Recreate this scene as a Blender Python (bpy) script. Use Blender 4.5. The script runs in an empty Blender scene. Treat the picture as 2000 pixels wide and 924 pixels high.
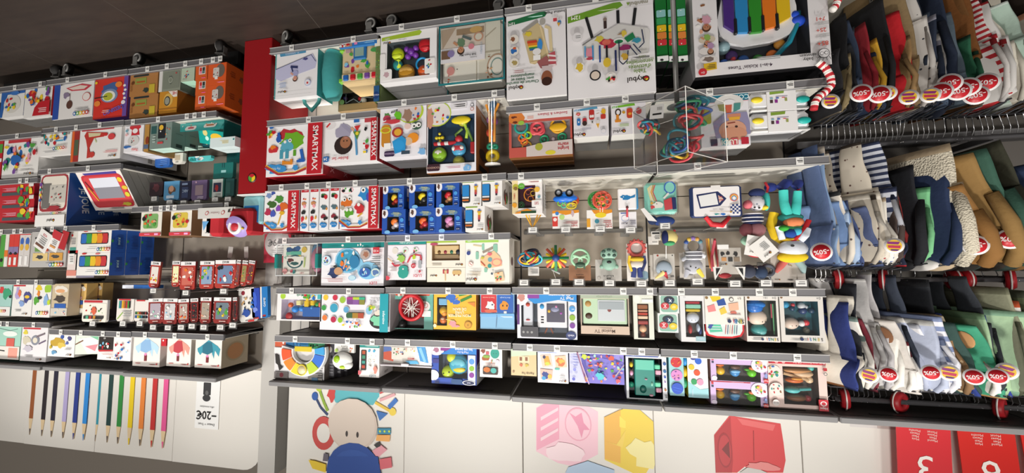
import bpy, math, random
S = bpy.context.scene
COL = S.collection
# ---------------------------------------------------------------- camera, world, lights, exposure
F, CX, CY = 740.0, 1000.0, 462.0
AX = ((-0.97981761, 0.02228078, 0.19864795), (0.19974552, 0.07089027, 0.97728005), (0.00769236, 0.99723525, -0.07391002))
CAM = (0.0, -2.15, 1.225)
cd = bpy.data.cameras.new('camera'); co = bpy.data.objects.new('camera', cd); COL.objects.link(co)
cd.sensor_width = 36; cd.lens = F / 2000 * 36; cd.clip_start = .02
from mathutils import Matrix, Vector
co.matrix_world = Matrix(((AX[0][0], -AX[0][1], -AX[0][2], CAM[0]), (AX[1][0], -AX[1][1], -AX[1][2], CAM[1]), (AX[2][0], -AX[2][1], -AX[2][2], CAM[2]), (0, 0, 0, 1)))
S.camera = co
S.view_settings.view_transform = 'Standard'; S.view_settings.look = 'None'
S.view_settings.gamma = 1; S.view_settings.exposure = -0.62; S.view_settings.use_curve_mapping = False
wd = bpy.data.worlds.new('world'); S.world = wd; wd.use_nodes = True
wd.node_tree.nodes['Background'].inputs[0].default_value = (1.0, .93, .86, 1)
wd.node_tree.nodes['Background'].inputs[1].default_value = 0.5
def area(name, loc, target, sx, sy, power, col=(1, .96, .90), spread=180):
    l = bpy.data.lights.new(name, 'AREA'); l.shape = 'RECTANGLE'; l.size = sx; l.size_y = sy; l.energy = power; l.color = col; l.spread = math.radians(spread)
    o = bpy.data.objects.new(name, l); COL.objects.link(o); o.location = loc
    o.rotation_euler = (Vector(target) - Vector(loc)).to_track_quat('-Z', 'Y').to_euler(); return o
# two rows of ceiling spotlights: one over the aisle close to the shelves, one further out behind the viewer
for i, (x, p) in enumerate(((-2.1, 9), (-.7, 14), (.7, 14), (2.1, 13), (3.5, 12))):
    area('ceiling_spotlight', (x, -1.75, 3.2), (x, -.45, .55), .2, .2, p, spread=76)
for i, (x, p) in enumerate(((-2.4, 26), (0.2, 40), (2.6, 36), (5.0, 26))):
    area('aisle_downlight', (x, -5.2, 2.9), (x, -.3, 2.2), .7, .5, p * .72, spread=84)
# LED profile under the front edge of the canopy boards
for x0, x1, p in ((3.78, 1.95, 1.1), (1.58, -.88, 1.6), (-.95, -2.1, .7)):
    area('canopy_led', ((x0 + x1) / 2, -.60, 1.93), ((x0 + x1) / 2, -.36, 1.4), abs(x1 - x0), .03, p, spread=170)
# LED profiles under the shelf boards that light the hanging toys and the lowest boxes beside the red stand
for x0, x1, y, z, ty, tz, p in ((.34, -.27, -.415, 1.322, -.36, .8, 1.05), (-.29, -.89, -.415, 1.322, -.36, .8, 1.05), (1.58, 1.0, -.36, .478, -.24, .1, 1.7)):
    area('shelf_led', ((x0 + x1) / 2, y, z), ((x0 + x1) / 2, ty, tz), abs(x1 - x0), .012, p, col=(1, .94, .84), spread=165)
# ---------------------------------------------------------------- helpers
def W(px, py, y):
    d = (px - CX, py - CY, F)
    w = [sum(AX[r][k] * d[k] for k in range(3)) for r in range(3)]
    t = (y - CAM[1]) / w[1]
    return CAM[0] + w[0] * t, CAM[2] + w[2] * t
PAL = dict(w='efedea', k='17171a', r='c3202c', o='e8792b', y='f0cf2e', g='4fa23f', t='1f8f8c', b='2566b4', n='1f2c55', p='76489b', i='ee9fb4', c='83c5e6', m='a5dcc6', e='9c9a97', d='4a484a', B='8a5a38', s='d9a587', x='efe3c8', l='a9c94a', u='c9a06a', a='5f9a8a', h='d5d3d0')
MC = {}
def hexc(h):
    h = PAL.get(h, h)
    if len(h) == 3: h = ''.join(c * 2 for c in h)
    v = [int(h[i:i + 2], 16) / 255 for i in (0, 2, 4)]
    return tuple(x / 12.92 if x <= .04045 else ((x + .055) / 1.055) ** 2.4 for x in v)
def mat(c, rough=.45, metal=0, kind=''):
    key = (c, rough, metal, kind)
    if key in MC: return MC[key]
    m = bpy.data.materials.new('paint_' + str(c) + kind); m.use_nodes = True
    b = m.node_tree.nodes['Principled BSDF']; b.inputs['Base Color'].default_value = (*hexc(c), 1)
    b.inputs['Roughness'].default_value = rough; b.inputs['Metallic'].default_value = metal
    nt = m.node_tree
    if kind == 'cloth':
        b.inputs['Roughness'].default_value = .9
        n = nt.nodes.new('ShaderNodeTexNoise'); n.inputs['Scale'].default_value = 60; n.inputs['Detail'].default_value = 6
        tc = nt.nodes.new('ShaderNodeTexCoord'); nt.links.new(tc.outputs['Object'], n.inputs['Vector'])
        bm = nt.nodes.new('ShaderNodeBump'); bm.inputs['Strength'].default_value = .35; bm.inputs['Distance'].default_value = .004
        nt.links.new(n.outputs[0], bm.inputs['Height']); nt.links.new(bm.outputs[0], b.inputs['Normal'])
    if kind == 'fleece':
        b.inputs['Roughness'].default_value = 1
        n = nt.nodes.new('ShaderNodeTexVoronoi'); n.inputs['Scale'].default_value = 160
        tc = nt.nodes.new('ShaderNodeTexCoord'); nt.links.new(tc.outputs['Object'], n.inputs['Vector'])
        bm = nt.nodes.new('ShaderNodeBump'); bm.inputs['Strength'].default_value = .9; bm.inputs['Distance'].default_value = .004
        nt.links.new(n.outputs[0], bm.inputs['Height']); nt.links.new(bm.outputs[0], b.inputs['Normal'])
    if kind[:3] == 'dot':
        b.inputs['Roughness'].default_value = .9
        n = nt.nodes.new('ShaderNodeTexVoronoi'); n.inputs['Scale'].default_value = 38
        tc = nt.nodes.new('ShaderNodeTexCoord'); nt.links.new(tc.outputs['Object'], n.inputs['Vector'])
        cr = nt.nodes.new('ShaderNodeMath'); cr.operation = 'LESS_THAN'; cr.inputs[1].default_value = .17
        nt.links.new(n.outputs['Distance'], cr.inputs[0])
        mx = nt.nodes.new('ShaderNodeMix'); mx.data_type = 'RGBA'; mx.inputs['A'].default_value = (*hexc(c), 1); mx.inputs['B'].default_value = (*hexc(kind[3:]), 1)
        nt.links.new(cr.outputs[0], mx.inputs['Factor']); nt.links.new(mx.outputs['Result'], b.inputs['Base Color'])
    if kind == 'clear':
        for n in list(nt.nodes):
            if n.type == 'BSDF_PRINCIPLED': nt.nodes.remove(n)
        tr = nt.nodes.new('ShaderNodeBsdfTransparent'); tr.inputs[0].default_value = (.97, .97, .97, 1)
        gl = nt.nodes.new('ShaderNodeBsdfGlossy'); gl.inputs['Roughness'].default_value = .12 if rough > .03 else .4
        mx = nt.nodes.new('ShaderNodeMixShader'); mx.inputs[0].default_value = rough
        nt.links.new(tr.outputs[0], mx.inputs[1]); nt.links.new(gl.outputs[0], mx.inputs[2])
        nt.links.new(mx.outputs[0], nt.nodes['Material Output'].inputs[0])
    if kind == 'floor':
        b.inputs['Roughness'].default_value = .5
        tc = nt.nodes.new('ShaderNodeTexCoord')
        mp = nt.nodes.new('ShaderNodeMapping'); mp.inputs['Rotation'].default_value = (0, 0, .72); mp.inputs['Scale'].default_value = (1, 6, 1)
        nt.links.new(tc.outputs['Object'], mp.inputs[0])
        n = nt.nodes.new('ShaderNodeTexNoise'); n.inputs['Scale'].default_value = 5; n.inputs['Detail'].default_value = 8
        nt.links.new(mp.outputs[0], n.inputs['Vector'])
        cr = nt.nodes.new('ShaderNodeValToRGB'); cr.color_ramp.elements[0].position = .3; cr.color_ramp.elements[0].color = (*hexc('332b27'), 1)
        cr.color_ramp.elements[1].position = .75; cr.color_ramp.elements[1].color = (*hexc('40362f'), 1)
        nt.links.new(n.outputs[0], cr.inputs[0]); nt.links.new(cr.outputs[0], b.inputs['Base Color'])
    MC[key] = m; return m
CLEAR = lambda a=.10: mat('w', a, 0, 'clear')
class MB:
    """collects faces with materials, builds ONE mesh object"""
    def __init__(s): s.v = []; s.f = []; s.m = []; s.s = []; s.mats = []
    def mi(s, m):
        if isinstance(m, str): m = mat(m)
        if m not in s.mats: s.mats.append(m)
        return s.mats.index(m)
    def add(s, vs, fs, m, smooth=False):
        o = len(s.v); s.v += vs; k = s.mi(m)
        for f in fs: s.f.append([i + o for i in f]); s.m.append(k); s.s.append(smooth)
        return s
    def box(s, x0, y0, z0, x1, y1, z1, m, c=0):
        if c <= 0:
            vs = [(x, y, z) for x in (x0, x1) for y in (y0, y1) for z in (z0, z1)]
            return s.add(vs, [(0, 1, 3, 2), (4, 6, 7, 5), (0, 4, 5, 1), (2, 3, 7, 6), (0, 2, 6, 4), (1, 5, 7, 3)], m)
        c = min(c, (x1 - x0) * .45, (y1 - y0) * .45, (z1 - z0) * .45)
        import itertools
        vs = []; ix = {}
        for sx, sy, sz in itertools.product((0, 1), repeat=3):
            px = (x0, x1)[sx]; py = (y0, y1)[sy]; pz = (z0, z1)[sz]
            qx = px + (c, -c)[sx]; qy = py + (c, -c)[sy]; qz = pz + (c, -c)[sz]
            for k, p in enumerate(((px, qy, qz), (qx, py, qz), (qx, qy, pz))): ix[sx, sy, sz, k] = len(vs); vs.append(p)
        fs = []
        for k in range(3):
            for d in (0, 1):
                a = []
                for u, v in ((0, 0), (0, 1), (1, 1), (1, 0)):
                    t = [u, v]; t.insert(k, d); a.append(ix[(*t, k)])
                fs.append(a)
        for k, (p, q) in ((0, (1, 2)), (1, (0, 2)), (2, (0, 1))):      # edges running along axis k
            for u in (0, 1):
                for v in (0, 1):
                    a = [];
                    for w, (e1, e2) in ((0, (p, q)), (1, (q, p))):
                        t = [0, 0, 0]; t[k] = w; t[p] = u; t[q] = v
                        a += [ix[(*t, e1)], ix[(*t, e2)]]
                    fs.append(a)
        for t in itertools.product((0, 1), repeat=3): fs.append([ix[(*t, k)] for k in range(3)])
        return s.add(vs, fs, m)
    def prism(s, pts, y0, y1, m, m2=None):
        n = len(pts); vs = [(x, y0, z) for x, z in pts] + [(x, y1, z) for x, z in pts]
        s.add(vs, [list(range(n))], m); s.add(vs, [list(range(2 * n - 1, n - 1, -1))] + [(i, (i + 1) % n, n + (i + 1) % n, n + i) for i in range(n)], m2 or m); return s
    def ell(s, c, r, m, nu=14, nv=8):
        if not hasattr(r, '__len__'): r = (r, r, r)
        vs = []; fs = []
        for j in range(nv + 1):
            t = math.pi * j / nv
            for i in range(nu):
                p = 2 * math.pi * i / nu
                vs.append((c[0] + r[0] * math.sin(t) * math.cos(p), c[1] + r[1] * math.sin(t) * math.sin(p), c[2] + r[2] * math.cos(t)))
        for j in range(nv):
            for i in range(nu): fs.append((j * nu + i, j * nu + (i + 1) % nu, (j + 1) * nu + (i + 1) % nu, (j + 1) * nu + i))
        return s.add(vs, fs, m, True)
    def tube(s, pts, r, m, n=8, closed=False, cap=True):
        P = [Vector(p) for p in pts]; N = len(P); vs = []; fs = []; rr = r if hasattr(r, '__len__') else [r] * N
        up = None
        for i, p in enumerate(P):
            if closed: d = P[(i + 1) % N] - P[i - 1]
            else: d = P[min(i + 1, N - 1)] - P[max(i - 1, 0)]
            if d.length < 1e-9: d = Vector((0, 0, 1))
            d.normalize()
            if up is None: up = d.orthogonal().normalized()
            u = (up - d * up.dot(d))
            if u.length < 1e-6: u = d.orthogonal()
            u.normalize(); up = u; w = d.cross(u)
            for k in range(n):
                a = 2 * math.pi * k / n; q = p + (u * math.cos(a) + w * math.sin(a)) * rr[i]; vs.append(tuple(q))
        for i in range(N if closed else N - 1):
            j = (i + 1) % N
            for k in range(n): fs.append((i * n + k, i * n + (k + 1) % n, j * n + (k + 1) % n, j * n + k))
        if not closed and cap: fs.append(list(range(n))); fs.append(list(range((N - 1) * n, N * n)))
        return s.add(vs, fs, m, True)
    def ring(s, c, R, r, m, axis='y', n=22, k=7, sx=1, sz=1):
        pts = []
        for i in range(n):
            a = 2 * math.pi * i / n; u, v = R * math.cos(a) * sx, R * math.sin(a) * sz
            pts.append({'y': (c[0] + u, c[1], c[2] + v), 'x': (c[0], c[1] + u, c[2] + v), 'z': (c[0] + u, c[1] + v, c[2])}[axis])
        return s.tube(pts, r, m, k, True)
    def cyl(s, p0, p1, r, m, n=16): return s.tube([p0, p1], r, m, n)
    def build(s, name, parent=None, loc=None, rot=None, **props):
        me = bpy.data.meshes.new(name); me.from_pydata(s.v, [], s.f)
        for m in s.mats: me.materials.append(m)
        me.polygons.foreach_set('material_index', s.m); me.polygons.foreach_set('use_smooth', s.s); me.update()
        o = bpy.data.objects.new(name, me); COL.objects.link(o)
        if parent is not None: o.parent = parent
        if loc: o.location = loc
        if rot: o.rotation_euler = rot
        for k, v in props.items(): o[k] = v
        return o
def thing(name, label, cat, loc=(0, 0, 0), rot=(0, 0, 0), group=None):
    o = bpy.data.objects.new(name, None); COL.objects.link(o); o.location = loc; o.rotation_euler = rot; o.empty_display_size = .02
    o['label'] = label; o['category'] = cat
    if group: o['group'] = group
    return o
def tag(o, label, cat, group=None):
    o['label'] = label; o['category'] = cat
    if group: o['group'] = group
    return o
TXT = {}
def textmesh(t, bold):
    if (t, bold) in TXT: return TXT[t, bold]
    cu = bpy.data.curves.new('t', 'FONT'); cu.body = t; cu.align_x = 'CENTER'; cu.align_y = 'CENTER'; cu.resolution_u = 2; cu.offset = .018 if bold else 0
    cu.space_line = .85
    ob = bpy.data.objects.new('t', cu); COL.objects.link(ob); bpy.context.view_layer.update()
    me = ob.evaluated_get(bpy.context.evaluated_depsgraph_get()).to_mesh()
    r = ([(v.co.x, v.co.y) for v in me.vertices], [list(p.vertices) for p in me.polygons])
    bpy.data.objects.remove(ob); bpy.data.curves.remove(cu); TXT[t, bold] = r; return r
def art(mb, spec, fn, w, h, k0=1, step=.00035):
    """prints flat shapes on a face; a runs 0..1 over the width, b 0..1 up the height; fn(u, v, depth) -> local point"""
    k = [k0]
    def P(pts, c):
        k[0] += 1; d = k[0] * step; pts = [(min(max(a, 0), 1), min(max(b, 0), 1)) for a, b in pts]
        mb.add([fn(a * w, b * h, d) for a, b in pts], [list(range(len(pts)))], c)
    def EL(a, b, ra, rb, c, n=18):
        P([(a + ra * math.cos(i * 2 * math.pi / n), b + rb * math.sin(i * 2 * math.pi / n)) for i in range(n)], c)
    def BL(a, b, ra, rb, c, seed, n=15):
        R = random.Random(seed); q = [R.uniform(.62, 1.12) for _ in range(n)]
        P([(a + ra * q[i] * math.cos(i * 2 * math.pi / n), b + rb * q[i] * math.sin(i * 2 * math.pi / n)) for i in range(n)], c)
    def ST(wd, c, pts):
        for i in range(len(pts) - 1):
            (a0, b0), (a1, b1) = pts[i], pts[i + 1]; dx, dy = (a1 - a0) * w, (b1 - b0) * h; L = math.hypot(dx, dy) or 1; nx, ny = -dy / L * wd * w / 2, dx / L * wd * w / 2
            P([((a0 * w + nx) / w, (b0 * h + ny) / h), ((a1 * w + nx) / w, (b1 * h + ny) / h), ((a1 * w - nx) / w, (b1 * h - ny) / h), ((a0 * w - nx) / w, (b0 * h - ny) / h)], c)
    def TX(t, a, b, hh, c, rot=0, bold=False):
        vs, fs = textmesh(t.replace('_', ' ').replace('|', '\n'), bold); s = hh * h * 1.6; k[0] += 1; d = k[0] * step; ca, sa = math.cos(math.radians(rot)), math.sin(math.radians(rot))
        mb.add([fn(a * w - (x * ca - y * sa) * s, b * h + (x * sa + y * ca) * s, d) for x, y in vs], fs, c)
    for it in spec.split(';'):
        q = it.split()
        if not q: continue
        o = q[0]; z = q[1:]
        if o == 'r': a0, b0, a1, b1 = map(float, z[:4]); P([(a0, b0), (a1, b0), (a1, b1), (a0, b1)], z[4])
        elif o == 'R':
            a0, b0, a1, b1 = map(float, z[:4]); q_ = float(z[5]) if len(z) > 5 else .03; qb = q_ * w / h
            P([(a0 + q_, b0), (a1 - q_, b0), (a1 - q_ * .3, b0 + qb * .3), (a1, b0 + qb), (a1, b1 - qb), (a1 - q_ * .3, b1 - qb * .3), (a1 - q_, b1), (a0 + q_, b1), (a0 + q_ * .3, b1 - qb * .3), (a0, b1 - qb), (a0, b0 + qb), (a0 + q_ * .3, b0 + qb * .3)], z[4])
        elif o == 'e': a, b, ra, rb = map(float, z[:4]); EL(a, b, ra, rb or ra * w / h, z[4])
        elif o == 'B': a, b, ra, rb = map(float, z[:4]); BL(a, b, ra, rb or ra * w / h, z[4], int(z[5]) if len(z) > 5 else 1)
        elif o == 'o':
            a, b, ra, rb, th = map(float, z[:5]); rb = rb or ra * w / h; EL(a, b, ra, rb, z[5], 22); EL(a, b, ra * (1 - th), rb * (1 - th), z[6], 22)
        elif o == 'v': n = [float(x) for x in z[1:]]; P(list(zip(n[::2], n[1::2])), z[0])
        elif o == 's': n = [float(x) for x in z[2:]]; ST(float(z[0]), z[1], list(zip(n[::2], n[1::2])))
        elif o in 'tT': TX(z[0], float(z[1]), float(z[2]), float(z[3]), z[4], float(z[5]) if len(z) > 5 else 0, o == 'T')
        elif o == 'l':
            a0, b0, a1, b1 = map(float, z[:4]); n = int(z[4]); R = random.Random(int(a0 * 999) + n)
            for i in range(n):
                bb = b0 + (b1 - b0) * (i + .2) / n; P([(a1 - (a1 - a0) * R.uniform(.6, 1), bb), (a1, bb), (a1, bb + (b1 - b0) / n * .45), (a1 - (a1 - a0) * .62, bb + (b1 - b0) / n * .45)], z[5])
        elif o == 'x':
            a0, b0, a1, b1 = map(float, z[:4]); n = int(z[4]); sz = float(z[5]); R = random.Random(int(z[6])); cs = z[7]
            for i in range(n):
                BL(R.uniform(a0, a1), R.uniform(b0, b1), sz * R.uniform(.5, 1.2), sz * w / h * R.uniform(.5, 1.2), cs[i % len(cs)], R.randint(0, 99), 9)
        elif o == 'f':
            a, b, r = map(float, z[:3]); rb = r * w / h; sk, ha, sh = z[3:6]
            BL(a, b - rb * 2.1, r * 1.5, rb * 1.5, sh, 3); ST(r * .7, sk, [(a - r, b - rb * 1.6), (a - r * 2.2, b - rb * 2.6)]); EL(a, b + rb * .25, r * 1.12, rb * 1.1, ha); EL(a, b - rb * .1, r * .9, rb * .95, sk)
            for q_ in (-.35, .35): EL(a + q_ * r, b - rb * .05, r * .1, rb * .12, 'k')
            EL(a, b - rb * .5, r * .25, rb * .08, 'r')
        elif o == 'L':
            a, b, hh = map(float, z[:3]); hh *= 1.3; c = z[3] if len(z) > 3 else '2b211c'; g = hh * h / w
            EL(a + g * 1.5, b, g * .62, hh * .62, '3a2418'); EL(a + g * 1.5, b, g * .4, hh * .4, 'r'); P([(a + g * 1.5, b), (a + g * 1.9, b), (a + g * 1.7, b + hh * .35), (a + g * 1.4, b + hh * .38)], 'y'); P([(a + g * 1.5, b), (a + g * 1.4, b + hh * .38), (a + g * 1.12, b)], 'g')
            TX('xybul', a - g * .55, b, hh * .95, c, 0, True)
        elif o == 'q':
            a, b, r = map(float, z[:3])
            for i, c in enumerate('bgyor'): EL(a + i * r * 2, b, r, r * w / h, c); EL(a + i * r * 2, b, r * .55, r * .55 * w / h, 'w')
def WR(rect, y, z0=None, z1=None):
    x0, y0, x1, y1 = rect; my = (y0 + y1) / 2; mx = (x0 + x1) / 2
    Xl = W(x0, my, y)[0]; Xr = W(x1, my, y)[0]; Zb = W(mx, y0, y)[1] if z0 is None else z0; Zt = W(mx, y1, y)[1] if z1 is None else z1
    return Xl, Xr, Zb, Zt
def toys(mb_parent, spec, w, h, dy):
    """spec: 'partname kind a b size colour ...; ...' - solid toy parts inside a box window; '+' keeps adding to the same part"""
    cur = None; npl = 0
    def flush():
        if cur and cur[1].v: cur[1].build(cur[0], mb_parent)
    for it in spec.split(';'):
        q = it.split()
        if not q: continue
        if q[0] != '+': flush(); cur = (q[0], MB())
        m = cur[1]; kd = q[1]; c = q[2]; n = [float(x) for x in q[3:]]
        X = lambda a: w / 2 - a * w
        if kd == 'ball': m.ell((X(n[0]), dy, n[1] * h), (n[2] * w, min(n[2] * w, dy * .9, .03), n[2] * w), mat(c, .3))
        elif kd == 'ell': m.ell((X(n[0]), dy, n[1] * h), (n[2] * w, min(.024, dy * .9), n[3] * h), mat(c, .4))
        elif kd == 'front': m.ell((X(n[0]), dy * .45, n[1] * h), (n[2] * w, dy * .35, n[3] * h), mat(c, .4))
        elif kd == 'ring': m.ring((X(n[0]), dy * .8, n[1] * h), n[2] * w, n[3] * w, mat(c, .35))
        elif kd == 'box': m.box(X(n[2]), dy * .35, n[1] * h, X(n[0]), dy * 1.5, n[3] * h, mat(c, .4), .003)
        elif kd == 'plate':
            npl += 1; m.box(X(n[2]), dy * .24 - npl * .001, n[1] * h, X(n[0]), dy * .33, n[3] * h, mat(c, .4), .003)
        elif kd == 'rod': m.tube([(X(n[i]), dy * .7, n[i + 1] * h) for i in range(1, len(n) - 1, 2)], n[0] * w, mat(c, .35), 7)
    flush()
def carton(name, label, cat, rect, y, dep, z0, base, spec='', side=None, sspec='', tspec='', win=None, wtoys='', film=True, lean=0, yaw=0, group=None, h=None, z1=None, wd=.045, top=None, yw=None):
    Xl, Xr, Zb, Zt = WR(rect, y if yw is None else yw, z0, z1); w = Xl - Xr - .001; h = h or (Zt - Zb - .001); side = side or base
    m = MB(); M = mat(base); MS = mat(side)
    hw = w / 2
    m.add([(-hw, dep, 0), (hw, dep, 0), (hw, dep, h), (-hw, dep, h), (-hw, 0, 0), (hw, 0, 0), (hw, 0, h), (-hw, 0, h)], [(0, 3, 2, 1), (0, 1, 5, 4)], MS)
    m.add([(-hw, dep, h), (hw, dep, h), (hw, 0, h), (-hw, 0, h)], [(0, 1, 2, 3)], mat(top) if top else M if base in ('w', 'x', 'h') or side == 'w' else MS)
    m.add([(-hw, 0, 0), (-hw, dep, 0), (-hw, dep, h), (-hw, 0, h)], [(0, 1, 2, 3)], MS)
    m.add([(hw, 0, 0), (hw, dep, 0), (hw, dep, h), (hw, 0, h)], [(0, 3, 2, 1)], MS)
    X = lambda a: hw - a * w
    if win:
        a0, b0, a1, b1, ic = win; d = min(wd, dep * .85)
        for u0, v0, u1, v1 in ((0, 0, 1, b0), (0, b1, 1, 1), (0, b0, a0, b1), (a1, b0, 1, b1)):
            if u1 - u0 > 1e-4 and v1 - v0 > 1e-4: m.add([(X(u0), 0, v0 * h), (X(u1), 0, v0 * h), (X(u1), 0, v1 * h), (X(u0), 0, v1 * h)], [(0, 1, 2, 3)], M)
        c = [(X(a0), b0 * h), (X(a1), b0 * h), (X(a1), b1 * h), (X(a0), b1 * h)]
        m.add([(x, 0, z) for x, z in c] + [(x, d, z) for x, z in c], [(4, 5, 6, 7), (0, 1, 5, 4), (1, 2, 6, 5), (2, 3, 7, 6), (3, 0, 4, 7)], mat(ic))
    else: m.add([(-hw, 0, 0), (hw, 0, 0), (hw, 0, h), (-hw, 0, h)], [(0, 1, 2, 3)], M)
    art(m, spec, lambda u, v, d: (hw - u, -d, v), w, h)
    if sspec: art(m, sspec, (lambda u, v, d: (-hw - d, u, v)) if (Xl + Xr) > 0 else (lambda u, v, d: (hw + d, dep - u, v)), dep, h)
    # closing flap seam and tape on the top, then any print
    art(m, 'r .02 .47 .98 .485 %s;' % ('888' if base != 'k' else '333') + tspec, lambda u, v, d: (hw - u, v, h + d), w, dep)
    loc = ((Xl + Xr) / 2, y, Zb); rot = (-math.radians(lean), 0, math.radians(yaw))
    if win:
        t = thing(name, label, cat, loc, rot, group); m.build('box', t)
        if wtoys: toys(t, wtoys, w, h, d * .5)
        if film: MB().box(X(a1), .0006, b0 * h, X(a0), .0012, b1 * h, CLEAR(.012)).build('window_film', t)
        return t
    return tag(m.build(name, None, loc, rot), label, cat, group)
def dup(o, dx, dy, dz, label):
    c = o.copy(); COL.objects.link(c); c.location = (o.location[0] + dx, o.location[1] + dy, o.location[2] + dz); c['label'] = label
    for ch in list(o.children):
        k = ch.copy(); COL.objects.link(k); k.parent = c
        for g in list(ch.children): q = g.copy(); COL.objects.link(q); q.parent = k
    return c
# ---------------------------------------------------------------- the setting
def struct(mb, name): o = mb.build(name); o['kind'] = 'structure'; return o
YB = -.2                                                               # face of the back panels
m = MB(); m.add([(-6, -7, 0), (8, -7, 0), (8, .3, 0), (-6, .3, 0)], [(0, 1, 2, 3)], mat('6e655f', .5, 0, 'floor'))
# tile joints
for k in range(-8, 12):
    x = k * .9
    m.add([(x, -7, .0006), (x + .004, -7, .0006), (x + 1.504, .3, .0006), (x + 1.5, .3, .0006)], [(0, 1, 2, 3)], mat('554c46', .6))
struct(m, 'floor')
m = MB(); m.box(-6, .0, 0, 8, .1, 3.3, mat('7d756c', .8)); struct(m, 'wall_back')
m = MB(); m.box(-6, -7, 3.3, 8, .1, 3.36, mat('55504b', .9)); struct(m, 'ceiling')
BX = [3.80, 3.17, 2.54, 1.91, 1.60, .98, .35, -.28, -.90, -1.53, -2.16]     # bay joints from right to left
# gap between the two runs of shelving: light end panel, grey channel, white column
m = MB(); m.box(1.80, -.2, .06, 1.915, -.02, 2.42, mat('c9c6c1', .5)); m.box(1.72, -.12, .06, 1.80, -.02, 2.42, mat('8b8883', .5)); m.box(1.603, -.2, .06, 1.72, -.02, 1.88, mat('d8d5cf', .5)); m.box(1.655, -.2005, .06, 1.66, -.19, 1.88, mat('777', .5))
struct(m, 'trim_1')
for i in range(10):
    if i == 3: continue
    xr, xl = BX[i], BX[i + 1]
    if i == 8 or i == 9: pc = '6f6a65'
    else: pc = 'b0a598'
    t = thing('back_panel', 'taupe back panel of the shelving bay holding ' + ('wall toys and paint sets at the far right end' if i == 0 else 'the magnetic boards and paint markers', 'the audio players and sticker packs', '', 'the magnetic construction sets', 'the blue figurine boxes', 'the hanging rattles', 'the hanging rag doll', 'the first hanging baby clothes', 'the brown padded coats', 'the outermost clothes')[i] if i else 'taupe back panel of the shelving bay with the red stacked boxes', 'panel')
    m = MB(); zz = [.10, .52, .90, 1.24, 1.55, 1.838]
    for a, b in zip(zz, zz[1:]): m.box(xl + .004, YB, a + .002, xr - .004, YB + .02, b - .002, mat('e2ddd2' if (i in (4,) and a < .2) else pc, .55), .0015)
    m.build('panel_sheet', t)
    m = MB()
    for x in (xl, xr): m.box(x - .004 + (.004 if x == xl else -.004), YB + .004, .08, x + .004 + (.004 if x == xl else -.004), YB + .03, 1.838, mat('2a2828'))
    m.build('upright', t)
# plinth skirts
for (xa, xb, nm) in ((1.93, 3.8, 'right'), (-2.16, 1.59, 'left')):
    m = MB(); m.box(xa, -.43, 0.0, xb, -.41, .078, mat('111112', .8)); tag(m.build('plinth'), 'black recessed plinth under the %s run of shelving' % nm, 'plinth')
# ---------------------------------------------------------------- shelves
def shelf(label, xl, xr, yf, zb, tags=(), edge='8c8a8b', topc='dedad0', under='3f3c3c', glow=False):
    t = thing('shelf', label, 'shelf', ((xl + xr) / 2, YB, zb)); w = (xr - xl) / 2 - .003; L = yf - YB
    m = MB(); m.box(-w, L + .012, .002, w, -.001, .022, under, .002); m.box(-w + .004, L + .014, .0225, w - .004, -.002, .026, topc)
    for k in range(3): m.box(-w + .1 + k * .2, L * .62, .0, -w + .19 + k * .2, L * .55, .0019, '161516')
    m.build('board', t)
    if glow: MB().box(-w + .02, glow, -.0012, w - .02, glow + .014, .0018, mat('f1ead8', .4)).build('led_profile', t)
    m = MB(); m.box(-w, L - .002, 0, w, L + .011, .032, mat(edge, .35), .002); m.box(-w, L - .004, .029, w, L - .0025, .0325, mat('c9c8c6', .2)); m.box(-w, L - .004, 0, w, L - .0025, .003, mat('bdbbb9', .2))
    r = m.build('price_rail', t)
    for px in tags:
        x = W(px, 0, yf)[0] if False else px
        m = MB(); m.box(-.013, -.0012, -.002, .013, 0, .027, mat('f0efec', .4)); m.box(-.010, -.0016, .016, .006, -.001, .0185, '444'); m.box(-.010, -.0016, .010, .009, -.001, .0135, '333'); m.box(-.010, -.0016, .004, .002, -.001, .0055, '777')
        m.build('price_tag', r, (x - (xl + xr) / 2, L - .0045, .002))
    bz = -.0008
    for s in (-1, 1):
        m = MB(); m.add([(s * w, 0, bz), (s * w, 0, .02), (s * w, L * .8, .004), (s * w, L * .8, -.0015), (s * (w - .004), 0, bz), (s * (w - .004), 0, .02), (s * (w - .004), L * .8, .004), (s * (w - .004), L * .8, -.0015)], [(0, 1, 2, 3), (4, 5, 6, 7), (0, 3, 7, 4), (0, 1, 5, 4), (3, 2, 6, 7)], '55524f')
        m.build('bracket', t)
    return t
def tx(px, py, y): return W(px, py, y)[0]
SH = {}
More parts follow.
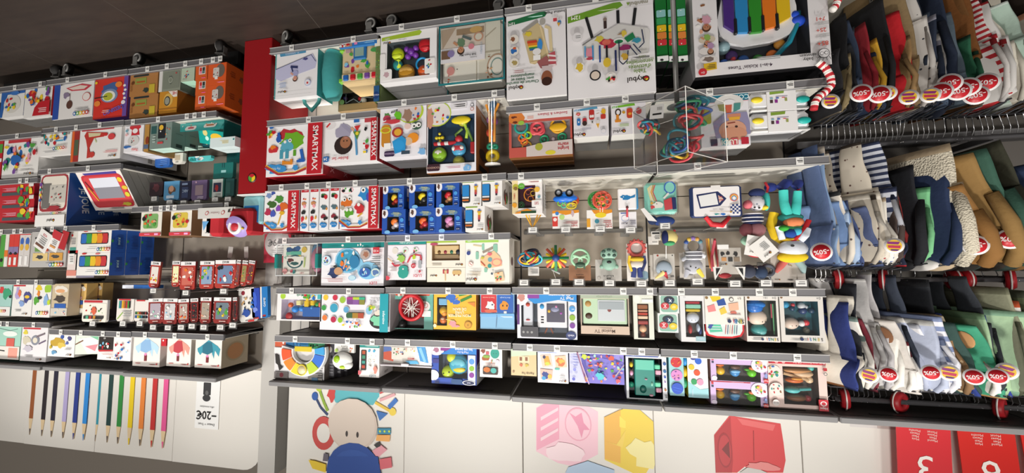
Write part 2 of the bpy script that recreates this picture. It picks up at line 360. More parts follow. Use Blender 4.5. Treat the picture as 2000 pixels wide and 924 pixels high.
SHD = [  # bay, row, y front, z bottom, words, tags (px, py)
 ('3', 1, -.55, .104, 'lowest grey shelf at the right end, under the tea set and fruit boxes', [(31, 175), (81, 165)]),
 ('3', 2, -.55, .412, 'second shelf up at the right end, under the box of craft sticks', [(36, 262)]),
 ('3', 3, -.55, .69, 'third shelf up at the right end, under the stacked red boxes', [(42, 350), (55, 348)]),
 ('3', 4, -.50, .985, 'shelf under the narrow upright craft boxes at the right end', [(5, 452), (30, 450), (44, 448)]),
 ('3', 5, -.45, 1.294, 'shelf under the animal craft boxes near the right end', [(38, 548), (73, 548)]),
 ('3', 6, -.45, 1.55, 'top shelf carrying the pale green and jewellery boxes', [(3, 630), (17, 630), (68, 631)]),
 ('2', 1, -.55, .102, 'lowest shelf under the red magnetic game and the white lamp box', [(134, 156), (208, 146)]),
 ('2', 2, -.55, .398, 'shelf under the round-cornered drum box and red easel box', [(112, 250), (151, 246), (197, 242)]),
 ('2', 3, -.55, .645, 'shelf under the leaning magnetic drawing board', [(99, 333), (174, 328)]),
 ('2', 4, -.54, .985, 'shelf under the boxes of rainbow markers', [(86, 450), (104, 449), (130, 448), (185, 446)]),
 ('2', 6, -.45, 1.587, 'top shelf under the yellow gem box and the black and white sticker box', [(121, 649), (160, 650), (203, 652), (233, 653)]),
 ('1', 1, -.55, .104, 'lowest shelf under the orange and brown boxed gifts beside the red stand', [(290, 133), (328, 128), (364, 123), (395, 118), (418, 115), (432, 113)]),
 ('1', 2, -.55, .401, 'shelf under the teal audio player display', [(262, 236), (311, 231), (367, 226), (382, 224), (400, 222)]),
 ('1', 4, -.49, .883, 'shelf under the camera boxes and red cube speakers', [(297, 407), (316, 405), (330, 404), (343, 404), (444, 401)]),
 ('1', 6, -.45, 1.584, 'top shelf under the three light shade boxes', [(285, 655), (343, 656), (407, 658)]),
 ('b2', 1, -.55, .098, 'lowest shelf under the play mat box and wooden activity cube', [(571, 94), (691, 77)]),
 ('b2', 2, -.55, .484, 'shelf under the two large red and white construction set boxes', [(604, 230), (672, 222)]),
 ('b2', 3, -.53, .813, 'shelf under the row of small red and white construction sets', [(551, 366), (601, 363), (643, 360), (695, 356)]),
 ('b2', 4, -.45, 1.077, 'shelf under the water mat box and the clear case of bath toys', [(557, 473), (681, 466)]),
 ('b2', 5, -.45, 1.335, 'shelf under the teal edged box of sensory balls', [(571, 567), (682, 568)]),
 ('b2', 6, -.45, 1.578, 'top shelf under the curved keyboard toy', [(578, 661), (680, 664), (728, 666)]),
 ('b3', 1, -.57, .085, 'lowest shelf under the clear packed foam mat', [(785, 57), (893, 43)]),
 ('b3', 2, -.55, .445, 'shelf under the bath toy boxes with cartoon eyes', [(790, 199), (888, 192), (966, 183)]),
 ('b3', 3, -.53, .818, 'shelf under the six blue figurine boxes', [(801, 353), (947, 346)]),
 ('b3', 4, -.45, 1.078, 'shelf under the white boxes of wooden toys', [(797, 464), (863, 462), (960, 460)]),
 ('b3', 5, -.45, 1.33, 'shelf under the yellow bath book', [(788, 566), (876, 566), (957, 567)]),
 ('b3', 6, -.45, 1.576, 'top shelf under the blue turtle toy', [(797, 668), (885, 671), (967, 675)]),
 ('b4', 1, -.57, .082, 'lowest shelf under the two large white activity table boxes', [(1033, 22), (1163, 4)]),
 ('b4', 2, -.55, .525, 'shelf under the box of soothers and shakers', [(1049, 211), (1146, 203), (1221, 196)]),
 ('b4', 3, -.53, .822, 'long bright shelf behind the clear display cube', [(1018, 341), (1361, 312)]),
 ('b4', 5, -.45, 1.327, 'shelf under the pretend television toys', [(1067, 568), (1217, 569), (1269, 569)]),
 ('b4', 6, -.45, 1.578, 'top shelf under the purple fishing game and the green camera set', [(1035, 679), (1088, 680), (1217, 683), (1253, 686)]),
 ('b5', 1, -.57, .082, 'lowest shelf under the large piano play gym box', []),
 ('b5', 2, -.55, .528, 'shelf under the white play gym trays beside the candy striped strap', [(1385, 179), (1542, 168)]),
 ('b5', 3, -.53, .823, 'long bright shelf below the hanging rag doll', [(1560, 304)]),
 ('b5', 5, -.45, 1.328, 'shelf under the row of sensory plush boxes', [(1330, 569), (1396, 570), (1482, 572), (1547, 573)]),
 ('b5', 6, -.45, 1.58, 'top shelf under the pink and purple stacking toy boxes', [(1355, 689), (1431, 693), (1556, 702)]),
]
BI = {'3': (3.17, 3.80), '2': (2.54, 3.17), '1': (1.91, 2.54), 'b2': (.98, 1.60), 'b3': (.35, .98), 'b4': (-.28, .35), 'b5': (-.90, -.28), 'b6': (-1.53, -.90), 'b7': (-2.16, -1.53)}
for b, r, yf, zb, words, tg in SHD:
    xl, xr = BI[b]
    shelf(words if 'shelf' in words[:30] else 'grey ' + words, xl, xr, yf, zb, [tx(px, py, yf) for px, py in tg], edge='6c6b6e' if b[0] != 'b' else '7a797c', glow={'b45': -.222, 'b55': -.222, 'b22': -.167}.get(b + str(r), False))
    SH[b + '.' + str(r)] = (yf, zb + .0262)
# canopy boards above everything
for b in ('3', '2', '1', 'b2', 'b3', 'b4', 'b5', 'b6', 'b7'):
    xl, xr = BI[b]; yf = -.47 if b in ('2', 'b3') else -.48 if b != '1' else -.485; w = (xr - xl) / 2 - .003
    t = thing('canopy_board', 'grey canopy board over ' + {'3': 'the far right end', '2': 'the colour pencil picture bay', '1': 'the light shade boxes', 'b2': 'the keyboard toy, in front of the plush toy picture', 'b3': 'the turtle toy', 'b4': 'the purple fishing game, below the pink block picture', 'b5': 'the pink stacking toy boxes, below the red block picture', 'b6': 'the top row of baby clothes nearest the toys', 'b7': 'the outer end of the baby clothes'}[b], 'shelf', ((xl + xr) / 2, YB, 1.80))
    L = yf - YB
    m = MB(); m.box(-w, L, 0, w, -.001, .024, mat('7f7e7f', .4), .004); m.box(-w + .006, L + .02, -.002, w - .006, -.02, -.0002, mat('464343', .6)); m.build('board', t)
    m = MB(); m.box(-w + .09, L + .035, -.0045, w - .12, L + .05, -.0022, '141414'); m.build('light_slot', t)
# ---------------------------------------------------------------- casters under the plinth
for px, py, lab, turn in ((271, 112, 'grey swivel caster under the brown gift boxes', 0), (430, 100, 'grey swivel caster seen edge on beside the red stand', 75), (110, 143, 'grey swivel caster under the red magnetic game', 75), (132, 143, 'dark swivel caster just left of another under the red magnetic game', 10), (725, 55, 'ringed caster under the wooden activity cube', 0), (766, 48, 'ringed caster under the bath toys box', 0), (560, 80, 'dark caster beside the foot of the red stand', 20), (975, 13, 'ringed caster under the foam mat', 0), (1014, 6, 'ringed caster under the push cart box', 0)):
    x = tx(px, py, -.53)
    t = thing('caster_wheel', lab, 'wheel', (x, -.525, 0), (0, 0, math.radians(turn)))
    m = MB(); m.cyl((0, -.012, .031), (0, .012, .031), .030, mat('3b3a3a', .5), 20); m.ring((0, -.0135, .031), .023, .0045, mat('8b8a88', .4)); m.build('wheel', t)
    m = MB(); m.box(-.01, -.02, .028, .022, -.016, .074, mat('6f6e6c', .3), .002); m.box(-.01, .016, .028, .022, .02, .074, mat('6f6e6c', .3), .002); m.box(-.014, -.022, .071, .026, .022, .077, mat('6f6e6c', .3)); m.cyl((0, 0, .077), (0, 0, .081), .008, mat('777', .3, 1), 8); m.build('fork', t)
# ---------------------------------------------------------------- headers
def conv(spec, xl, xr, z0, h):
    """printed artwork measured in photograph pixels, turned into fractions of the panel at its real place"""
    w = xr - xl; out = []
    def ab(px, py): x, z = W(px, py, -.198); return (xr - x) / w, (z - z0) / h
    k = lambda px, py: abs(W(px + 5, py, -.198)[0] - W(px - 5, py, -.198)[0]) / 10
    for it in spec.split(';'):
        q = it.split()
        if not q: continue
        o = q[0]
        if o in 'eBo': x, y, rx, ry = map(float, q[1:5]); a, b = ab(x, y); s = k(x, y); out.append('%s %.4f %.4f %.4f %.4f ' % (o, a, b, rx * s / w, ry * s / h) + ' '.join(q[5:]))
        elif o == 'v': n = [float(t) for t in q[2:]]; out.append('v ' + q[1] + ' ' + ' '.join('%.4f %.4f' % ab(*p) for p in zip(n[::2], n[1::2])))
        elif o == 's': n = [float(t) for t in q[3:]]; out.append('s %.4f %s ' % (float(q[1]) * k(*n[:2]) / w, q[2]) + ' '.join('%.4f %.4f' % ab(*p) for p in zip(n[::2], n[1::2])))
    return ';'.join(out)
def panel(lab, xl, xr, z0, z1, spec='', W2=None, y=-.195, th=.03, c='eae6df', nm='header_panel', cat='panel', cut=None):
    w = xr - xl; h = z1 - z0; m = MB()
    if cut:
        r = .12; pts = [(-w / 2, 0), (w / 2, 0), (w / 2, h), (-w / 2 + r, h)] + [(-w / 2 + r - r * math.sin(a), h - r + r * math.cos(a)) for a in [i * math.pi / 12 for i in range(1, 6)]] + [(-w / 2, h - r)]
        if cut > 0: pts = [(-x, z) for x, z in pts]
        m.prism(pts, 0, th, mat(c, .5))
    else: m.box(-w / 2, 0, 0, w / 2, th, h, mat(c, .5), .002)
    art(m, spec, lambda u, v, d: (w / 2 - u, -d, v), w, h)
    return tag(m.build(nm, None, ((xl + xr) / 2, y, z0)), lab, cat)
PZ0, PZ1 = 1.84, 2.415
pen = 'a05a2c 2a2226 25233a b9aedd 2b3f94 2e8fe0 2f97ad 1f4340 2f8f3f f2d21c f08a3c c93030 ea5c9a'.split()
def penspec(rng, off):
    s = ''
    for i in rng:
        a = off(i); b1 = .703 - .001 * i; b2 = .889 - .0015 * i; c = pen[i]; tip = c if c in ('2b3f94', '2e8fe0', 'c93030', 'f2d21c', 'ea5c9a') else '5b5253'
        s += f'r {a-.029} 0 {a+.029} {b1} {c};v e9cfa5 {a-.029} {b1} {a+.029} {b1} {a+.006} {b2} {a-.006} {b2};v {tip} {a-.011} {b2-.07} {a+.011} {b2-.07} {a+.003} {b2} {a-.003} {b2};'
    return s
xs = [tx(px, 800, -.2) for px in (60, 84, 103, 126, 147, 167, 188, 212, 233, 255, 277, 300, 322)]
panel('plain white header panel at the far right end', 3.80, 4.5, PZ0, PZ1 - .002)
panel('white header panel printed with the six leftmost brown to blue pencils', 3.172, 3.798, PZ0, PZ1, penspec([i for i in range(13) if xs[i] > 3.17], lambda i: (3.798 - xs[i]) / .626))
panel('white header panel printed with the green to pink pencils', 2.542, 3.168, PZ0, PZ1, penspec([i for i in range(13) if xs[i] <= 3.17], lambda i: (3.168 - xs[i]) / .626))
panel('white rounded header panel bearing the small discount card', 1.90, 2.538, PZ0, PZ1, cut=-1)
o = panel('white card reading minus 20 euros with a dark cube speaker', tx(428, 790, -.2), tx(382, 790, -.2), 1.86, W(404, 838, -.2)[1], 'r 0 0 1 1 f6f6f5;R .3 .2 .62 .42 3a3a3c;e .45 .47 .17 .06 3a3a3c;e .46 .38 .07 .04 666;T −20€ .48 .76 .125 222;t Deezer_+_Trust .5 .92 .035 444;t offre_immédiate .5 .62 .03 777;l .15 .02 .85 .14 4 aaa', y=-.1985, th=.003, nm='discount_card', cat='sign')
# plush toy picture: a made-up rag toy in blue, cream and turquoise
panel('white header panel with the printed plush toy in blue and turquoise', 1.0, 1.725, PZ0, 2.55, conv(
  'v 5bb5bf 650 750 742 750 740 775 728 792 690 786 655 787 648 772;e 690 765 46 22 5bb5bf;e 689 757 3 3 234;e 708 758 3 3 234;B 647 770 9 16 cc4440 3;s 4 2b3f6b 616 776 626 796 640 811;s 5 8fb03a 624 762 632 785 640 803;e 615 774 6 7 2b5aa8;e 623 760 5 4 b8cf3a;'
  'o 632 846 22 28 .42 cc4a45 eae6df;s 5 e3c04a 733 786 764 804;e 767 804 7 7 ecd052;v 3a72b8 735 802 758 808 742 822;s 8 3a72c0 760 796 775 780;s 3 c24b4b 742 768 762 760;s 5 e0a8ac 742 782 772 770;v 3d8aa8 738 836 764 836 764 848 738 847;e 743 842 2 2 cddc4a;e 752 842 2 2 cddc4a;e 761 842 2 2 cddc4a;v efb066 737 849 763 849 762 862 735 860;v e9a3ae 728 880 745 868 757 878 738 894;v 3a3a3a 731 868 742 862 745 870 737 874;v dd6e78 742 896 765 892 767 912 744 916;v eccb3c 604 897 616 899 638 906 638 922 612 914;v 6b6570 634 884 643 886 642 900 632 899;'
  'e 690 829 48 45 d3c2b5;e 688 827 46 43 dacbbe;e 679 846 2.4 5 3a3230;e 700 848 2.4 5 3a3230;e 692 920 53 49 2c4f9b;e 693 925 47 42 3358a5;v 2c4f9b 645 890 740 890 744 924 640 924', 1.0, 1.725, PZ0, 2.55 - PZ0), cut=1, nm='header_panel')
panel('plain blank white header panel beside the plush toy picture', .352, .998, PZ0, 2.56)
xl, xr = -.28, .35
PB = ('v f6c9d6 1047 797 1072 783 1130 783 1168 805 1168 888 1122 912 1090 905 1047 882;v f0a6bd 1048 798 1072 784 1092 784 1092 858 1048 880;v f7d5de 1056 815 1090 796 1090 802 1056 822;v f7d5de 1056 835 1090 816 1090 822 1056 842;v f7d5de 1056 855 1090 836 1090 842 1056 862;o 1129 829 26 32 .08 eba9bd f6c9d6;v e695b1 1112 806 1124 814 1136 806 1140 826 1152 840 1140 840 1136 856 1128 832;B 1110 884 44 24 f9dfe5 4;'
  'v f0d24a 1180 815 1237 790 1309 826 1311 900 1262 924 1236 924 1181 898;v efb84f 1180 815 1212 800 1212 870 1212 905 1181 896;v f7e05a 1210 812 1222 822 1222 836 1210 834;v f4d45c 1184 862 1204 868 1222 840 1216 874;B 1262 884 38 30 f6eba4 5;v b8cfe8 1110 912 1148 900 1200 918 1200 924 1104 924;e 1335 924 18 4 f0c0b0;'
  'v d5474a 1395 850 1425 812 1525 828 1531 866 1535 900 1530 924 1476 924 1455 912 1440 924 1398 924;v b93338 1395 852 1427 814 1432 900 1430 924 1398 924;v e26a6a 1440 817 1515 830 1510 842 1450 830;o 1416 880 14 36 .12 a32d33 c13b40;v 7f2a2c 1410 878 1424 862 1426 896;s 1.5 a8393c 1472 842 1473 900;B 1490 912 34 10 e28a88 6;v cfcac6 1444 924 1460 913 1486 918 1500 924')
panel('white header panel printed with pink and yellow translucent blocks', -.28, .348, PZ0, 2.57, conv(PB.split('v d5474a')[0], -.28, .348, PZ0, .73))
panel('white header panel printed with a red cut-out block', -.898, -.282, PZ0, 2.58, conv('v d5474a' + PB.split('v d5474a')[1], -.898, -.282, PZ0, .74))
panel('white header panel with a pale grey patch beside the red age posters', -1.53, -.902, PZ0, 2.58, 'r .30 .02 .46 .13 dcd7d5;r .46 .02 .63 .13 c3b7b2')
panel('outermost white header panel behind the red age posters', -2.3, -1.532, PZ0, 2.58)
def poster(lab, n, px, w, tilt, col):
    w = tx(px - w / 2, 870, -.26) - tx(px + w / 2, 870, -.26); x = tx(px, 870, -.26); z0 = 1.826; h = .34; m = MB(); m.box(-w / 2, 0, 0, w / 2, .003, h, mat(col, .3))
    art(m, 'e .5 .02 .17 .05 efe6df;t Mois_|Mesi_|Meses|Months .34 .30 .024 f7d9d2;t Maand|Mies_|Meses|Monat .66 .30 .024 f7d9d2;' + f't {n} .5 .66 .26 f6efe9', lambda u, v, d: (w / 2 - u, -d, v), w, h)
    return tag(m.build('age_poster', None, (x, -.26, z0), (0, math.radians(tilt), 0)), lab, 'sign')
poster('red age poster with a white number three', '3', 1807, 106, 2, 'd8323a')
poster('red age poster with a white number six', '6', 1926, 112, -2, 'd52a24')
poster('red age poster cut off at the outer edge', '9', 2042, 100, -4, 'd52a24')
# ---------------------------------------------------------------- the red stand with its pale blue speaker, the round price sign
xa, xb = tx(471, 230, -.5), tx(525, 230, -.5)
t = thing('display_stand', 'tall red display stand with a small round multicolour emblem', 'stand', ((xa + xb) / 2, -.5, 0))
w = (xa - xb) / 2; hS = W(484, 379, -.5)[1]
m = MB(); m.box(-w, 0, .0, w, .28, hS, mat('98131b', .35), .003); m.build('column', t)
m = MB(); m.box(-w - .002, -.002, hS, w + .002, .28, hS + .006, mat('f1efec', .3)); m.build('top_plate', t)
m = MB(); EM = ((0, 120, 'f0cf2e'), (120, 240, 'c3202c'), (240, 360, '4fa23f')); zc = hS - .085
m.cyl((.0, .0, zc), (.0, -.002, zc), .026, '2a1a18', 24)
for a0, a1, c in EM: m.add([(0, -.003, zc)] + [(.021 * math.cos(math.radians(a + 90)), -.003, zc + .021 * math.sin(math.radians(a + 90))) for a in range(a0, a1 + 1, 15)], [list(range(10))], c)
m.build('emblem', t)
xa, xb, z0, z1 = WR((475, 384, 514, 438), -.47, hS + .007)
t = thing('cube_speaker', 'pale blue cube speaker with a black knob, standing on the red stand', 'speaker', ((xa + xb) / 2, -.48, hS + .0065)); w = (xa - xb) / 2; h = z1 - z0
m = MB(); m.box(-w, 0, 0, w, .12, h, mat('8fc7cf', .6), .012); m.build('body', t)
m = MB(); m.box(-w * .72, -.002, h * .35, w * .72, 0, h * .95, mat('2a7fc4', .3), .001); m.build('front_panel', t)
m = MB(); m.ell((0, -.006, h * .72), (.020, .012, .022), mat('101014', .25)); m.build('knob', t)
xa, xb, z0, z1 = WR((492, 442, 545, 513), -.42)
t = thing('price_sign', 'raspberry red board with a round white 199 euro 99 price disc', 'sign', ((xa + xb) / 2, -.34, z0)); w = xa - xb; h = z1 - z0
m = MB(); m.box(-w / 2, 0, 0, w / 2, .004, h, mat('c4384c', .4)); m.box(-.012, .004, h * .3, .012, .14, h * .34, '8b8883'); m.build('board', t)
m = MB(); m.tube([(0, -.0005, h * .44), (0, -.002, h * .44)], w * .47, mat('f1efed', .4), 32); art(m, 't Notre_programme .5 .17 .07 999;T 199€ .47 .42 .17 8a8a8a;t 99 .26 .46 .07 8a8a8a;l .2 .58 .8 .80 4 bbb', lambda u, v, d: (w / 2 - u, -.002 - d, v), w, h); m.build('price_disc', t)
o = MB(); xa, z = W(585, 210, -.2); o.box(-.022, -.006, -.022, .022, 0, .022, mat('e9e7e2', .3), .004); o.cyl((0, -.006, 0), (0, -.0075, 0), .015, mat('d2cfca', .3), 18); o.ell((-.006, -.0075, 0), .002, '333'); o.ell((.006, -.0075, 0), .002, '333')
tag(o.build('power_socket', None, (xa if xa < 1.7 else 1.66, -.2005, z)), 'white power socket on the column behind the play mat box', 'socket')
# ---------------------------------------------------------------- goods on the shelves
def C(key, name, label, rect, base, spec='', y=.012, dep=.16, z=0, cat='box', **k):
    """a carton on shelf KEY; y is measured from the shelf's front edge, z above the shelf"""
    yf, zs = SH[key]; b, r = key.split('.'); lim = 1.797
    for q in range(int(r) + 1, 8):
        if b + '.' + str(q) in SH: lim = SH[b + '.' + str(q)][1] - .0282; break
    zb = zs + z + .0006; yw = k.pop('yw', None)
    if not k.get('h'): k['h'] = min(WR(rect, yf + y, zb)[3], lim) - zb
    if not k.get('lean'): dep = min(dep, YB - yf - y - .004)
    return carton(name, label, cat, rect, yf + y, dep, zb, base, spec, yw=yw if yw is None else yf + yw, **k)
FL = 'l .25 .66 .85 .78 2 999;L .72 .9 .06;'
# --- right end, bay 3
C('3.1', 'tea_set_box', 'white and blue box with a round window picture of a toy tea set', (2, 178, 47, 228), 'w', 'r 0 0 1 .12 2b64b0;v 2b64b0 0 0 .3 0 .16 .5 .1 1 0 1;e .5 .5 .36 .36 dedbd4;x .25 .3 .75 .7 9 .07 3 rbyg;e .62 .1 .18 .08 3a74c0', side='b')
C('3.1', 'fruit_game_box', 'white box scattered with coloured fruit and a red lower corner', (48, 170, 101, 228), 'w', 'x .08 .05 .9 .6 22 .085 5 rygbopro;v r .4 .98 .46 .7 .62 .52 1 .48 1 .98;l .5 .72 .9 .9 3 f0d0d0', side='r')
C('3.2', 'red_green_box', 'thin strip of a red and green box at the far right end', (-40, 272, 4, 346), 'r', 'r .8 .1 1 .35 g;r .85 .5 1 .6 w')
C('3.2', 'fan_craft_box', 'white box with a red banner and a burst of coloured craft sticks', (6, 268, 76, 346), 'w', 'r .12 .02 .75 .10 c2313b;x .1 .15 .95 .75 26 .075 9 bgyotpir;B .42 .55 .15 .15 b 2;B .42 .85 .05 .1 p 4;L .8 .93 .045;l .5 .8 .85 .86 2 999')
for i, (a, b) in enumerate(((359, 383), (383, 407), (407, 430))):
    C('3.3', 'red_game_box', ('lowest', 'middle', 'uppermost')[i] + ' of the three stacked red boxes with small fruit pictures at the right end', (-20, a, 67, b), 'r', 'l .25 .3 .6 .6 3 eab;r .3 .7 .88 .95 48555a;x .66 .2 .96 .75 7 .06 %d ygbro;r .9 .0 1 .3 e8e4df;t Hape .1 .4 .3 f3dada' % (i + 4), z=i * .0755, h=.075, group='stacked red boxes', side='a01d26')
for px0, px1, c, lab, sp in ((0, 9, 'g', 'narrow green upright craft box at the far right end', 'e .5 .8 .3 .06 k'), (9, 16, 'e9e4dc', 'narrow pale upright craft box with an orange top', 'r 0 .5 1 .7 o;R .3 .72 .8 .95 w'), (17, 26, 'd63c33', 'narrow upright box with a red half, right hand one of the pair', 'r 0 .4 1 .6 8a7aa8;B .5 .6 .4 .05 k;R .25 .72 .75 .95 w'), (26, 36, 'd63c33', 'narrow upright box with a red half, left hand one of the pair', 'r 0 .4 1 .6 8a7aa8;B .5 .6 .4 .05 k;R .25 .72 .75 .95 w'), (37, 47, 'd8d3d0', 'narrow upright box with a blue figure eight, right hand one', 'e .5 .25 .35 .12 3a66b8;e .5 .42 .35 .1 e0b34a;R .25 .68 .75 .95 f2f0ee;r 0 0 1 .05 c33'), (47, 58, 'd8d3d0', 'narrow upright box with a blue figure eight, left hand one', 'e .5 .25 .35 .12 3a66b8;e .5 .42 .35 .1 e0b34a;R .25 .68 .75 .95 f2f0ee;r 0 0 1 .05 c33')):
    C('3.4', 'narrow_craft_box', lab, (px0, 458, px1, 521), c, sp)
C('3.5', 'vegetable_craft_box', 'pale turquoise box with red and green fruit shapes', (-6, 556, 22, 617), 'a9d4cc', 'B .3 .2 .25 .12 d44 1;B .65 .3 .3 .2 3fa57a 2;e .95 .4 .12 .05 2b2b2b;r 0 .72 1 1 w;q .1 .85 .07', dep=.2)
C('3.5', 'purple_craft_box', 'white craft box with a red banner and purple glitter shapes', (24, 556, 63, 618), 'w', 'r .02 .01 .62 .08 c2313b;B .25 .3 .14 .22 b9a8d8 1;B .35 .3 .1 .12 e8744f 3;B .75 .4 .2 .2 4a4f8c 2;e .75 .4 .12 .05 f1c93a;B .5 .6 .14 .1 8ba8dc 5;l .1 .78 .5 .86 2 999;L .7 .92 .035', dep=.2)
C('3.5', 'jungle_craft_box', 'white craft box with yellow and lime jungle animals', (64, 556, 99, 620), 'w', 'B .3 .12 .2 .1 e8c92e 1;B .3 .3 .1 .1 e88a2e 3;B .85 .12 .22 .2 9ec93a 4;B .2 .5 .15 .14 5aa83c 2;B .75 .5 .14 .2 8fb4e0 6;B .92 .55 .12 .1 c6dc3a 7;e .4 .42 .12 .05 2b2b2b;q .3 .87 .07', dep=.2)
for k, (a, b, dy, lb) in enumerate(((101, 133, .01, 'nearest'), (136, 168, .07, 'middle'), (173, 199, .13, 'hindmost'))):
    C('3.5' if k == 0 else '3.5', 'cow_mask_box', lb + ' of the three boxes with a bearded cartoon cow face', (a, 556 + k, b, 617 - k * 6), 'd9b26a' if k else 'cdbb9c', 'B .5 .18 .42 .16 e9e2d6 2;e .5 .22 .28 .06 e3a877;e .25 .07 .08 .04 3a2a20;e .75 .07 .08 .04 3a2a20;B .5 .5 .34 .1 c99 3;r .25 .58 .85 .72 2d5fb0;r 0 .84 1 1 e9e5dc;e .4 .9 .1 .03 b33;r .02 .3 .18 .7 e0c83a' if k else 'B .5 .18 .42 .16 e9e2d6 2;e .5 .22 .28 .06 e3a877;B .5 .48 .4 .12 4a4038 3;r .2 .62 .9 .76 2d5fb0;r 0 .76 1 1 d5cfc4;x .3 .8 .9 .95 6 .05 2 rwc', y=dy, dep=.055, group='boxes with a cartoon cow face')
C('3.6', 'palette_box', 'pale green box with a coral square and swirling lettering', (-30, 637, 40, 701), 'a9d6c6', 'e .7 .25 .2 .08 eef5f0;s .01 6a8a84 .4 .1 .7 .16 .9 .1;r .62 .38 .84 .62 d8655a;r 0 .62 1 1 ece6df;r .7 .66 .95 .95 f2a594;B .3 .8 .15 .06 4a4550 3;s .02 333 .2 .72 .6 .76', dep=.17)
C('3.6', 'jewellery_box', 'tall white box with pearly bracelets and a red banner', (41, 639, 92, 706), 'eae7ea', 'r .05 .01 .72 .09 c2313b;B .15 .18 .1 .08 e3d24a 1;B .2 .4 .16 .14 d5cdb6 2;e .55 .4 .16 .14 8b8f9c;e .55 .4 .09 .08 e3dccb;s .05 7d6f78 .6 .3 .9 .2;s .04 6d5f78 .7 .5 .95 .4;B .3 .65 .2 .1 c8c3cf 3;l .1 .82 .5 .9 2 999;L .75 .93 .035', dep=.17)
# --- bay 2 of the right run
C('2.1', 'lamp_game_box', 'white box with a blue edge and a red swing picture', (105, 162, 182, 230), 'ebe8e6', 'r 0 0 .15 1 2a4fa8;v c9414f .30 .14 .7 .06 .95 .14 .8 .26 .45 .24;v e6d5c8 .36 .15 .66 .10 .85 .15 .76 .22 .48 .21;B .32 .34 .08 .1 8d7f9a 2;e .42 .62 .075 .12 5d3d33;s .01 5d3d33 .42 .3 .42 .55;o .84 .45 .1 .12 .12 c33 efe6e2;l .5 .74 .9 .84 2 999;q .58 .9 .04;e .22 .05 .02 .02 333', dep=.3)
C('2.1', 'ring_game_box', 'red box with a swirl of blue arms around a lime centre', (184, 152, 250, 230), 'd3352b', 'B .45 .3 .3 .22 46639a 7;e .45 .45 .25 .17 7a8fb5;e .44 .46 .19 .13 f0ece0;e .42 .47 .14 .1 b6b83a;s .02 222 .02 .48 .4 .46;e .72 .2 .1 .07 ec8a3a;e .12 .62 .09 .07 ec8a3a;e .05 .1 .04 .03 y;r .88 0 1 1 6a4d9b;e .9 .25 .04 .03 w;e .93 .36 .04 .03 w;e .9 .45 .04 .03 w;e .93 .56 .04 .03 w;e .9 .66 .06 .05 e9e4ea;T DESSINEO .62 .82 .085 3a63c9 14;l .2 .8 .5 .88 2 f0b5a5', dep=.26, side='5e3f8a')
C('2.2', 'drum_box', 'white round-cornered box of small musical toys', (78, 257, 139, 303), 'f1efec', 'x .1 .05 .9 .5 20 .06 8 tbyore;r .55 .35 .8 .42 5aa5c9;q .52 .72 .04;l .1 .8 .6 .9 2 999', dep=.2)
C('2.2', 'easel_box', 'white box with a large red toy easel dripping paint', (140, 252, 236, 313), 'efedeb', 'r 0 0 .05 1 e2672a;r .05 0 .16 1 a32f2a;r .06 .3 .15 .8 55624a;r .2 .01 .85 .06 b8303a;v c23a32 .26 .2 .3 .08 .72 .16 .66 .28 .46 .3 .38 .6 .42 .9 .34 .92 .34 .6 .3 .34;v d9cfa5 .34 .12 .6 .16 .58 .24 .36 .26;B .44 .82 .07 .1 c9423a 3;s .012 b6c36a .48 .3 .52 .45;e .7 .22 .04 .05 c33;o .82 .3 .07 .1 .1 c33 d8484a;l .6 .72 .95 .8 2 c66;L .86 .9 .05', dep=.3)
J = SH['2.3'][1]
C('2.3', 'drawing_board_box', 'white boxed magnetic board with a red framed window, stood upright', (75, 343, 132, 443), 'efece8', 'R .05 .02 .98 .72 a8323a .12;R .1 .05 .93 .67 efe8da .1;r .12 .18 .42 .66 77736f;r .38 .22 .94 .56 cfcac0;x .45 .26 .88 .5 12 .03 3 erek;e .1 .4 .04 0 y;e .1 .5 .04 0 b;e .1 .2 .05 0 p;e .1 .3 .04 0 t;B .6 .66 .25 .05 a8323a 3;r 0 .79 1 1 f6f4f1;r 0 .785 1 .79 cfcbc4;L .55 .89 .035;q .55 .755 .03', dep=.30, side='1e4f9c', sspec='T JE_JOUE .25 .5 .09 e8eef8 96;T JE_JOUE .50 .52 .08 c5d5ec 96;T JE_JOUE .75 .54 .07 a5b5d0 96;l .1 .85 .9 .95 2 8fa8d0')
for i in range(5):
    nm = ('large leaning magnetic drawing board box with a red frame and grey screen', 'second leaning drawing board box, grey edge just behind the front one', 'third leaning drawing board box in the grey stack', 'fourth leaning drawing board box in the grey stack', 'hindmost leaning drawing board box in the grey stack')[i]
    sp = 'v 4b3f95 .14 .05 .9 .04 .9 .10 .2 .13;R .06 .10 .97 .93 c8323a .07;R .10 .14 .93 .90 d8454a .06;R .24 .18 .84 .70 c9cbd6 .02;r .24 .18 .84 .42 dfe2ee;r .24 .42 .84 .70 8e8e98;e .9 .25 .05 .06 y;e .93 .45 .06 .05 e3c23a;e .92 .62 .05 .06 d9d23a;s .02 e6c23a .12 .4 .18 .6 .22 .75;s .015 6a2028 .12 .25 .2 .5;B .82 .86 .12 .05 cdbb3a 3;l .3 .93 .7 .98 2 333' if i == 0 else ''
    C('2.3', 'leaning_board_box', nm, (142, 340, 229, 436), 'efe6e0' if i == 0 else 'a29f9b', sp, y=.012 + i * .043, yw=.012, dep=.036, lean=27, h=.235, side='8f8c88' , group='leaning magnetic drawing board boxes')
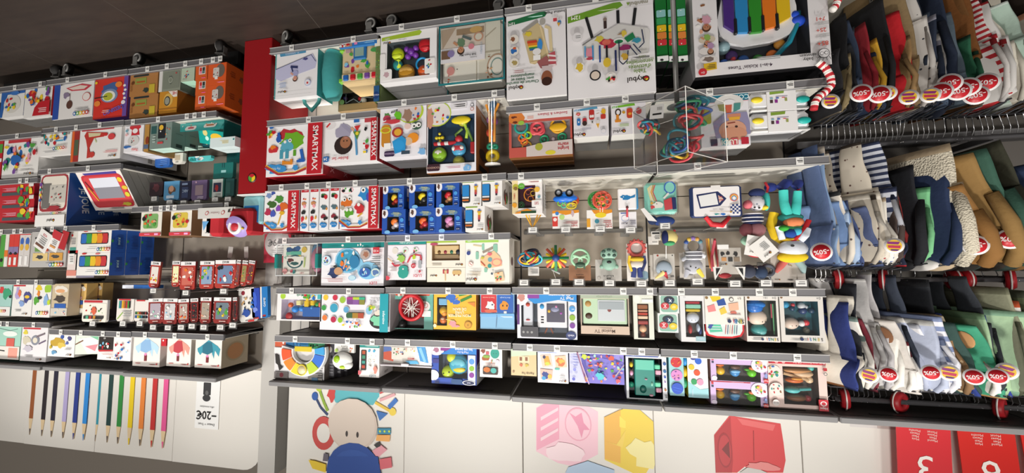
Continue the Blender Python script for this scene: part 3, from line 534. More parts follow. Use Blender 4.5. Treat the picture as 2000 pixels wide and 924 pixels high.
C('2.4', 'paint_set_box', 'flat grey box with four small photographs of painted animals', (60, 458, 130, 522), 'bdbab7', 'r .1 .15 .4 .2 333;r .12 .35 .42 .56 6f9a4e;r .3 .4 .5 .56 d0563a;r .08 .6 .5 .82 e3c98a;B .28 .72 .12 .06 3b3f45 3;r .55 .6 .92 .82 d7a04a;B .72 .7 .12 .05 4a4a4a 5;q .6 .93 .04;l .4 .86 .7 .9 1 888', dep=.12)
m_ = C('2.4', 'price_leaflet', 'tilted white leaflet hanging over the grey paint set box', (77, 461, 103, 492), 'f4f2f0', 'T VOS .5 .2 .1 c9414f;l .1 .3 .8 .7 4 aaa;r .1 .75 .8 .85 7a5040', y=-.012, dep=.002, z=.004, cat='leaflet'); m_.rotation_euler = (0, math.radians(28), 0)
m_ = C('2.4', 'price_leaflet', 'tilted red and white leaflet between the paint set and the markers', (103, 458, 122, 492), 'f4f2f0', 'r 0 0 1 .4 c9303b;l .1 .45 .8 .7 3 aaa;r .2 .75 .8 .85 e0a060', y=-.010, dep=.002, z=.004, cat='leaflet'); m_.rotation_euler = (0, math.radians(22), 0)
m_ = C('2.4', 'price_leaflet', 'narrow plain red leaflet nearest the boxes of markers', (121, 457, 134, 488), 'b8262e', '', y=-.008, dep=.002, z=.004, cat='leaflet'); m_.rotation_euler = (0, math.radians(16), 0)
C('2.4', 'white_green_box', 'slim pale box beside the upper row of rainbow markers, on the shelf', (136, 454, 151, 497), 'dcd9d0', 'r .1 .7 .9 .95 4a9a8a;e .3 .2 .12 0 c33;l .1 .3 .8 .6 4 999', dep=.08)
C('2.4', 'pink_label_box', 'slim pink labelled box standing on the slim pale box', (131, 500, 150, 543), 'e6d9d4', 'r 0 0 1 .1 c33;r .1 .12 .7 .5 f0eeea;r 0 .72 1 .92 e28f7f;l .15 .2 .6 .45 3 999', z=.113, dep=.08)
MK = 'R .1 .12 .92 .62 2a2f3a .04;'
for i, c in enumerate(('2e6fc0', '3a9a4a', 'e8c22a', 'e88a2a', 'c8343a')): MK += f'v {c} {.12+i*.16} .16 {.26+i*.16} .16 {.3+i*.155} .38 {.26+i*.16} .58 {.12+i*.16} .58;'
MK += 'e .25 .04 .07 .04 c33;e .65 .05 .07 .04 d77;q .65 .86 .04;l .2 .8 .6 .86 1 bbb'
for lv in range(2):
    for dp in range(3):
        C('2.4', 'marker_box', ('front ', 'second deep ', 'hindmost ')[dp] + ('lower' if lv == 0 else 'upper') + ' box of rainbow markers in the blue sided stack', (151, 451, 217, 496), 'f1eeea', MK, y=.012 + dp * .072, yw=.012, dep=.07, z=lv * .1285, h=.128, side='1f56b0', sspec='l .2 .2 .8 .85 9 16408c;e .02 .5 .12 0 2f9a4a' + (';t JE_JOUE .5 .5 .06 cfe 90' if dp == 0 else ''), group='boxes of rainbow markers')
def peg(px, py, z_y=-.45, lab='', col='c9c7c4', L=.22, plate=True):
    """wire peg reaching forward from the panel with a clear price plate on its tip"""
    x, z = W(px, py, z_y)
    t = thing('peg_hook', lab, 'hook', (x, YB, z)); d = z_y - YB
    MB().tube([(0, -.001, 0), (0, d, 0), (0, d - .006, .006)], .0022, mat(col, .3, .6), 6).build('wire', t)
    m = MB(); m.box(-.021, -.005, -.012, .021, -.001, .012, '8b8985', .002); m.build('back_clip', t)
    if plate:
        m = MB(); m.box(-.026, d - .010, -.014, .026, d - .007, .022, CLEAR(.25)); m.box(-.019, d - .0115, -.010, .019, d - .0102, .014, 'e9e8e5'); m.box(-.013, d - .0122, .003, .012, d - .0116, .006, '555'); m.box(-.013, d - .0122, -.004, .008, d - .0116, -.002, '666'); m.build('price_plate', t)
    return x, z
def hang(name, label, rect, y, spec='', base='w', dep=.012, tilt=0, cat='pack', group=None, win=None, wtoys='', header=None, side=None):
    """a flat carded pack hanging from a peg; the peg passes through the slot at its top"""
    Xl, Xr, Zb, Zt = WR(rect, y); w = Xl - Xr; h = Zt - Zb; m = MB()
    m.prism([(-w / 2, 0), (w / 2, 0), (w / 2, h - .012), (w / 2 - .01, h), (-w / 2 + .01, h), (-w / 2, h - .012)], 0, dep, mat(base, .4), mat(side or base, .4))
    art(m, spec, lambda u, v, d: (w / 2 - u, -d, v), w, h)
    m.box(-.010, -.004, h - .0085, .010, -.0032, h - .0055, '3a3838')
    o = m.build(name, None, ((Xl + Xr) / 2, y, Zb), (0, math.radians(tilt), 0)); return tag(o, label, cat, group)
# wall bar of the right run
def bar(lab, xl, xr, px, py):
    z = W(px, py, -.21)[1]; m = MB(); m.box(xl + .01, -.222, z - .012, xr - .01, -.2005, z + .012, mat('6f6c69', .4), .003); m.cyl((xl + .02, -.24, z), (xr - .02, -.24, z), .004, '8b8985', 8); tag(m.build('peg_bar', None), lab, 'rail'); return z
bar('grey peg bar behind the boxes of rainbow markers', 2.56, 3.15, 180, 549)
bar('grey peg bar above the red sticker packs', 1.93, 2.52, 400, 566)
bar('grey peg bar above the lower pencil and sticker packs', 1.93, 3.15, 260, 640)
o = C('3.5', 'pen_pack', 'long flat pack with blue and white pens', (238, 556, 300, 561), '2a6fc0', 'r 0 0 .36 1 eef1f4', y=.06, dep=.05); o.location.x = W(270, 558, -.39)[0]; o.location.z = W(270, 557, -.39)[1]
HP = 'r .05 .02 .8 .12 c2313b;R .02 .15 .98 .98 f5efe2 .02;x .15 .25 .85 .6 10 .03 2 gkrk;B .5 .5 .12 .2 e06a4a 3;r .1 .72 .9 .86 333;r .2 .72 .3 .86 5a8;r .34 .72 .44 .86 b43;r .5 .72 .6 .86 d93;L .75 .92 .05'
for i in range(4):
    hang('pencil_pack', ('front white pack with a hand print and a strip of colours', 'second white pack right behind the hand print pack', 'third white pack behind the hand print pack', 'hindmost white pack in the hand print row')[i], (161, 586, 209, 629), -.44 + i * .05, HP if i == 0 else 'r .05 .02 .8 .12 c2313b;l .1 .3 .8 .8 4 aaa', 'efeae2', group='hand print packs')
for px, lab in ((185, 'front hand print pack'), (244, 'coloured pencil pack'), (277, 'paint colour pack')): peg(px, 631, -.45, 'wire peg holding the ' + lab)
for a, b, c, lab in ((228, 584, 261, 'upright pack of wooden coloured pencils with a red banner'), (263, 586, 291, 'upright pack with two rows of paint colours')):
    hang('colour_pack', lab, (a, b, c, 628), -.44, ('r .1 0 .8 .06 c33;' + ';'.join(f'r {.12+i*.09} .08 {.19+i*.09} .42 {k}' for i, k in enumerate('2a9d8f 3a5fa0 e8c22a e88a2a 8a5a38 c8343a 4fa23f 222222'.split())) + ';s .04 8b3 .1 .9 .4 .6;l .3 .5 .9 .8 3 999') if a == 228 else 'r .1 0 .7 .06 c33;r .05 .55 .95 .68 2b2b30;r .05 .72 .95 .85 2a3550;' + ';'.join(f'r {.1+i*.14} .56 {.2+i*.14} .67 {k};r {.1+i*.14} .73 {.2+i*.14} .84 {k2}' for i, (k, k2) in enumerate(zip('3a7a4a c9a53a a83a2a 5a3020 222222 883333'.split(), '2a5fb0 e8c22a 5a9a4a 2a7f9f 222222 444444'.split()))), 'ebe5de')
# sticker packs
SP = 'r 0 0 1 .14 f0eeee;T MAKE .5 .07 .07 444;R .14 .2 .86 .84 %s .04;x .2 .25 .8 .75 8 .1 %d %s;x .02 .2 .12 .8 6 .03 3 w;x .88 .2 .98 .8 6 .03 4 w;l .2 .88 .8 .94 1 f3c9c0'
RA = [(294, 511, 313, 562, 4, 'e8e0d8', 'yor'), (336, 510, 351, 560, 0, 'eeb', 'rwo'), (352, 511, 381, 566, 0, 'c96a5a', 'rwo'), (390, 510, 418, 564, 0, '8fa5c0', 'ygb'), (420, 508, 460, 563, 0, '6f86a8', 'rwk'), (462, 508, 470, 560, 5, '7a4a4a', 'ryo'), (473, 509, 484, 559, 5, '9a8a5a', 'ygo'), (486, 509, 498, 556, 8, '6a3a3a', 'ryo')]
LBA = ['yellow haired doll', 'narrow white and orange', 'red and white sea', 'grey bear with a yellow hat', 'wide penguin with a red cap', 'dark sliver first after the penguin', 'olive and green', 'last and narrowest dark']
for i, (a, b, c, d, tl, bg, cs) in enumerate(RA):
    x, z = peg((a + c) / 2, d + 5, -.45, 'wire peg holding the ' + LBA[i] + ' pack under the cube speakers', plate=i in (0, 2, 4))
    for k in range(3 if i < 5 else 1):
        hang('sticker_pack', ('' if k == 0 else ('second ', 'third ')[k - 1]) + LBA[i] + ' sticker pack, red row under cube speakers', (a, b, c, d), -.445 + k * .045, SP % (bg, i * 3 + k, cs), 'b23a30', .01, tilt=tl, group='red sticker packs', side='7d1f1c')
RB = [(289, 583, 317, 632, -2, 'b5a8b5', 'wem'), (318, 583, 346, 633, 0, 'cfcdd0', 'ewc'), (347, 584, 368, 632, -3, 'b8a59a', 'wro'), (391, 581, 412, 632, 0, 'a89a8a', 'wse'), (417, 581, 451, 632, 0, '6e7d88', 'gyk'), (371, 583, 386, 630, -3, '3a2020', 'rk'), (454, 581, 462, 628, -3, '3a2020', 'kr')]
LBB = ['lilac portrait', 'glossy silver grey', 'tilted orange edged', 'narrow cream figure', 'wide blue and green scene', 'nearly black', 'black sliver']
for i, (a, b, c, d, tl, bg, cs) in enumerate(RB):
    x, z = peg((a + c) / 2, d + 6, -.45, 'wire peg holding the ' + LBB[i] + ' pack nearer the canopy')
    for k in range(3 if i < 5 else 1):
        hang('sticker_pack', ('' if k == 0 else ('second ', 'third ')[k - 1]) + LBB[i] + ' sticker pack, red row by tilted game pack', (a, b, c, d), -.445 + k * .045, SP % (bg, i * 5 + k, cs), '8f2b27', .01, tilt=tl, group='red sticker packs', side='5d1a18')
for (a, b, c, d), base, sp, lab, tl in (((464, 562, 494, 629), 'eae7e2', 'e .3 .15 .12 0 8a2030;x .2 .25 .9 .65 14 .1 4 eukb;B .5 .75 .3 .12 2b4fa0 3;r .6 .95 1 1 c33', 'tilted white game pack with crowded figures', -6), ((489, 563, 505, 623), '2646b0', 'B .4 .4 .3 .3 3a62d0 3;r .2 .95 .8 1 c33;B .4 .7 .3 .1 7a8fe0 2', 'tilted bright blue pack next to the white game pack', -6), ((507, 560, 521, 621), '1f78c0', 'r 0 0 .2 1 e9e6e2;r .3 .9 .7 .97 c33;T GAME .6 .5 .07 d5e5f5 -90', 'slim sky blue pack at the end of the sticker row', -4)):
    hang('game_pack', lab, (a, b, c, d), -.42, sp, base, .02, tilt=tl)
for a, b, c, tl, lab in ((446, 488, 455, 6, 'left hanging white paper strip under the cube speakers'), (476, 488, 484, -4, 'right hanging white paper strip under the cube speakers')):
    hang('paper_strip', lab, (a, b - 6, c, 507), -.30, '', 'e8e5e0', .001, tilt=tl, cat='strip')
# hanging audio cards of bay 1
for i, (a, b, c, d, base, sp, lab) in enumerate(((320, 354, 350, 391, '5a9ac8', 'B .5 .45 .25 .25 6a5040 2;e .5 .4 .16 .16 d9a587;r .2 .75 .7 .9 cde', 'sky blue audio card with a portrait'), (351, 354, 373, 392, '23253f', 'r .2 .3 .75 .85 39456a;T ABC .5 .5 .12 a8b8d0;r .2 .1 .7 .2 8090b0', 'navy audio card with small castle print'), (374, 352, 404, 391, '6d5a80', 'r .25 .25 .75 .75 a08a94;l .2 .8 .8 .95 2 c5b8cc;e .3 .1 .05 .05 b9a;', 'purple audio card with a beige plaque'), (409, 350, 438, 386, '1d5a52', 'r .2 -.02 .9 1.0 c6cdc8;r .28 .2 .8 .7 2f3550;B .5 .5 .14 .2 a33 3;l .3 .78 .8 .9 2 555', 'green audio card behind a white printed slip'), (440, 349, 457, 385, '23504f', 'r .1 .2 .6 .8 30605c', 'dark teal audio card half hidden by the red stand'), (292, 356, 318, 384, '33252c', 'B .5 .4 .3 .3 5c3038 3', 'very dark audio card with a maroon print'))):
    hang('audio_card', lab, (a, b, c, d), -.42, sp, base, .014, group='audio cards')
    peg((a + c) / 2, d + 4, -.43, 'wire peg above the ' + lab, plate=True)
# --- bay 1 of the right run
HB = 'R .12 .05 .68 .14 2b3335 .03;r .2 .2 .6 .48 8f9a4a;r .25 .35 .55 .42 b5562a;B .6 .8 .12 .12 33403a 3;r .72 .55 .92 .95 c9b23a;e .12 .4 .05 0 6a3d1c;t GOUI .08 .6 .1 8a4a20 -90'
C('1.1', 'log_gift_box', 'lower brown gift box with a black handle strap', (254, 141, 308, 183), 'b07a45', HB, dep=.22, h=.127, group='brown gift boxes')
C('1.1', 'log_gift_box', 'upper brown gift box with a black handle strap, stacked on its twin', (254, 184, 308, 226), 'b07a45', HB, dep=.22, z=.1275, h=.127, group='brown gift boxes')
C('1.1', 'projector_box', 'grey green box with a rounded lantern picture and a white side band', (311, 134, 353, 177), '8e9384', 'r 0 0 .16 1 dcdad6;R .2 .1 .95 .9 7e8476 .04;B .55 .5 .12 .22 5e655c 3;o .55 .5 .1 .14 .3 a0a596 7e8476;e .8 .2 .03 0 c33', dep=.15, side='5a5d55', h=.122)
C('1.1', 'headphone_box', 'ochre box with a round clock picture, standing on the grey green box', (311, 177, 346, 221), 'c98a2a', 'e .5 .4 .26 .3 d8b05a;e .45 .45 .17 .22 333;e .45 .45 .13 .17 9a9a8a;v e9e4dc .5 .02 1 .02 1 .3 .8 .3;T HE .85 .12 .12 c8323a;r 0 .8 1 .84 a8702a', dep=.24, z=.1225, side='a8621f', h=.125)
C('1.1', 'alarm_clock_box', 'small pale mint box with red and blue dots', (354, 131, 380, 158), 'b5c4ae', 'x .3 .3 .7 .7 6 .06 3 rbrk;t moon .3 .85 .1 888', dep=.1, side='8ba085', h=.08, top='b9e8cf')
for i, (a, b, c, d, lab) in enumerate(((382, 127, 405, 155, 'lowest'), (382, 155, 405, 183, 'middle'), (381, 183, 403, 214, 'top'))):
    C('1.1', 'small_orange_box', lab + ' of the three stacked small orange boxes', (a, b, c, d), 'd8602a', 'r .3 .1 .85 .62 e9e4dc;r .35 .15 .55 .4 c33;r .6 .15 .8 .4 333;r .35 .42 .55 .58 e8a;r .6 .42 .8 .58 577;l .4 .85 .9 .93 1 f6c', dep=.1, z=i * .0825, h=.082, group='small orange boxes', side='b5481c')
for lv in range(2):
    for dp in range(2):
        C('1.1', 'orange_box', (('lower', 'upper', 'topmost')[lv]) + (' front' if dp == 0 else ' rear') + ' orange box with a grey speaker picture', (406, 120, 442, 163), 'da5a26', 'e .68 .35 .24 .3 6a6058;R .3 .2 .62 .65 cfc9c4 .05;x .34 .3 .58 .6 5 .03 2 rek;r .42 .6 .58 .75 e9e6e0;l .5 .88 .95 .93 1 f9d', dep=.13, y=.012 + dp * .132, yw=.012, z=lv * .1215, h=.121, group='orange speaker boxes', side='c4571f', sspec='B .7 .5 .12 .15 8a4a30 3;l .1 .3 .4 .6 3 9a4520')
C('1.2', 'spinner_box', 'white box with two red lobes around a smiling disc', (243, 243, 280, 297), 'f0eef2', 'e .55 .08 .3 .1 c9323a;v c9323a .4 .1 .72 .1 .8 .38 .36 .38;e .56 .22 .14 .09 f4eded;e .5 .58 .3 .2 d8d6d4;x .35 .5 .65 .65 5 .03 3 krk;B .2 .8 .2 .06 3a6fb5 2;T Yoto .62 .92 .09 d44;e .15 .2 .07 .05 7ab;e .15 .35 .07 .05 ebb', dep=.16)
C('1.2', 'ochre_toy_box', 'narrow ochre box beside the red spinner box', (282, 240, 291, 296), 'b98a45', 'e .7 .6 .4 .14 8a3a20;r 0 .75 1 .9 5a6a8a', dep=.16, side='8f6a35')
for i in range(3):
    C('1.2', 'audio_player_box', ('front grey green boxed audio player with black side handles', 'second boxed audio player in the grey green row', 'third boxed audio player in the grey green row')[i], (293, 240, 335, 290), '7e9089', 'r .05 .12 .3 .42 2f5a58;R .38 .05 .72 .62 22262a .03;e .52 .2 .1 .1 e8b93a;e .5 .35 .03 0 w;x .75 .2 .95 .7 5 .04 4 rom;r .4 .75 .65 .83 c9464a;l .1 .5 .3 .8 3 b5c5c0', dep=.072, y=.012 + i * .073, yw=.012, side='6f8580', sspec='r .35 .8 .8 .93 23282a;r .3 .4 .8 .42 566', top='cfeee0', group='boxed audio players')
t = thing('display_tray', 'teal cardboard display tray with yellow dots', 'display', (W(392, 250, -.52)[0], -.5, SH['1.2'][1]))
mm = MB(); mm.box(-.13, 0, 0, .13, .27, .02, mat('1f8583', .4)); mm.box(-.13, .25, .02, .13, .27, .16, mat('1a6f70', .4)); mm.box(-.13, 0, .02, -.126, .27, .10, mat('1a7a7a', .4)); mm.build('tray', t)
mm = MB(); mm.add([(-.145, -.012, .018), (.15, -.012, .008), (.125, -.03, .062), (-.135, -.03, .068)], [(0, 1, 2, 3)], mat('38b3b0', .4)); art(mm, 'R .15 .3 .42 .85 f2efe9 .04;r .22 .45 .36 .65 c9465a;R .6 .2 .9 .7 f2efe9 .04;r .66 .3 .84 .5 b5652a;x .05 .1 .95 .4 9 .02 4 owt', lambda u, v, d: (.14 - u * .97, -.013 - v * .34 - d, .014 + v), .28, .05); mm.build('header_flap', t)
for i, (px, py, wd_, hh, ang, c, sp, lab) in enumerate(((392, 272, .105, .085, 12, '17a79e', 'e .62 .45 .2 .26 f0c23a;e .25 .25 .08 0 e8d58a;e .3 .6 .06 0 cfe;e .5 .8 .06 0 cfe', 'bright turquoise sleeve with a large yellow sun'), (366, 262, .055, .08, 6, '1e5560', 'e .6 .35 .28 .3 f0c23a;e .3 .25 .12 0 e8d58a;e .35 .6 .1 0 e8d58a', 'dark teal sleeve with yellow circles'), (444, 272, .055, .075, 0, '5f9aa8', 'e .4 .5 .3 .3 d8883a;B .8 .4 .15 .2 6a4a8a 3', 'grey blue sleeve with an orange disc'))):
    x, z = W(px, py, -.5); m = MB(); m.box(-wd_, 0, 0, wd_, .012, hh, mat(c, .35), .003); art(m, sp, lambda u, v, d: (wd_ - u, -d, v), wd_ * 2, hh)
    tag(m.build('audio_sleeve', None, (x, -.44 + i * .05, SH['1.2'][1] + .027), (-.35, math.radians(ang), 0)), lab, 'sleeve')
C('1.2', 'white_audio_box', 'white rounded box with yellow lettering beside the red stand', (409, 284, 458, 311), 'dfeff0', 'l .35 .3 .75 .7 3 e3cf8a;e .95 .3 .03 0 t', z=.112, dep=.1, y=.02, h=.052)
for (a, b, c, d, base, sp, lab, cat) in ((303, 294, 332, 326, '2a62b0', 'l .15 .1 .85 .9 7 5a8ad0', 'blue hanging audio pack', 'pack'), (337, 299, 357, 319, 'eae6dd', 'r .25 .2 .75 .7 c9b8a0', 'small white hanging pack', 'pack'), (368, 305, 412, 314, '5fd0d0', 'x .1 .1 .9 .9 6 .1 3 cwt', 'crumpled light turquoise bag', 'bag'), (417, 318, 455, 350, '1f6f6a', 'r .4 .45 .65 .6 9cc;s .02 234 .45 0 .45 .3;s .02 234 .55 0 .55 .3', 'wide dark teal display card', 'card'), (265, 301, 290, 322, '9a9794', 'r .5 .1 .52 .9 777', 'plain grey upturned carton', 'box')):
    hang('hanging_pack', lab + ' below the audio players', (a, b, c, d), -.40, sp, base, .02, cat=cat)
CB = 'R .12 .10 .82 .70 %s .08;x .2 .15 .85 .6 9 .08 %d rogs;e .18 .3 .09 0 1a1a1a;t Yo%sto .5 .66 .05 345;r 0 .87 1 1 d8404a;l .1 .9 .5 .97 1 f9c;r .72 .9 .9 .97 fbe'
C('1.4', 'camera_box', 'white box with a green farm picture and black lens dot', (275, 413, 316, 461), 'eee8dc', CB % ('7fb069', 3, ''), dep=.17, side='83603f')
C('1.4', 'camera_box', 'white box with a yellow animal picture and black lens dot', (333, 411, 374, 460), 'eee8dc', CB % ('d9c04a', 5, ''), dep=.17, side='83603f')
C('1.4', 'blue_story_box', 'narrow white box with a blue wing print between the camera box and red speaker', (395, 412, 411, 461), 'ebe8e4', 'v 6aa8dc 0 .45 .8 .45 .2 .8;l .2 .85 .8 .92 1 999', y=.03, dep=.14)
xa, xb, z0, z1 = WR((384, 408, 455, 430), -.52)
m = MB(); w = xa - xb; m.box(-w / 2, -.02, 0, w / 2, .10, .012, mat('f0eee8', .4), .003); m.add([(-w / 2 * .94, -.024, .002), (w / 2, -.024, .002), (w / 2 * .86, -.036, .062), (-w / 2 * .86, -.036, .062)], [(0, 1, 2, 3)], mat('f3f1ec', .4))
art(m, 'o .28 .5 .05 0 .3 c9323a f3f1ec;o .74 .5 .05 0 .3 c9323a f3f1ec;t Toniebox_1 .5 .5 .17 8a4a50;r .88 .2 .93 .5 444', lambda u, v, d: (w / 2 * .96 - u * .96, -.0245 - v * .2 - d, .004 + v), w, .056)
tag(m.build('sloping_lid_box', None, ((xa + xb) / 2, -.49, SH['1.4'][1])), 'white sloping lid box with red rings, before the red cube speakers', 'box')
# two red cube speakers
for (a, b, c, d, y, lab, face) in ((398, 436, 431, 470, -.46, 'plain red cube speaker, right hand one with no face turned out', 0), (440, 433, 488, 474, -.52, 'red cube speaker with a lilac rim and white ring on its top', 1)):
    xa, xb, z0, z1 = WR((a, b, c, d), y); w = (xa - xb) / 2; zs = SH['1.4'][1] + .0125
    t = thing('cube_speaker', lab, 'speaker', ((xa + xb) / 2, y, zs))
    h = .135; m = MB(); m.box(-w, 0, 0, w, .11, h, mat('b3202b', .9), .016); m.build('body', t)
    if face:
        m = MB(); m.tube([(0, .0, h * .72), (0, -.010, h * .76)], [w * .78, w * .72], mat('a58fd0', .4), 24); m.build('rim', t)
        m = MB(); m.ring((0, -.014, h * .72), w * .42, .010, mat('f3f0f2', .3)); m.ell((0, -.016, h * .72), (w * .33, .01, w * .3), mat('c8323f', .3)); m.ell((-w * .6, -.014, h * .8), .006, mat('e8c93a')); m.ell((w * .62, -.014, h * .62), .006, mat('e9e9f5')); m.build('top_button', t)
    else: m = MB(); m.box(-w * .9, .01, -.0, w * .9, .1, .006, mat('efefef')); m.build('base_plate', t)
# top shelf of the right run
C('2.6', 'gem_box', 'white box with golden gems and a red banner', (94, 655, 146, 697), 'f0eeee', 'r .05 0 .8 .07 c2313b;B .4 .38 .32 .25 c9a53a 4;B .5 .5 .15 .15 e3c65a 2;B .52 .15 .08 .1 3a55a0 3;B .8 .2 .08 .1 4a4a80 5;B .72 .4 .06 .08 5a6ab0 1;B .25 .82 .1 .1 6aa0c8 2;B .12 .6 .05 .1 c8b03a 6;L .82 .9 .05;l .6 .6 .9 .7 2 999', dep=.15, sspec='B .5 .6 .3 .12 c99a8a 3', side='d9d4cf')
o = C('2.6', 'paper_craft_box', 'tilted pale green and white open box of folded paper', (154, 658, 190, 692), 'dfe9dc', 'v f7f3ef .1 .2 .9 .1 .9 .9 .5 .98;v 7ac29a .5 .05 .95 .1 .9 .3;v e88f9a .4 .6 .9 .5 .8 .85;s .05 7a5030 .0 .5 .3 .3', dep=.12, yaw=-14)
C('2.6', 'rock_paint_box', 'white box with a black square of painted pebbles', (191, 659, 256, 704), 'f3eeec', 'r .02 .02 .38 .05 c33;r .5 .02 .85 .06 c33;r .02 .05 .47 .60 2b2422;v c9323a .02 .6 .47 .58 .47 .64 .05 .68;x .08 .12 .42 .5 8 .04 3 cwree;x .55 .2 .95 .95 12 .04 8 brcrb;L .65 .9 .045;L .42 .88 .04;l .1 .7 .5 .78 2 c99', dep=.14)
def lamp(name, lab, rect, c, c2, **k):
    C('1.6', name, lab, rect, 'f0e9e2', f'v {c2} .08 .35 .2 .28 .5 .05 .85 .25 .95 .35 .9 .6 .75 .4 .72 .68 .6 .4 .3 .45 .2 .58 .1 .45;v {c} .28 .25 .42 .12 .62 .12 .68 .45 .48 .55 .28 .5;v e9e5e6 .30 .5 .48 .55 .66 .5 .62 .64 .36 .62;r .43 .58 .53 .82 7a2a30;e .48 .6 .05 .04 e8b;l .05 .88 .3 .93 1 c66;l .6 .9 .85 .95 1 955;r .88 .88 .93 .93 c33', dep=.16, **k)
lamp('light_shade_box', 'white box with a pale blue hanging shade and a yellow corner', (260, 660, 313, 716), '8fb8e0', 'b9dcf2')
C('1.6', 'red_cube_box', 'tiny red box wedged between the blue and red shade boxes', (315, 660, 325, 676), 'c8202c', 'e .4 .4 .15 0 w', dep=.04)
lamp('light_shade_box', 'white box with a red hanging shade', (326, 661, 373, 716), 'c2434c', 'f0a090')
lamp('light_shade_box', 'white box with a teal hanging shade, beside the kraft side with an orange disc', (381, 663, 433, 719), '2b7288', '3f9aae', side='a79880', sspec='o .5 .5 .36 .34 .2 9c8a6c a79880;e .5 .5 .3 .28 b07a4c')
for i, (b, k, w0, w1, n) in enumerate((('3', 7, 0, 1, 0),)): pass
# --- bay b2: baby toys beside the red stand
yf, zs = SH['b2.1']
t = C('b2.1', 'play_mat_box', 'tall white play mat box with a sketched sitting baby and teal handle', (537, 97, 620, 190), 'f0eef0', 'r 0 0 .03 1 5aa5a5;v 4a8fb5 .10 .01 .72 .01 .72 .06 .12 .08;t M_-_NAISSANCE .4 .035 .03 dde;v c4c4e2 .02 .35 .88 .10 .98 .28 .95 .42 .5 .52 .15 .62 .02 .55;s .012 4a5578 .02 .35 .85 .12 .96 .28;B .72 .20 .07 .03 4a4a85 3;B .48 .40 .10 .12 b5b5d5 4;s .05 333a66 .38 .33 .55 .36;s .03 333a66 .4 .33 .44 .45;f .5 .60 .05 d9a08c 4a3028 a5a5cc;o .80 .72 .07 0 .15 a8b5dc e9e8ee;v c33 .78 .71 .82 .71 .82 .75 .78 .75;l .08 .66 .3 .78 4 8aa0c8;L .22 .87 .035;r .02 .95 .9 .955 ccc', dep=.12, side='3f9a9a', top='f0eef0')
m = MB(); w0 = W(620, 130, yf)[0]; xa, xb, z0, z1 = WR((620, 97, 652, 178), yf, zs)
m.tube([((xa + xb) / 2, yf + .06, zs + .004), ((xa + xb) / 2, yf + .06, zs + .03), ((xa + xb) / 2 + .004, yf + .055, (z0 + z1) / 2), ((xa + xb) / 2 + .002, yf + .06, z1 - .02), ((xa + xb) / 2, yf + .06, z1 + .012)], [(xa - xb) * .40, (xa - xb) * .50, (xa - xb) * .52, (xa - xb) * .50, (xa - xb) * .36], mat('3f9a9a', .8, 0, 'cloth'), 18)
tag(m.build('rolled_mat'), 'rolled teal quilted mat standing on end next to the play mat box', 'mat')
z = t.location.z + 0; m = MB(); xa, zz = W(578, 184, yf); xb, _ = W(613, 184, yf); zt = W(590, 205, yf)[1]
m.tube([(xa, yf + .05, zz - .012), (xa - .012, yf + .05, zz + .03), ((xa + xb) / 2, yf + .05, zt + .01), (xb + .012, yf + .05, zz + .03), (xb, yf + .05, zz - .012)], .009, mat('4aa5a0', .7), 8); h_ = m.build('handle', t); h_.matrix_parent_inverse = Matrix.Translation(-Vector(t.location))
t = thing('activity_cube', 'wooden activity cube with animal buttons, piano keys and lime corners', 'toy', (W(698, 130, yf)[0], yf + .03, zs))
w = .108; h = W(700, 158, yf + .02)[1] - zs; Wd = 'cdb488'
m = MB(); m.box(-w, .0, .008, w, .16, h, mat('c6ab7c', .5), .006); art(m, 'R .03 .06 .97 .74 d8c39a .05;x .1 .12 .9 .66 7 .07 3 pgrob;x .08 .12 .92 .68 6 .05 9 grbocg;r .03 .78 .97 .97 e5d6b4;r .12 .1 .24 .2 b99;e .85 .2 .1 .06 4a9a4a', lambda u, v, d: (w - u, -d, v), 2 * w, h); m.build('cube_body', t)
m = MB(); m.box(-w * .30, -.012, h * .0, w * .35, 0, h * .42, mat('2a6ea8', .4), .004); m.box(-w * .2, -.014, h * .08, w * .25, -.012, h * .34, mat('8fa89a', .4)); m.box(-w * .30, -.013, h * .0, w * .35, -.001, h * .09, mat('3aa0e0', .3)); m.build('book', t)
for i, c in enumerate(('b', 'r', 'g', 'p', 'r')): m = MB(); x = (w * .72 - i * w * .36); m.box(x - w * .13, -.014, h * .80, x + w * .13, -.001, h * .95, mat(c, .3), .004); m.build('piano_key', t)
for s in (-1, 1):
    for q in (.03, .86): m = MB(); m.box(s * w - .014, -.006, h * q, s * w + .014, .02, h * (q + .12), mat('7fc23a', .4), .005); m.build('corner_guard', t)
m = MB(); m.cyl((w + .006, .05, h * .75), (w + .014, .05, h * .75), .022, mat('b5654a', .4)); m.build('side_dial', t)
xa, xb, z0, z1 = WR((664, 166, 734, 214), yf + .19)
t = C('b2.1', 'bead_maze_box', 'tall open carton with a wire bead maze behind the activity cube', (662, 90, 738, 214), '8a7450', 'r .02 .86 .98 .99 a3875c;e .1 .8 .06 0 7a9a5a', y=.20, dep=.13, win=(.06, .6, .96, .85, '3a3530'), wtoys='bead_maze rod a5aeb0 .012 .15 .6 .15 .8 .35 .72 .5 .82 .62 .70 .85 .74 .85 .6; + ball r .5 .72 .05; + ball dcd8cc .6 .76 .07; + ball p .12 .68 .05', film=False, side='6e5a3c')
C('b2.1', 'blue_header_card', 'low blue box below the activity cube with a photograph of babies', (662, 84, 736, 97), '2f78c0', 'r 0 0 .35 1 a58a78;x .03 .1 .33 .9 8 .05 3 wsrwb;r .42 .2 .5 .8 e8b;l .6 .2 .95 .9 2 9cd0f0', y=-.012 + .012, dep=.015, h=.022)
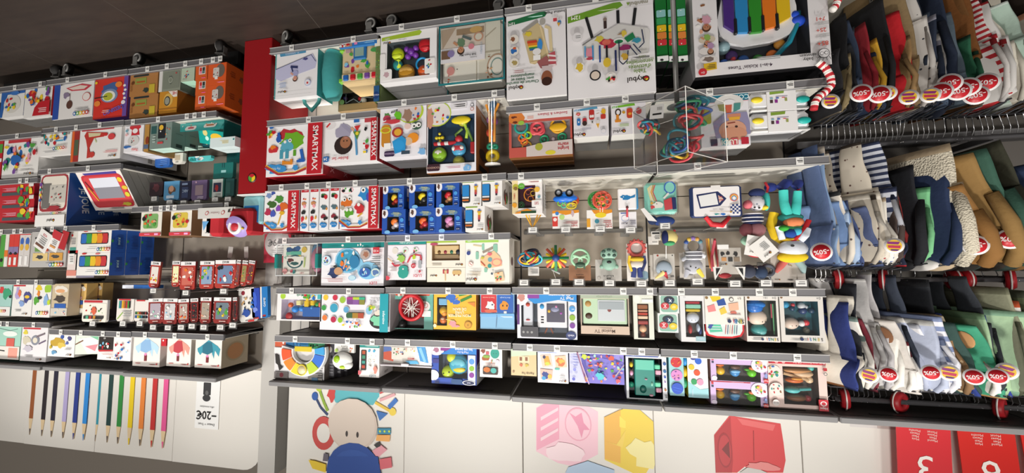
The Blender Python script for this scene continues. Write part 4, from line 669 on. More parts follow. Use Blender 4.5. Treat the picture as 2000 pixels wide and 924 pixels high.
C('b2.1', 'green_toy_box', 'narrow green box of a baby toy with a dark blue badge at its upper end', (733, 92, 744, 200), '6d7f4c', 'x .1 .1 .9 .7 30 .12 4 galg;r 0 0 1 .12 efe9d8;r 0 .75 1 1 2a5a8a;e .45 .9 .5 .06 1f3f7a;t vtech .45 .9 .03 dde', dep=.2, y=.013)
def smart(key, lab, rect, inner, ax=.75, gr=None, dep=.30, sp=1, **k):
    C(key, 'construction_set_box', lab, rect, 'f1eff0', inner + f';r {ax} 0 1 1 bf1f2c;T SMARTMAX {ax+(1-ax)*.52} .5 .102 f4e8e8 90', side='9d1822', sspec='T SMARTMAX .22 .5 .10 d88a8f 90;T SMARTMAX .58 .5 .10 c07a80 90' if sp else '', dep=dep, top='b01c28', **k)
CL = 'B .2 .85 .2 .10 3a8fd0 5;t My_First .2 .85 .04 dcecf8;s .03 e0a83a .02 .78 .25 .95 .55 .95 .74 .86;s .03 b5303a .02 .81 .25 .97 .55 .97 .74 .89;B .55 .86 .06 .06 3a8fd0 3;'
smart('b2.2', 'large construction set box with a green dinosaur and blue mammoth', (521, 244, 632, 343), 'B .42 .22 .24 .17 b5303a 5;B .46 .32 .24 .18 6fae2a 3;B .36 .42 .12 .14 5aa8c0 6;r .24 .48 .30 .66 4a9ab0;r .34 .48 .40 .66 4a9ab0;r .48 .5 .53 .62 5fa02a;e .33 .33 .025 0 w;e .42 .31 .03 0 w;e .42 .31 .012 0 k;B .14 .46 .10 .10 c9323a 4;B .12 .42 .05 .05 e8802a 2;B .22 .24 .05 .12 2a5ab0 1;s .05 2a62b5 .62 .5 .66 .7;B .64 .72 .09 .05 2a62b5 4;s .05 e08a2a .30 .74 .48 .76;s .04 e08a2a .32 .7 .32 .78;s .04 e08a2a .46 .68 .47 .78;v 5aa 0 0 0 0;x .03 .03 .2 .2 6 .04 3 groyb;' + CL)
C('b2.2', 'construction_set_box', 'construction set box with a curly haired child holding a toy rocket', (632, 233, 737, 317), 'f1eff0', 'e .12 .1 .11 .1 e3dfe0;s .03 c33 .05 .14 .12 .05;B .40 .26 .18 .22 a5a0b5 4;s .06 9a96ad .35 .1 .52 .3;s .04 s .52 .2 .62 .34;e .38 .60 .17 .21 2f2220;e .42 .53 .10 .14 a06a4c;e .39 .5 .012 0 k;e .45 .5 .012 0 k;r .4 .42 .46 .44 c88;s .035 5a9ac8 .60 .25 .64 .85;v 5a8a3a .56 .3 .7 .3 .64 .5;v c33 .58 .18 .7 .16 .64 .3;e .64 .35 .03 0 e8d03a;x .76 .2 .86 .85 6 .04 5 rgbky;r .58 .02 .68 .1 2b6ab0;r .78 .02 .92 .12 b8434a;T Builder_Set .34 .90 .06 c2404c;R .02 .84 .13 .97 2b6ab0 .02;T 24 .07 .9 .06 w;r .90 0 1 1 bf1f2c;T SMARTMAX .955 .5 .096 f4e8e8 90', side='a51b26', sspec='T SMARTMAX .2 .5 .11 d88a8f 90;', dep=.27, top='f3f1f2')
SA = 'B .12 .12 .1 .07 7a92c0 3;B .24 .06 .06 .05 3a52a0 2;B .42 .22 .15 .10 4a8a3a 3;B .22 .33 .14 .09 41682f 5;B .55 .40 .12 .13 d8682a 2;B .42 .44 .08 .10 8a4ab0 4;B .12 .52 .11 .10 b53050 1;B .26 .57 .08 .10 4a5ab5 6;B .52 .56 .09 .05 e0b02a 3;s .03 e0b02a .5 .58 .42 .84;'
smart('b2.3', 'medium construction set box printed with safari animals, beside the blue speaker', (516, 374, 585, 452), SA + CL, .70, dep=.2, sp=0)
NA = ('x .2 .1 .8 .35 4 .12 3 roy;B .4 .35 .3 .05 c98a5a 2;B .5 .42 .2 .05 f0a0a8 3;B .45 .56 .3 .07 2b2b2b 4;B .3 .72 .18 .08 d0303a 2;B .75 .7 .12 .05 e0a83a 1;', 'B .4 .18 .3 .06 3a7a3a 2;B .65 .22 .25 .06 c9303a 3;B .35 .2 .2 .04 1f1f1f 4;B .5 .46 .35 .06 55707a 5;B .8 .5 .12 .04 e0903a 1;B .5 .68 .3 .07 8a2a38 4;B .7 .73 .25 .05 2b2b2b 2;')
for i, (a, b) in enumerate(((587, 603), (605, 622), (624, 642), (644, 662))):
    C('b2.3', 'slim_construction_box', ('slim box with cow figures, nearest the safari box', 'slim box with cow figures, further from the safari box', 'slim box with a zebra figure, beside the cow figure boxes', 'slim box with a zebra figure, beside the bird box')[i], (a, 371, b, 451 - i), 'f1eff0', 'r .05 .01 .95 .08 b8242f;l .2 .03 .8 .06 1 f0c0c5;' + NA[i // 2] + 'B .5 .88 .4 .07 2f82c5 5;t My_First .5 .88 .025 dcecf8', dep=.2, group='slim construction boxes')
smart('b2.3', 'medium construction set box with round eyed blue and orange birds', (664, 367, 741, 447), 'e .18 .08 .16 .08 f0a0a8;e .18 .08 .14 .07 f1eff0;x .08 .04 .3 .12 5 .04 2 kgk;B .62 .2 .16 .16 2f88c8 3;B .74 .26 .08 .12 4a4aa8 2;e .60 .1 .06 0 w;e .60 .1 .025 0 k;B .2 .38 .17 .13 d8702a 4;e .12 .3 .05 0 w;e .26 .28 .05 0 w;e .13 .31 .02 0 k;e .26 .29 .02 0 k;B .08 .5 .07 .06 b0a898 3;B .24 .62 .12 .12 5aa02a 2;e .2 .55 .04 0 w;e .3 .55 .04 0 w;B .52 .52 .13 .13 c83038 5;e .5 .44 .04 0 w;s .04 d8a83a .48 .72 .6 .64;' + CL.replace('.2 .85 .2 .10', '.16 .86 .16 .09'), .76, dep=.2)
# clear case of bath toys on the next shelf
yf, zs = SH['b2.4']
t = C('b2.4', 'bath_toy_case', 'clear plastic case with teal side clips and a card of boat toys', (553, 477, 605, 537), 'f0eee4', 'v 9bc6b0 .02 .4 .2 .3 .15 .5;B .22 .15 .12 .12 1f5080 2;B .5 .13 .18 .1 1d4a78 4;e .55 .1 .1 .08 2a5a90;r .12 .22 .3 .32 7ac0a8;r .3 .2 .68 .32 5fb8a0;r .42 .33 .68 .45 e8d04a;e .80 .15 .1 .1 d8b84a;o .46 .55 .3 .23 .2 1f5a60 f0eee4;r .14 .38 .8 .52 f0eee4;B .3 .5 .12 .08 5a2a2a 2;B .45 .62 .2 .06 1f5a58 3;s .03 a8c83a .85 .4 .82 .75;T LUDI .75 .93 .045 c04050;e .45 .9 .06 0 3aa0a0;e .36 .88 .05 0 e06070;B .1 .88 .12 .1 e8a0a0 3', y=.03, dep=.02, z=.012)
xa, xb, z0, z1 = WR((541, 475, 620, 540), yf + .015, zs)
ox, oy, oz = t.location; case = thing('storage_case', 'clear plastic storage case around the boat toy card, teal clips on both sides', 'case', ((xa + xb) / 2, yf + .012, zs + .001)); w = (xa - xb) / 2; h = z1 - z0
m = MB()
for q in ((-w, 0, 0, w, .003, h), (-w, .117, 0, w, .12, h), (-w, 0, 0, -w + .003, .12, h), (w - .003, 0, 0, w, .12, h), (-w, 0, 0, w, .12, .003), (-w, 0, h - .003, w, .12, h)): m.box(*q, CLEAR(.06))
m.tube([(-w, 0, .006), (w, 0, .006), (w, 0, h - .006), (-w, 0, h - .006)], .0035, mat('dfe3e3', .2), 6, True); m.build('shell', case)
for s in (-1, 1): m = MB(); m.box(s * w - .009, -.008, h * .32, s * w + .009, .03, h * .75, mat('1f8580', .35), .004); m.build('clip', case)
m = MB(); m.ell((-w * .72, .06, h * .5), (.03, .05, h * .42), mat('b87a90', .6)); m.ell((-w * .60, .07, h * .25), (.03, .04, .05), mat('5a8ab0', .5)); m.build('folded_toy', case)
C('b2.4', 'water_mat_box', 'wide white box with a baby lying on a round blue water mat', (628, 473, 750, 558), 'eeedf1', 'r 0 0 1 .14 1a8a88;x .33 .04 .68 .1 4 .018 2 w;r 0 .145 1 .15 e8b0c0;e .43 .43 .205 .29 8cc8e8;e .58 .5 .1 .14 8cc8e8;e .76 .66 .17 .2 8cc8e8;e .43 .43 .18 .25 3f9cc0;x .33 .25 .55 .62 14 .035 3 cwboc;e .55 .46 .08 .15 2f7fae;s .02 e0b49a .42 .4 .38 .62;s .02 e0b49a .48 .55 .43 .66;B .22 .72 .1 .13 2c3f6e 3;e .30 .67 .07 .09 c89a74;e .25 .56 .03 .03 333;o .10 .42 .075 .11 .06 4a9ac8 d5e8f2;x .06 .36 .15 .48 6 .02 5 rbg;o .73 .30 .08 .12 .06 5a8ab0 b8a8a0;B .74 .3 .05 .07 a5715a 3;o .73 .70 .09 .11 .06 3a9acc 3a62b0;x .68 .62 .78 .76 6 .025 5 wcb;o .90 .70 .07 .10 .06 3a9acc cfe0d8;B .9 .7 .05 .07 5a7ab0 2;o .54 .82 .06 .06 .1 3a9acc bfe0ee;r .86 .14 .96 .28 c8353f;T +10 .91 .22 .05 w;l .02 .2 .3 .26 2 888;l .8 .33 .98 .55 5 777;l .02 .82 .4 .92 3 b88;T LUDI .88 .93 .055 c04050', dep=.12, side='d8d6d8')
t = C('b2.5', 'musical_blocks_box', 'slanted white box with a window onto coloured musical toys and a fox', (541, 574, 628, 627), 'eeeaea', 'e .13 .12 .06 0 a8cf3a;T Musik .52 .08 .08 4a8a6a;x .62 .02 .9 .2 12 .05 3 gcyrb;r .92 0 1 .22 4ab0b8', dep=.2, win=(.10, .24, .97, .95, 'd5cfe0'), wtoys='toy_fox ball e0622a .24 .45 .05; + front b02a30 .25 .85 .08 .14; + ball f0e0d8 .25 .8 .05; balls ball 2f8ae0 .35 .6 .07; + ball 2f8ae0 .5 .58 .06; + box 2a62b0 .55 .5 .98 .85; + ball 4aa0e0 .75 .55 .06; keys box e8c22a .58 .28 .68 .5; + box e8c22a .72 .28 .8 .45; + ball 3aa04a .85 .42 .05; + box e8e0a0 .4 .28 .5 .45; + box e86a4a .9 .35 .98 .5', side='e9e4e8')
IB = ''.join(f'o {a} {b} {r} 0 .12 d8d8d8 {c};' for a, b, r, c in ((.08, .12, .042, 'e6c23a'), (.22, .12, .042, 'c8304a'), (.33, .18, .048, '9ac23a'), (.06, .40, .04, '3a9a4a'), (.21, .40, .065, '3a9fc0'), (.39, .44, .045, '5fa5d0'), (.08, .67, .042, 'e07a3a'), (.21, .71, .045, 'b8244a'), (.31, .72, .04, '8fc02a'), (.72, .46, .052, '8cc0e0')))
C('b2.5', 'sensory_ball_box', 'wide white box with round windows of coloured sensory balls', (625, 574, 762, 646), 'eae8ee', IB + 'R .40 .10 .66 .30 7a4a8a .02;r .49 .10 .57 .3 8a5aa0;r .4 .1 .49 .17 b03a8a;r .49 .1 .58 .17 b8d03a;r .58 .1 .66 .17 3ab08a;r .58 .17 .66 .3 8a8a3a;R .40 .52 .65 .66 33603f .02;r .49 .52 .57 .66 a8802a;r .57 .52 .65 .66 b04a30;x .32 .74 .62 .92 12 .018 6 gyrpob;e .87 .72 .13 .2 2b2b2b;B .85 .70 .10 .14 7fd0a8 5;e .91 .70 .03 0 9ae0b8;B .88 .5 .07 .1 e8d8c8 4;e .92 .58 .04 .07 c8926a;x .72 .3 .84 .4 4 .03 3 ylg;t Balls,_Blocks|&_Buddies .82 .14 .042 555;r .885 0 1 1 18a0ae;T infantino .94 .62 .062 dff4f6 90', dep=.13, side='b8b4b8')
# keyboard toy in an open tray
t = C('b2.6', 'keyboard_toy_box', 'open black and white tray holding a curved rainbow keyboard toy', (536, 668, 634, 745), 'dcdadc', 'r 0 0 .22 .18 c85a3a;e .17 .07 .02 0 w;r .22 0 .68 .19 3a8ac8;t 2_3_3 .45 .08 .08 1f4a80;r .68 0 1 .19 3a9a6a;x .72 .04 .95 .14 6 .02 3 k;r 0 .19 .2 .34 e9e5e5;v 2a2523 .02 .35 .1 .4 .14 .7 .04 .6;v 2a2523 .08 .62 .2 .7 .12 .8;r .02 .82 .3 1 77706f;e .17 .9 .04 0 7a2030;r .7 .82 .98 1 8a8683;l .85 .6 .98 .95 6 444;r .78 .92 .9 1 3f6a8a', dep=.14, side='6e6661', sspec='e .3 .1 .2 .08 7a3a30;e .4 .22 .2 .08 b06a3a;l .2 .4 .8 .6 3 ccc;e .5 .7 .18 .06 8a3030')
yy, zz = SH['b2.6']; xa, xb, z0, z1 = WR((546, 680, 634, 744), yy - .02, zz + .02)
k = thing('keyboard_toy', 'curved rainbow keyboard toy with a white rim, tied to the tray', 'toy', ((xa + xb) / 2, yy - .012, z0)); cx_ = 0; R0, R1 = (xa - xb) * .5, (xa - xb) * .24; zc = R0 * .62
kc = ('e2572a', 'e8862a', 'ecd02a', 'e5e0d8', 'b8cf3a', '2f6fd0', '3aa0dc')
m = MB(); n = 26; V = []
for i in range(n + 1):
    a = math.radians(-12 + 204 * i / n); V.append((math.cos(a), math.sin(a)))
m.prism([(-x * R0, zc * .35 + z * R0 * .95) for x, z in V] + [(-x * R1, zc * .35 + z * R1 * .9) for x, z in reversed(V)], 0, .02, mat('f1f0ee', .3)); m.build('body', k)
for i, c in enumerate(kc[:3] + kc[4:]):
    m = MB(); s0 = (0, 33, 64, 116, 147, 180)[i] - 6; e0 = s0 + (30, 28, 28, 28, 30, 20)[i]
    P_ = [(math.cos(math.radians(s0 + (e0 - s0) * q / 4)), math.sin(math.radians(s0 + (e0 - s0) * q / 4))) for q in range(5)]
    m.prism([(x * R0 * .95, zc * .35 + z * R0 * .90) for x, z in P_] + [(x * R1 * 1.12, zc * .35 + z * R1 * 1.05) for x, z in reversed(P_)], -.006, .0, mat(c, .3)); m.build('key', k)
m = MB(); m.cyl((0, 0, zc * .35 + R0 * .68), (0, -.008, zc * .35 + R0 * .68), R0 * .2, mat('dccfa8', .3), 20); m.ring((0, -.008, zc * .35 + R0 * .68), R0 * .2, .003, mat('e8d03a', .3)); m.build('round_button', k)
m = MB(); m.box(-R1 * .8, -.004, zc * .02, R1 * .8, .0, zc * .34, mat('d8c02a', .5), .004); m.build('sheet', k)
for i in range(3): C('b2.6', 'grey_toy_box', ('dark grey box standing behind the keyboard toy, first of three', 'dark grey box behind the rattle card, second of three', 'dark grey box nearest the tall teal topped box, third of three')[i], (641 + i * 13, 672, 653 + i * 13, 738), '5d5c62', 'e .3 .25 .3 .08 dedede;l .1 .6 .9 .9 4 9a9aa0;e .6 .45 .15 .04 222', y=.05 + i * .03, dep=.1, side='4c4a50')
x0_, z0_ = W(671, 700, -.44)
t = thing('rattle_toy', 'white rattle toy with lime dots on a printed white card', 'toy', (W(672, 700, -.44)[0], -.44, SH['b2.6'][1]))
m = MB(); m.box(-.055, 0, 0, .055, .012, .05, 'f1efea'); art(m, 't Rattle .5 .4 .2 777;x .75 .1 .98 .9 5 .04 3 roso;e .12 .8 .08 0 b8d86a;l .2 .55 .7 .85 2 aaa', lambda u, v, d: (.055 - u, -d, v), .11, .05); m.build('card', t)
m = MB(); m.ell((0, -.012, .085), (.055, .022, .042), mat('f3f3ee', .3)); m.ell((-.03, -.014, .105), (.028, .018, .02), mat('f3f3ee', .3)); m.build('rattle_body', t)
m = MB(); m.ell((.018, -.03, .075), (.018, .008, .018), mat('9ac41f', .3)); m.ell((-.012, -.028, .112), (.017, .006, .009), mat('b8d83a', .3)); m.build('lime_knob', t)
C('b2.6', 'wooden_game_box', 'small white box with a teal top band and a column of dark squares', (702, 673, 741, 737), 'efebe8', 'r 0 0 1 .13 1f8a85;l .05 .02 .95 .1 2 cfe8e4;R .08 .2 .36 .80 2b2a28 .04;r .14 .22 .3 .32 b5502a;r .14 .36 .3 .46 3a8a6a;r .14 .52 .3 .6 3a9a8a;r .14 .65 .3 .74 b8402a;e .5 .22 .06 0 4aa8d0;e .75 .22 .06 0 4aa8d0;x .45 .35 .9 .55 14 .02 3 gekr;B .55 .7 .1 .06 e8e0da 3;B .85 .75 .1 .12 e08a7a 5;e .05 .86 .1 0 d0606a;T LUDI .72 .93 .06 3a5a6a', dep=.13, sspec='s .02 c33 .3 .5 .6 .4;T LUDI .5 .9 .06 766', side='e5e0dc')
# --- bay b3
EYE = '+ front f3f1ec {0} {1} {2} {3}; + front 1a1a1a {0} {1} .012 .012;'
C('b3.1', 'bath_toy_box', 'white box with a lime band and windows of bright bath cups', (743, 60, 853, 157), 'f1eff0', 'v a3bf35 .02 .08 .70 .02 .74 .06 .70 .12 .02 .15;t 12M+ .12 .115 .03 eef;L .12 .20 .028;t Coffret_bain .4 .17 .022 888;R .0 .42 .10 .74 f3f1ef .02;R .02 .74 .22 .96 f3f1ef .03;B .12 .85 .06 .06 c9a8b0 3;R .80 .62 .98 .92 f1efec .02;x .84 .66 .95 .8 6 .02 3 grb', dep=.2, win=(.12, .20, .88, .93, '4a5358'), wtoys='lime_cup ball c8dc1f .28 .40 .11; + front d8ea3a .28 .46 .09 .05; + rod c8dc1f .04 .3 .55 .32 .7; purple_flower ball 6a2a9a .52 .38 .07; + ball 7a3aa8 .60 .32 .05; + ball 7a3aa8 .44 .32 .05; + ball 7a3aa8 .60 .46 .05; + ball 7a3aa8 .46 .47 .05; red_cup ball c8202a .77 .28 .12; + front c8202a .78 .36 .08 .04; amber_bowl ball c8902a .44 .80 .15; + front e0b05a .44 .76 .12 .07; blue_ring ring 2a9ad8 .72 .66 .10 .018; orange_fish ball e0622a .74 .80 .10; + front f3f1ec .76 .8 .03 .03; + front 1a1a1a .76 .8 .012 .012; teal_jug ball 2a8a8a .28 .62 .09', tspec='')
yf, zs = SH['b3.1']; xa, xb, z0, z1 = WR((858, 44, 984, 163), yf + .01, zs)
t = thing('foam_mat_bag', 'clear zipped bag with teal piping holding a folded foam mat', 'bag', ((xa + xb) / 2, yf + .012, zs)); w = (xa - xb) / 2; h = z1 - z0
m = MB(); m.box(-w + .01, .012, .004, w - .01, .10, h - .012, mat('e9e6da', .6), .012)
art(m, 'r .62 .0 .97 1 dcd8c8;s .02 b5ad9a .62 .34 .9 .12;r .62 .5 .97 .53 b8b09c;s .012 b8b09c .58 .55 .58 1;o .92 .78 .17 .22 .12 b89a80 e9e6da;o .92 .78 .11 .15 .15 7a9a94 e9e6da;x .74 .6 .86 .95 8 .02 3 BsBu;e .15 .78 .065 .075 d8938c;e .26 .76 .01 .01 333;x .1 .86 .14 .97 5 .014 3 ro;o .62 .25 .08 .08 .3 c99a80 dcd8c8', lambda u, v, d: (w - .01 - u, .012 - d, .004 + v), 2 * w - .02, h - .016); m.build('mat_block', t)
m = MB(); m.box(-w * .42, .006, h * .04, w * .97, .0085, h * .62, mat('d9cdbf', .4))
art(m, 'v b5a08a 0 .05 .35 .02 .04 .6;r .36 .08 .98 .25 9c8468;e .8 .15 .14 .09 cfa968;r .0 .6 1 1 efedf2;f .46 .68 .075 c9906a 3a2418 6a8a6a;s .06 5a6a6a .5 .3 .7 .42;r .02 .66 .22 .9 7a5a45;e .24 .76 .08 .1 8f82b5;e .70 .62 .065 .08 e08a98;T Soft_Foam_Mat .62 .84 .05 333;t Foldable .75 .92 .035 555;t infantino .92 .7 .06 9ab -90', lambda u, v, d: (w * .97 - u, .006 - d, h * .04 + v), w * 1.39, h * .58); m.build('paper_insert', t)
m = MB(); m.box(-w, .0, .0, w, .11, h, CLEAR(.10), .012); m.build('clear_cover', t)
m = MB(); m.tube([(-w, .0, .006), (-w, 0, h - .01), (w, .0, h - .01), (w, .0, .006)], .006, mat('0f6a70', .6), 8, True); m.tube([(-w, .11, .006), (-w, .11, h - .01), (w, .11, h - .01), (w, .11, .006)], .006, mat('0f6a70', .6), 8, True); m.build('piping', t)
C('b3.1', 'dark_toy_box', 'dark carton with a circular print behind the bath cup box', (764, 120, 862, 182), '4a4744', 'r .0 .0 .3 1 6a6762;o .5 .5 .16 0 .3 2a2828 44413f;r .3 .75 .95 .9 2e2b2a', y=.225, dep=.1)
C('b3.2', 'eyed_fish_box', 'white box with a blue fish, an amber ball and a pair of goggle eyes', (742, 206, 833, 306), 'eceaf0', 'B .15 .2 .09 .1 5a8a4a 3;e .15 .22 .085 .07 b5405a;e .15 .3 .075 .06 e6e2e4;v 333 .24 .08 .46 .03 .47 .07 .24 .12;t GET_READY .35 .08 .03 eee;e .66 .12 .28 .23 b8d03a;e .64 .10 .26 .22 cfc6c6;B .6 .2 .12 .14 9a7a68 3;x .7 .05 .9 .3 6 .035 5 rbgo;B .40 .18 .08 .10 6ac02a 5;R .05 .35 .24 .80 c8862a .06;o .14 .46 .12 .06 .25 d0e03a c8862a;r .11 .72 .26 .84 f5f3f0;R .12 .88 .34 .99 3a2a4a .03;t YOOKIDOO .23 .93 .028 d8c0e0;B .28 .30 .22 .05 c9404a 3;e .40 .52 .12 .1 a8383a;e .41 .52 .08 .07 e0a83a;e .62 .42 .07 .06 e8c8c0;R .70 .34 .92 .50 3f5a4a .08;e .75 .42 .055 .048 w;e .85 .41 .055 .048 w;e .76 .43 .02 .018 k;e .86 .42 .02 .018 k;e .74 .66 .12 .1 e8922a;e .64 .72 .09 .08 d8b898;v 2a92d0 .30 .7 .5 .6 .6 .68 .58 .9 .36 .95;e .44 .78 .12 .1 2f9ada;B .94 .95 .1 .08 7ab0e0 3;r .5 .9 .68 .97 3a4a5a', dep=.2)
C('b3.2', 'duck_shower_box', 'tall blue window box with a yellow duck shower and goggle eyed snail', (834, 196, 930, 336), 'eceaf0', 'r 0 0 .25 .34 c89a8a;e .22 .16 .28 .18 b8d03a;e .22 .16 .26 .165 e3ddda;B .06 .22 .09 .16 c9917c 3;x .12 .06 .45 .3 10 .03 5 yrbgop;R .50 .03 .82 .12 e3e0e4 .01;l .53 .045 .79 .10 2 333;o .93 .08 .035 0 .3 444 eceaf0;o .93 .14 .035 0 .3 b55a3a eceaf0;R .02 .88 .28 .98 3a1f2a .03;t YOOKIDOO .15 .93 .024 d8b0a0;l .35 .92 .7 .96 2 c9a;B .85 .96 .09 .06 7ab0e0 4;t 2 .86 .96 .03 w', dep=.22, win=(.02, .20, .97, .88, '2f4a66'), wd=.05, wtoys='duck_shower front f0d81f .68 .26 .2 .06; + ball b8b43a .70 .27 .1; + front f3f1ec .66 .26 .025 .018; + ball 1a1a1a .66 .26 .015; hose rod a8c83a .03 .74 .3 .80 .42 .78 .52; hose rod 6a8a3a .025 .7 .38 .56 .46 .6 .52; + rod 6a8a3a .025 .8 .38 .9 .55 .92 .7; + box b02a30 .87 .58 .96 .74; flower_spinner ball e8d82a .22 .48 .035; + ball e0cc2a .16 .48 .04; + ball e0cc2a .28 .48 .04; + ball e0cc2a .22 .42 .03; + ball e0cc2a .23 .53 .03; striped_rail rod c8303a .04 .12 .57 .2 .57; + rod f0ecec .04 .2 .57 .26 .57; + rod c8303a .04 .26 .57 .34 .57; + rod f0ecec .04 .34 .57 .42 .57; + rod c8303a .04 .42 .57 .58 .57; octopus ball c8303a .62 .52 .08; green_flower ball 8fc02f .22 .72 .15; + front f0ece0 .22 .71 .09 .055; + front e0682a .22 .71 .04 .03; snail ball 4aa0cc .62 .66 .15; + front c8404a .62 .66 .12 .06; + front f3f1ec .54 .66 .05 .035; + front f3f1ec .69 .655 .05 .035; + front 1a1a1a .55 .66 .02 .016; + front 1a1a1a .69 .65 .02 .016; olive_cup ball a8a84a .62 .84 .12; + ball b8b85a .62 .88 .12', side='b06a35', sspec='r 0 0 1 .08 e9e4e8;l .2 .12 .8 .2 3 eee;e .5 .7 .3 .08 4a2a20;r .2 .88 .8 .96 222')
yf, zs = SH['b3.2']; xa, xb, z0, z1 = WR((945, 198, 977, 320), yf + .03, zs)
t = thing('toy_tube', 'tall clear tube of toys on orange straps with a yellow ring', 'toy', ((xa + xb) / 2, yf + .045, zs)); w = (xa - xb) / 2; h = z1 - z0
m = MB(); m.tube([(0, 0, .002), (0, 0, h)], w, CLEAR(.05), 22); m.build('clear_tube', t)
m = MB(); m.tube([(0, 0, h - .002), (0, 0, h + .004)], w * .95, mat('c9c5c0', .3), 20); m.build('cap', t)
for s in (-1, 1): m = MB(); m.tube([(s * w * .75, -w * .2, .02), (s * w * .35, -w * .3, h * .2), (s * w * .3, -w * .3, h * .45), (s * w * .25, -w * .3, h * .66)], .006, mat('d88a1f', .5), 7); m.build('strap', t)
m = MB(); m.ring((0, -w * .1, h * .87), w * .55, .012, mat('d8b81f', .3)); m.build('ring', t)
m = MB(); m.ring((w * .3, -w * .1, h * .72), w * .25, .008, mat('1f8a6a', .3)); m.ring((-w * .3, -w * .1, h * .73), w * .22, .008, mat('1f8a6a', .3)); m.build('green_links', t)
m = MB(); m.ell((w * .35, 0, h * .5), (.018, .015, .02), mat('b8402a')); m.ell((w * .4, 0, h * .3), (.014, .012, .018), mat('8a5a90')); m.ell((-w * .3, 0, h * .33), (.014, .012, .018), mat('7a4a80')); m.ell((0, .01, h * .1), (.02, .015, .04), mat('2a5a80')); m.build('beads', t)
C('b3.2', 'white_card_tray', 'white curved cardboard tray behind the clear toy tube', (935, 190, 990, 216), 'ece6d8', '', y=.12, dep=.1)
BZ = ('e8c22a b8301f', 'e8d01f 333333', 'c8202a d89a6a', 'e8782a e8e0e8', 'e8682a c8303a', 'd88ac0 e8a8c8'); BT = ('round yellow and red figure, lower row by the construction boxes', 'yellow bird figure, middle of the lower row', 'red figure with a brown base, last of the lower row', 'orange and white figure, on top by the construction boxes', 'red and green figure, middle of the upper row', 'pink pig-like figure, last of the upper row')
for i in range(6):
    a, b, c, d = ((748, 361, 789, 407), (799, 360, 848, 407), (852, 358, 897, 405), (746, 409, 792, 460), (800, 408, 851, 459), (851, 407, 902, 458))[i]; c1, c2 = BZ[i].split()
    t = C('b3.3', 'figurine_box', 'blue window box with a ' + BT[i], (a, b, c, d), '2353ad', f'e .1 .16 .16 .2 eceaf0;B .1 .16 .07 .12 5a4038 3;B .62 .2 .24 .11 5f86a8 5;t Waou .62 .17 .07 e9d86a;t Tuut .62 .24 .06 e9d86a;e .85 .45 .08 0 4a9ae0;l .75 .6 .95 .75 2 8ab8ec;e .86 .88 .1 .06 14306a;t vtech .86 .88 .04 dde;e .25 .94 .12 .08 7ab8e8', dep=.15, z=(i // 3) * .1155, h=.115, win=(.22, .30, .72, .93, '2e3440'), wd=.05, film=True,
          wtoys=f'figure ball {c1} .42 .5 .14; + ball {c2} .52 .62 .13; + front {c1} .5 .44 .12 .09; + ball {c2} .38 .72 .08', side='1f4a9c', sspec='r .2 .1 .8 .45 e8e4ec;x .3 .15 .7 .4 5 .1 3 kor;r .2 .5 .8 .65 c98a5a;o .5 .8 .25 0 .3 a8a090 1f4a9c', group='blue figurine boxes')
    if i == 3: pass
for i, (a, b, c, d, z, lab) in enumerate(((903, 353, 940, 404, 0, 'white box with a blue lamp window, first of the lower pair'), (942, 352, 981, 403, 0, 'white box with a blue lamp window, at the outer end of the lower row'), (909, 404, 947, 455, 1, 'white box with a blue lamp window, alone on top of the other two'))):
    C('b3.3', 'stacking_tower_box', lab, (a, b, c, d), 'f3f1ee', 'r 0 .01 .62 .06 8fae3a;R -.0 .14 .42 .86 27323a .08;B .2 .3 .16 .1 2a8ad0 3;r .0 .15 .36 .6 2a86cc;r .0 .62 .36 .68 dfe8f0;r .0 .69 .36 .73 6a4a30;r .0 .74 .34 .79 d8702a;r .66 .14 .78 .24 4a6ab8;r .62 .2 .84 .26 d8a83a;r .66 .26 .78 .36 e8c83a;r .66 .36 .78 .46 c8603a;r .66 .46 .78 .54 b84050;r .67 .54 .77 .62 3a2a3a;l .55 .72 .95 .82 2 aaa;L .78 .92 .045', dep=.15, z=z * .1155, h=.115, side='eeeae6', sspec='e .5 .55 .3 .28 5a4034;x .35 .35 .65 .8 7 .1 3 rgobw', group='blue lamp window boxes')
C('b3.4', 'water_circuit_box', 'white box with a teal band and a turquoise whale under red pipes', (757, 472, 832, 547), 'eeeaee', 'r 0 0 1 .10 1a8f88;T CIRCUIT_À_EAU .5 .05 .035 e0f4f0;r 0 .105 1 .115 e8b0c0;e .2 .25 .08 0 e3dcd0;e .47 .25 .08 0 dfe8dc;e .74 .25 .08 0 e8dcdc;x .66 .2 .82 .3 5 .025 3 rgk;x .42 .2 .52 .3 4 .02 3 gr;s .04 5a9a6a .26 .38 .4 .34;s .04 c8404f .38 .36 .46 .46 .42 .58;s .04 c8404f .54 .56 .62 .40 .76 .36 .88 .38 .9 .5;B .72 .42 .05 .08 b8cf3a 4;B .38 .46 .12 .1 9ac85a 3;s .025 d8b890 .02 .44 .16 .54;s .045 c8404f .14 .56 .22 .64 .34 .62;e .70 .64 .06 0 c83f4c;t LA .70 .64 .04 w;R .30 .68 .58 .96 2f9f90 .12;e .44 .70 .12 .07 2f9f90;e .44 .72 .02 0 w;R .83 .5 .91 .7 a8acb0 .02;B .87 .78 .03 .04 c8404f 2;l .05 .66 .28 .78 3 a99;e .02 .95 .08 .06 d84a5a;T LUDI .82 .88 .065 c84a5a', dep=.13, side='d8d4d6')
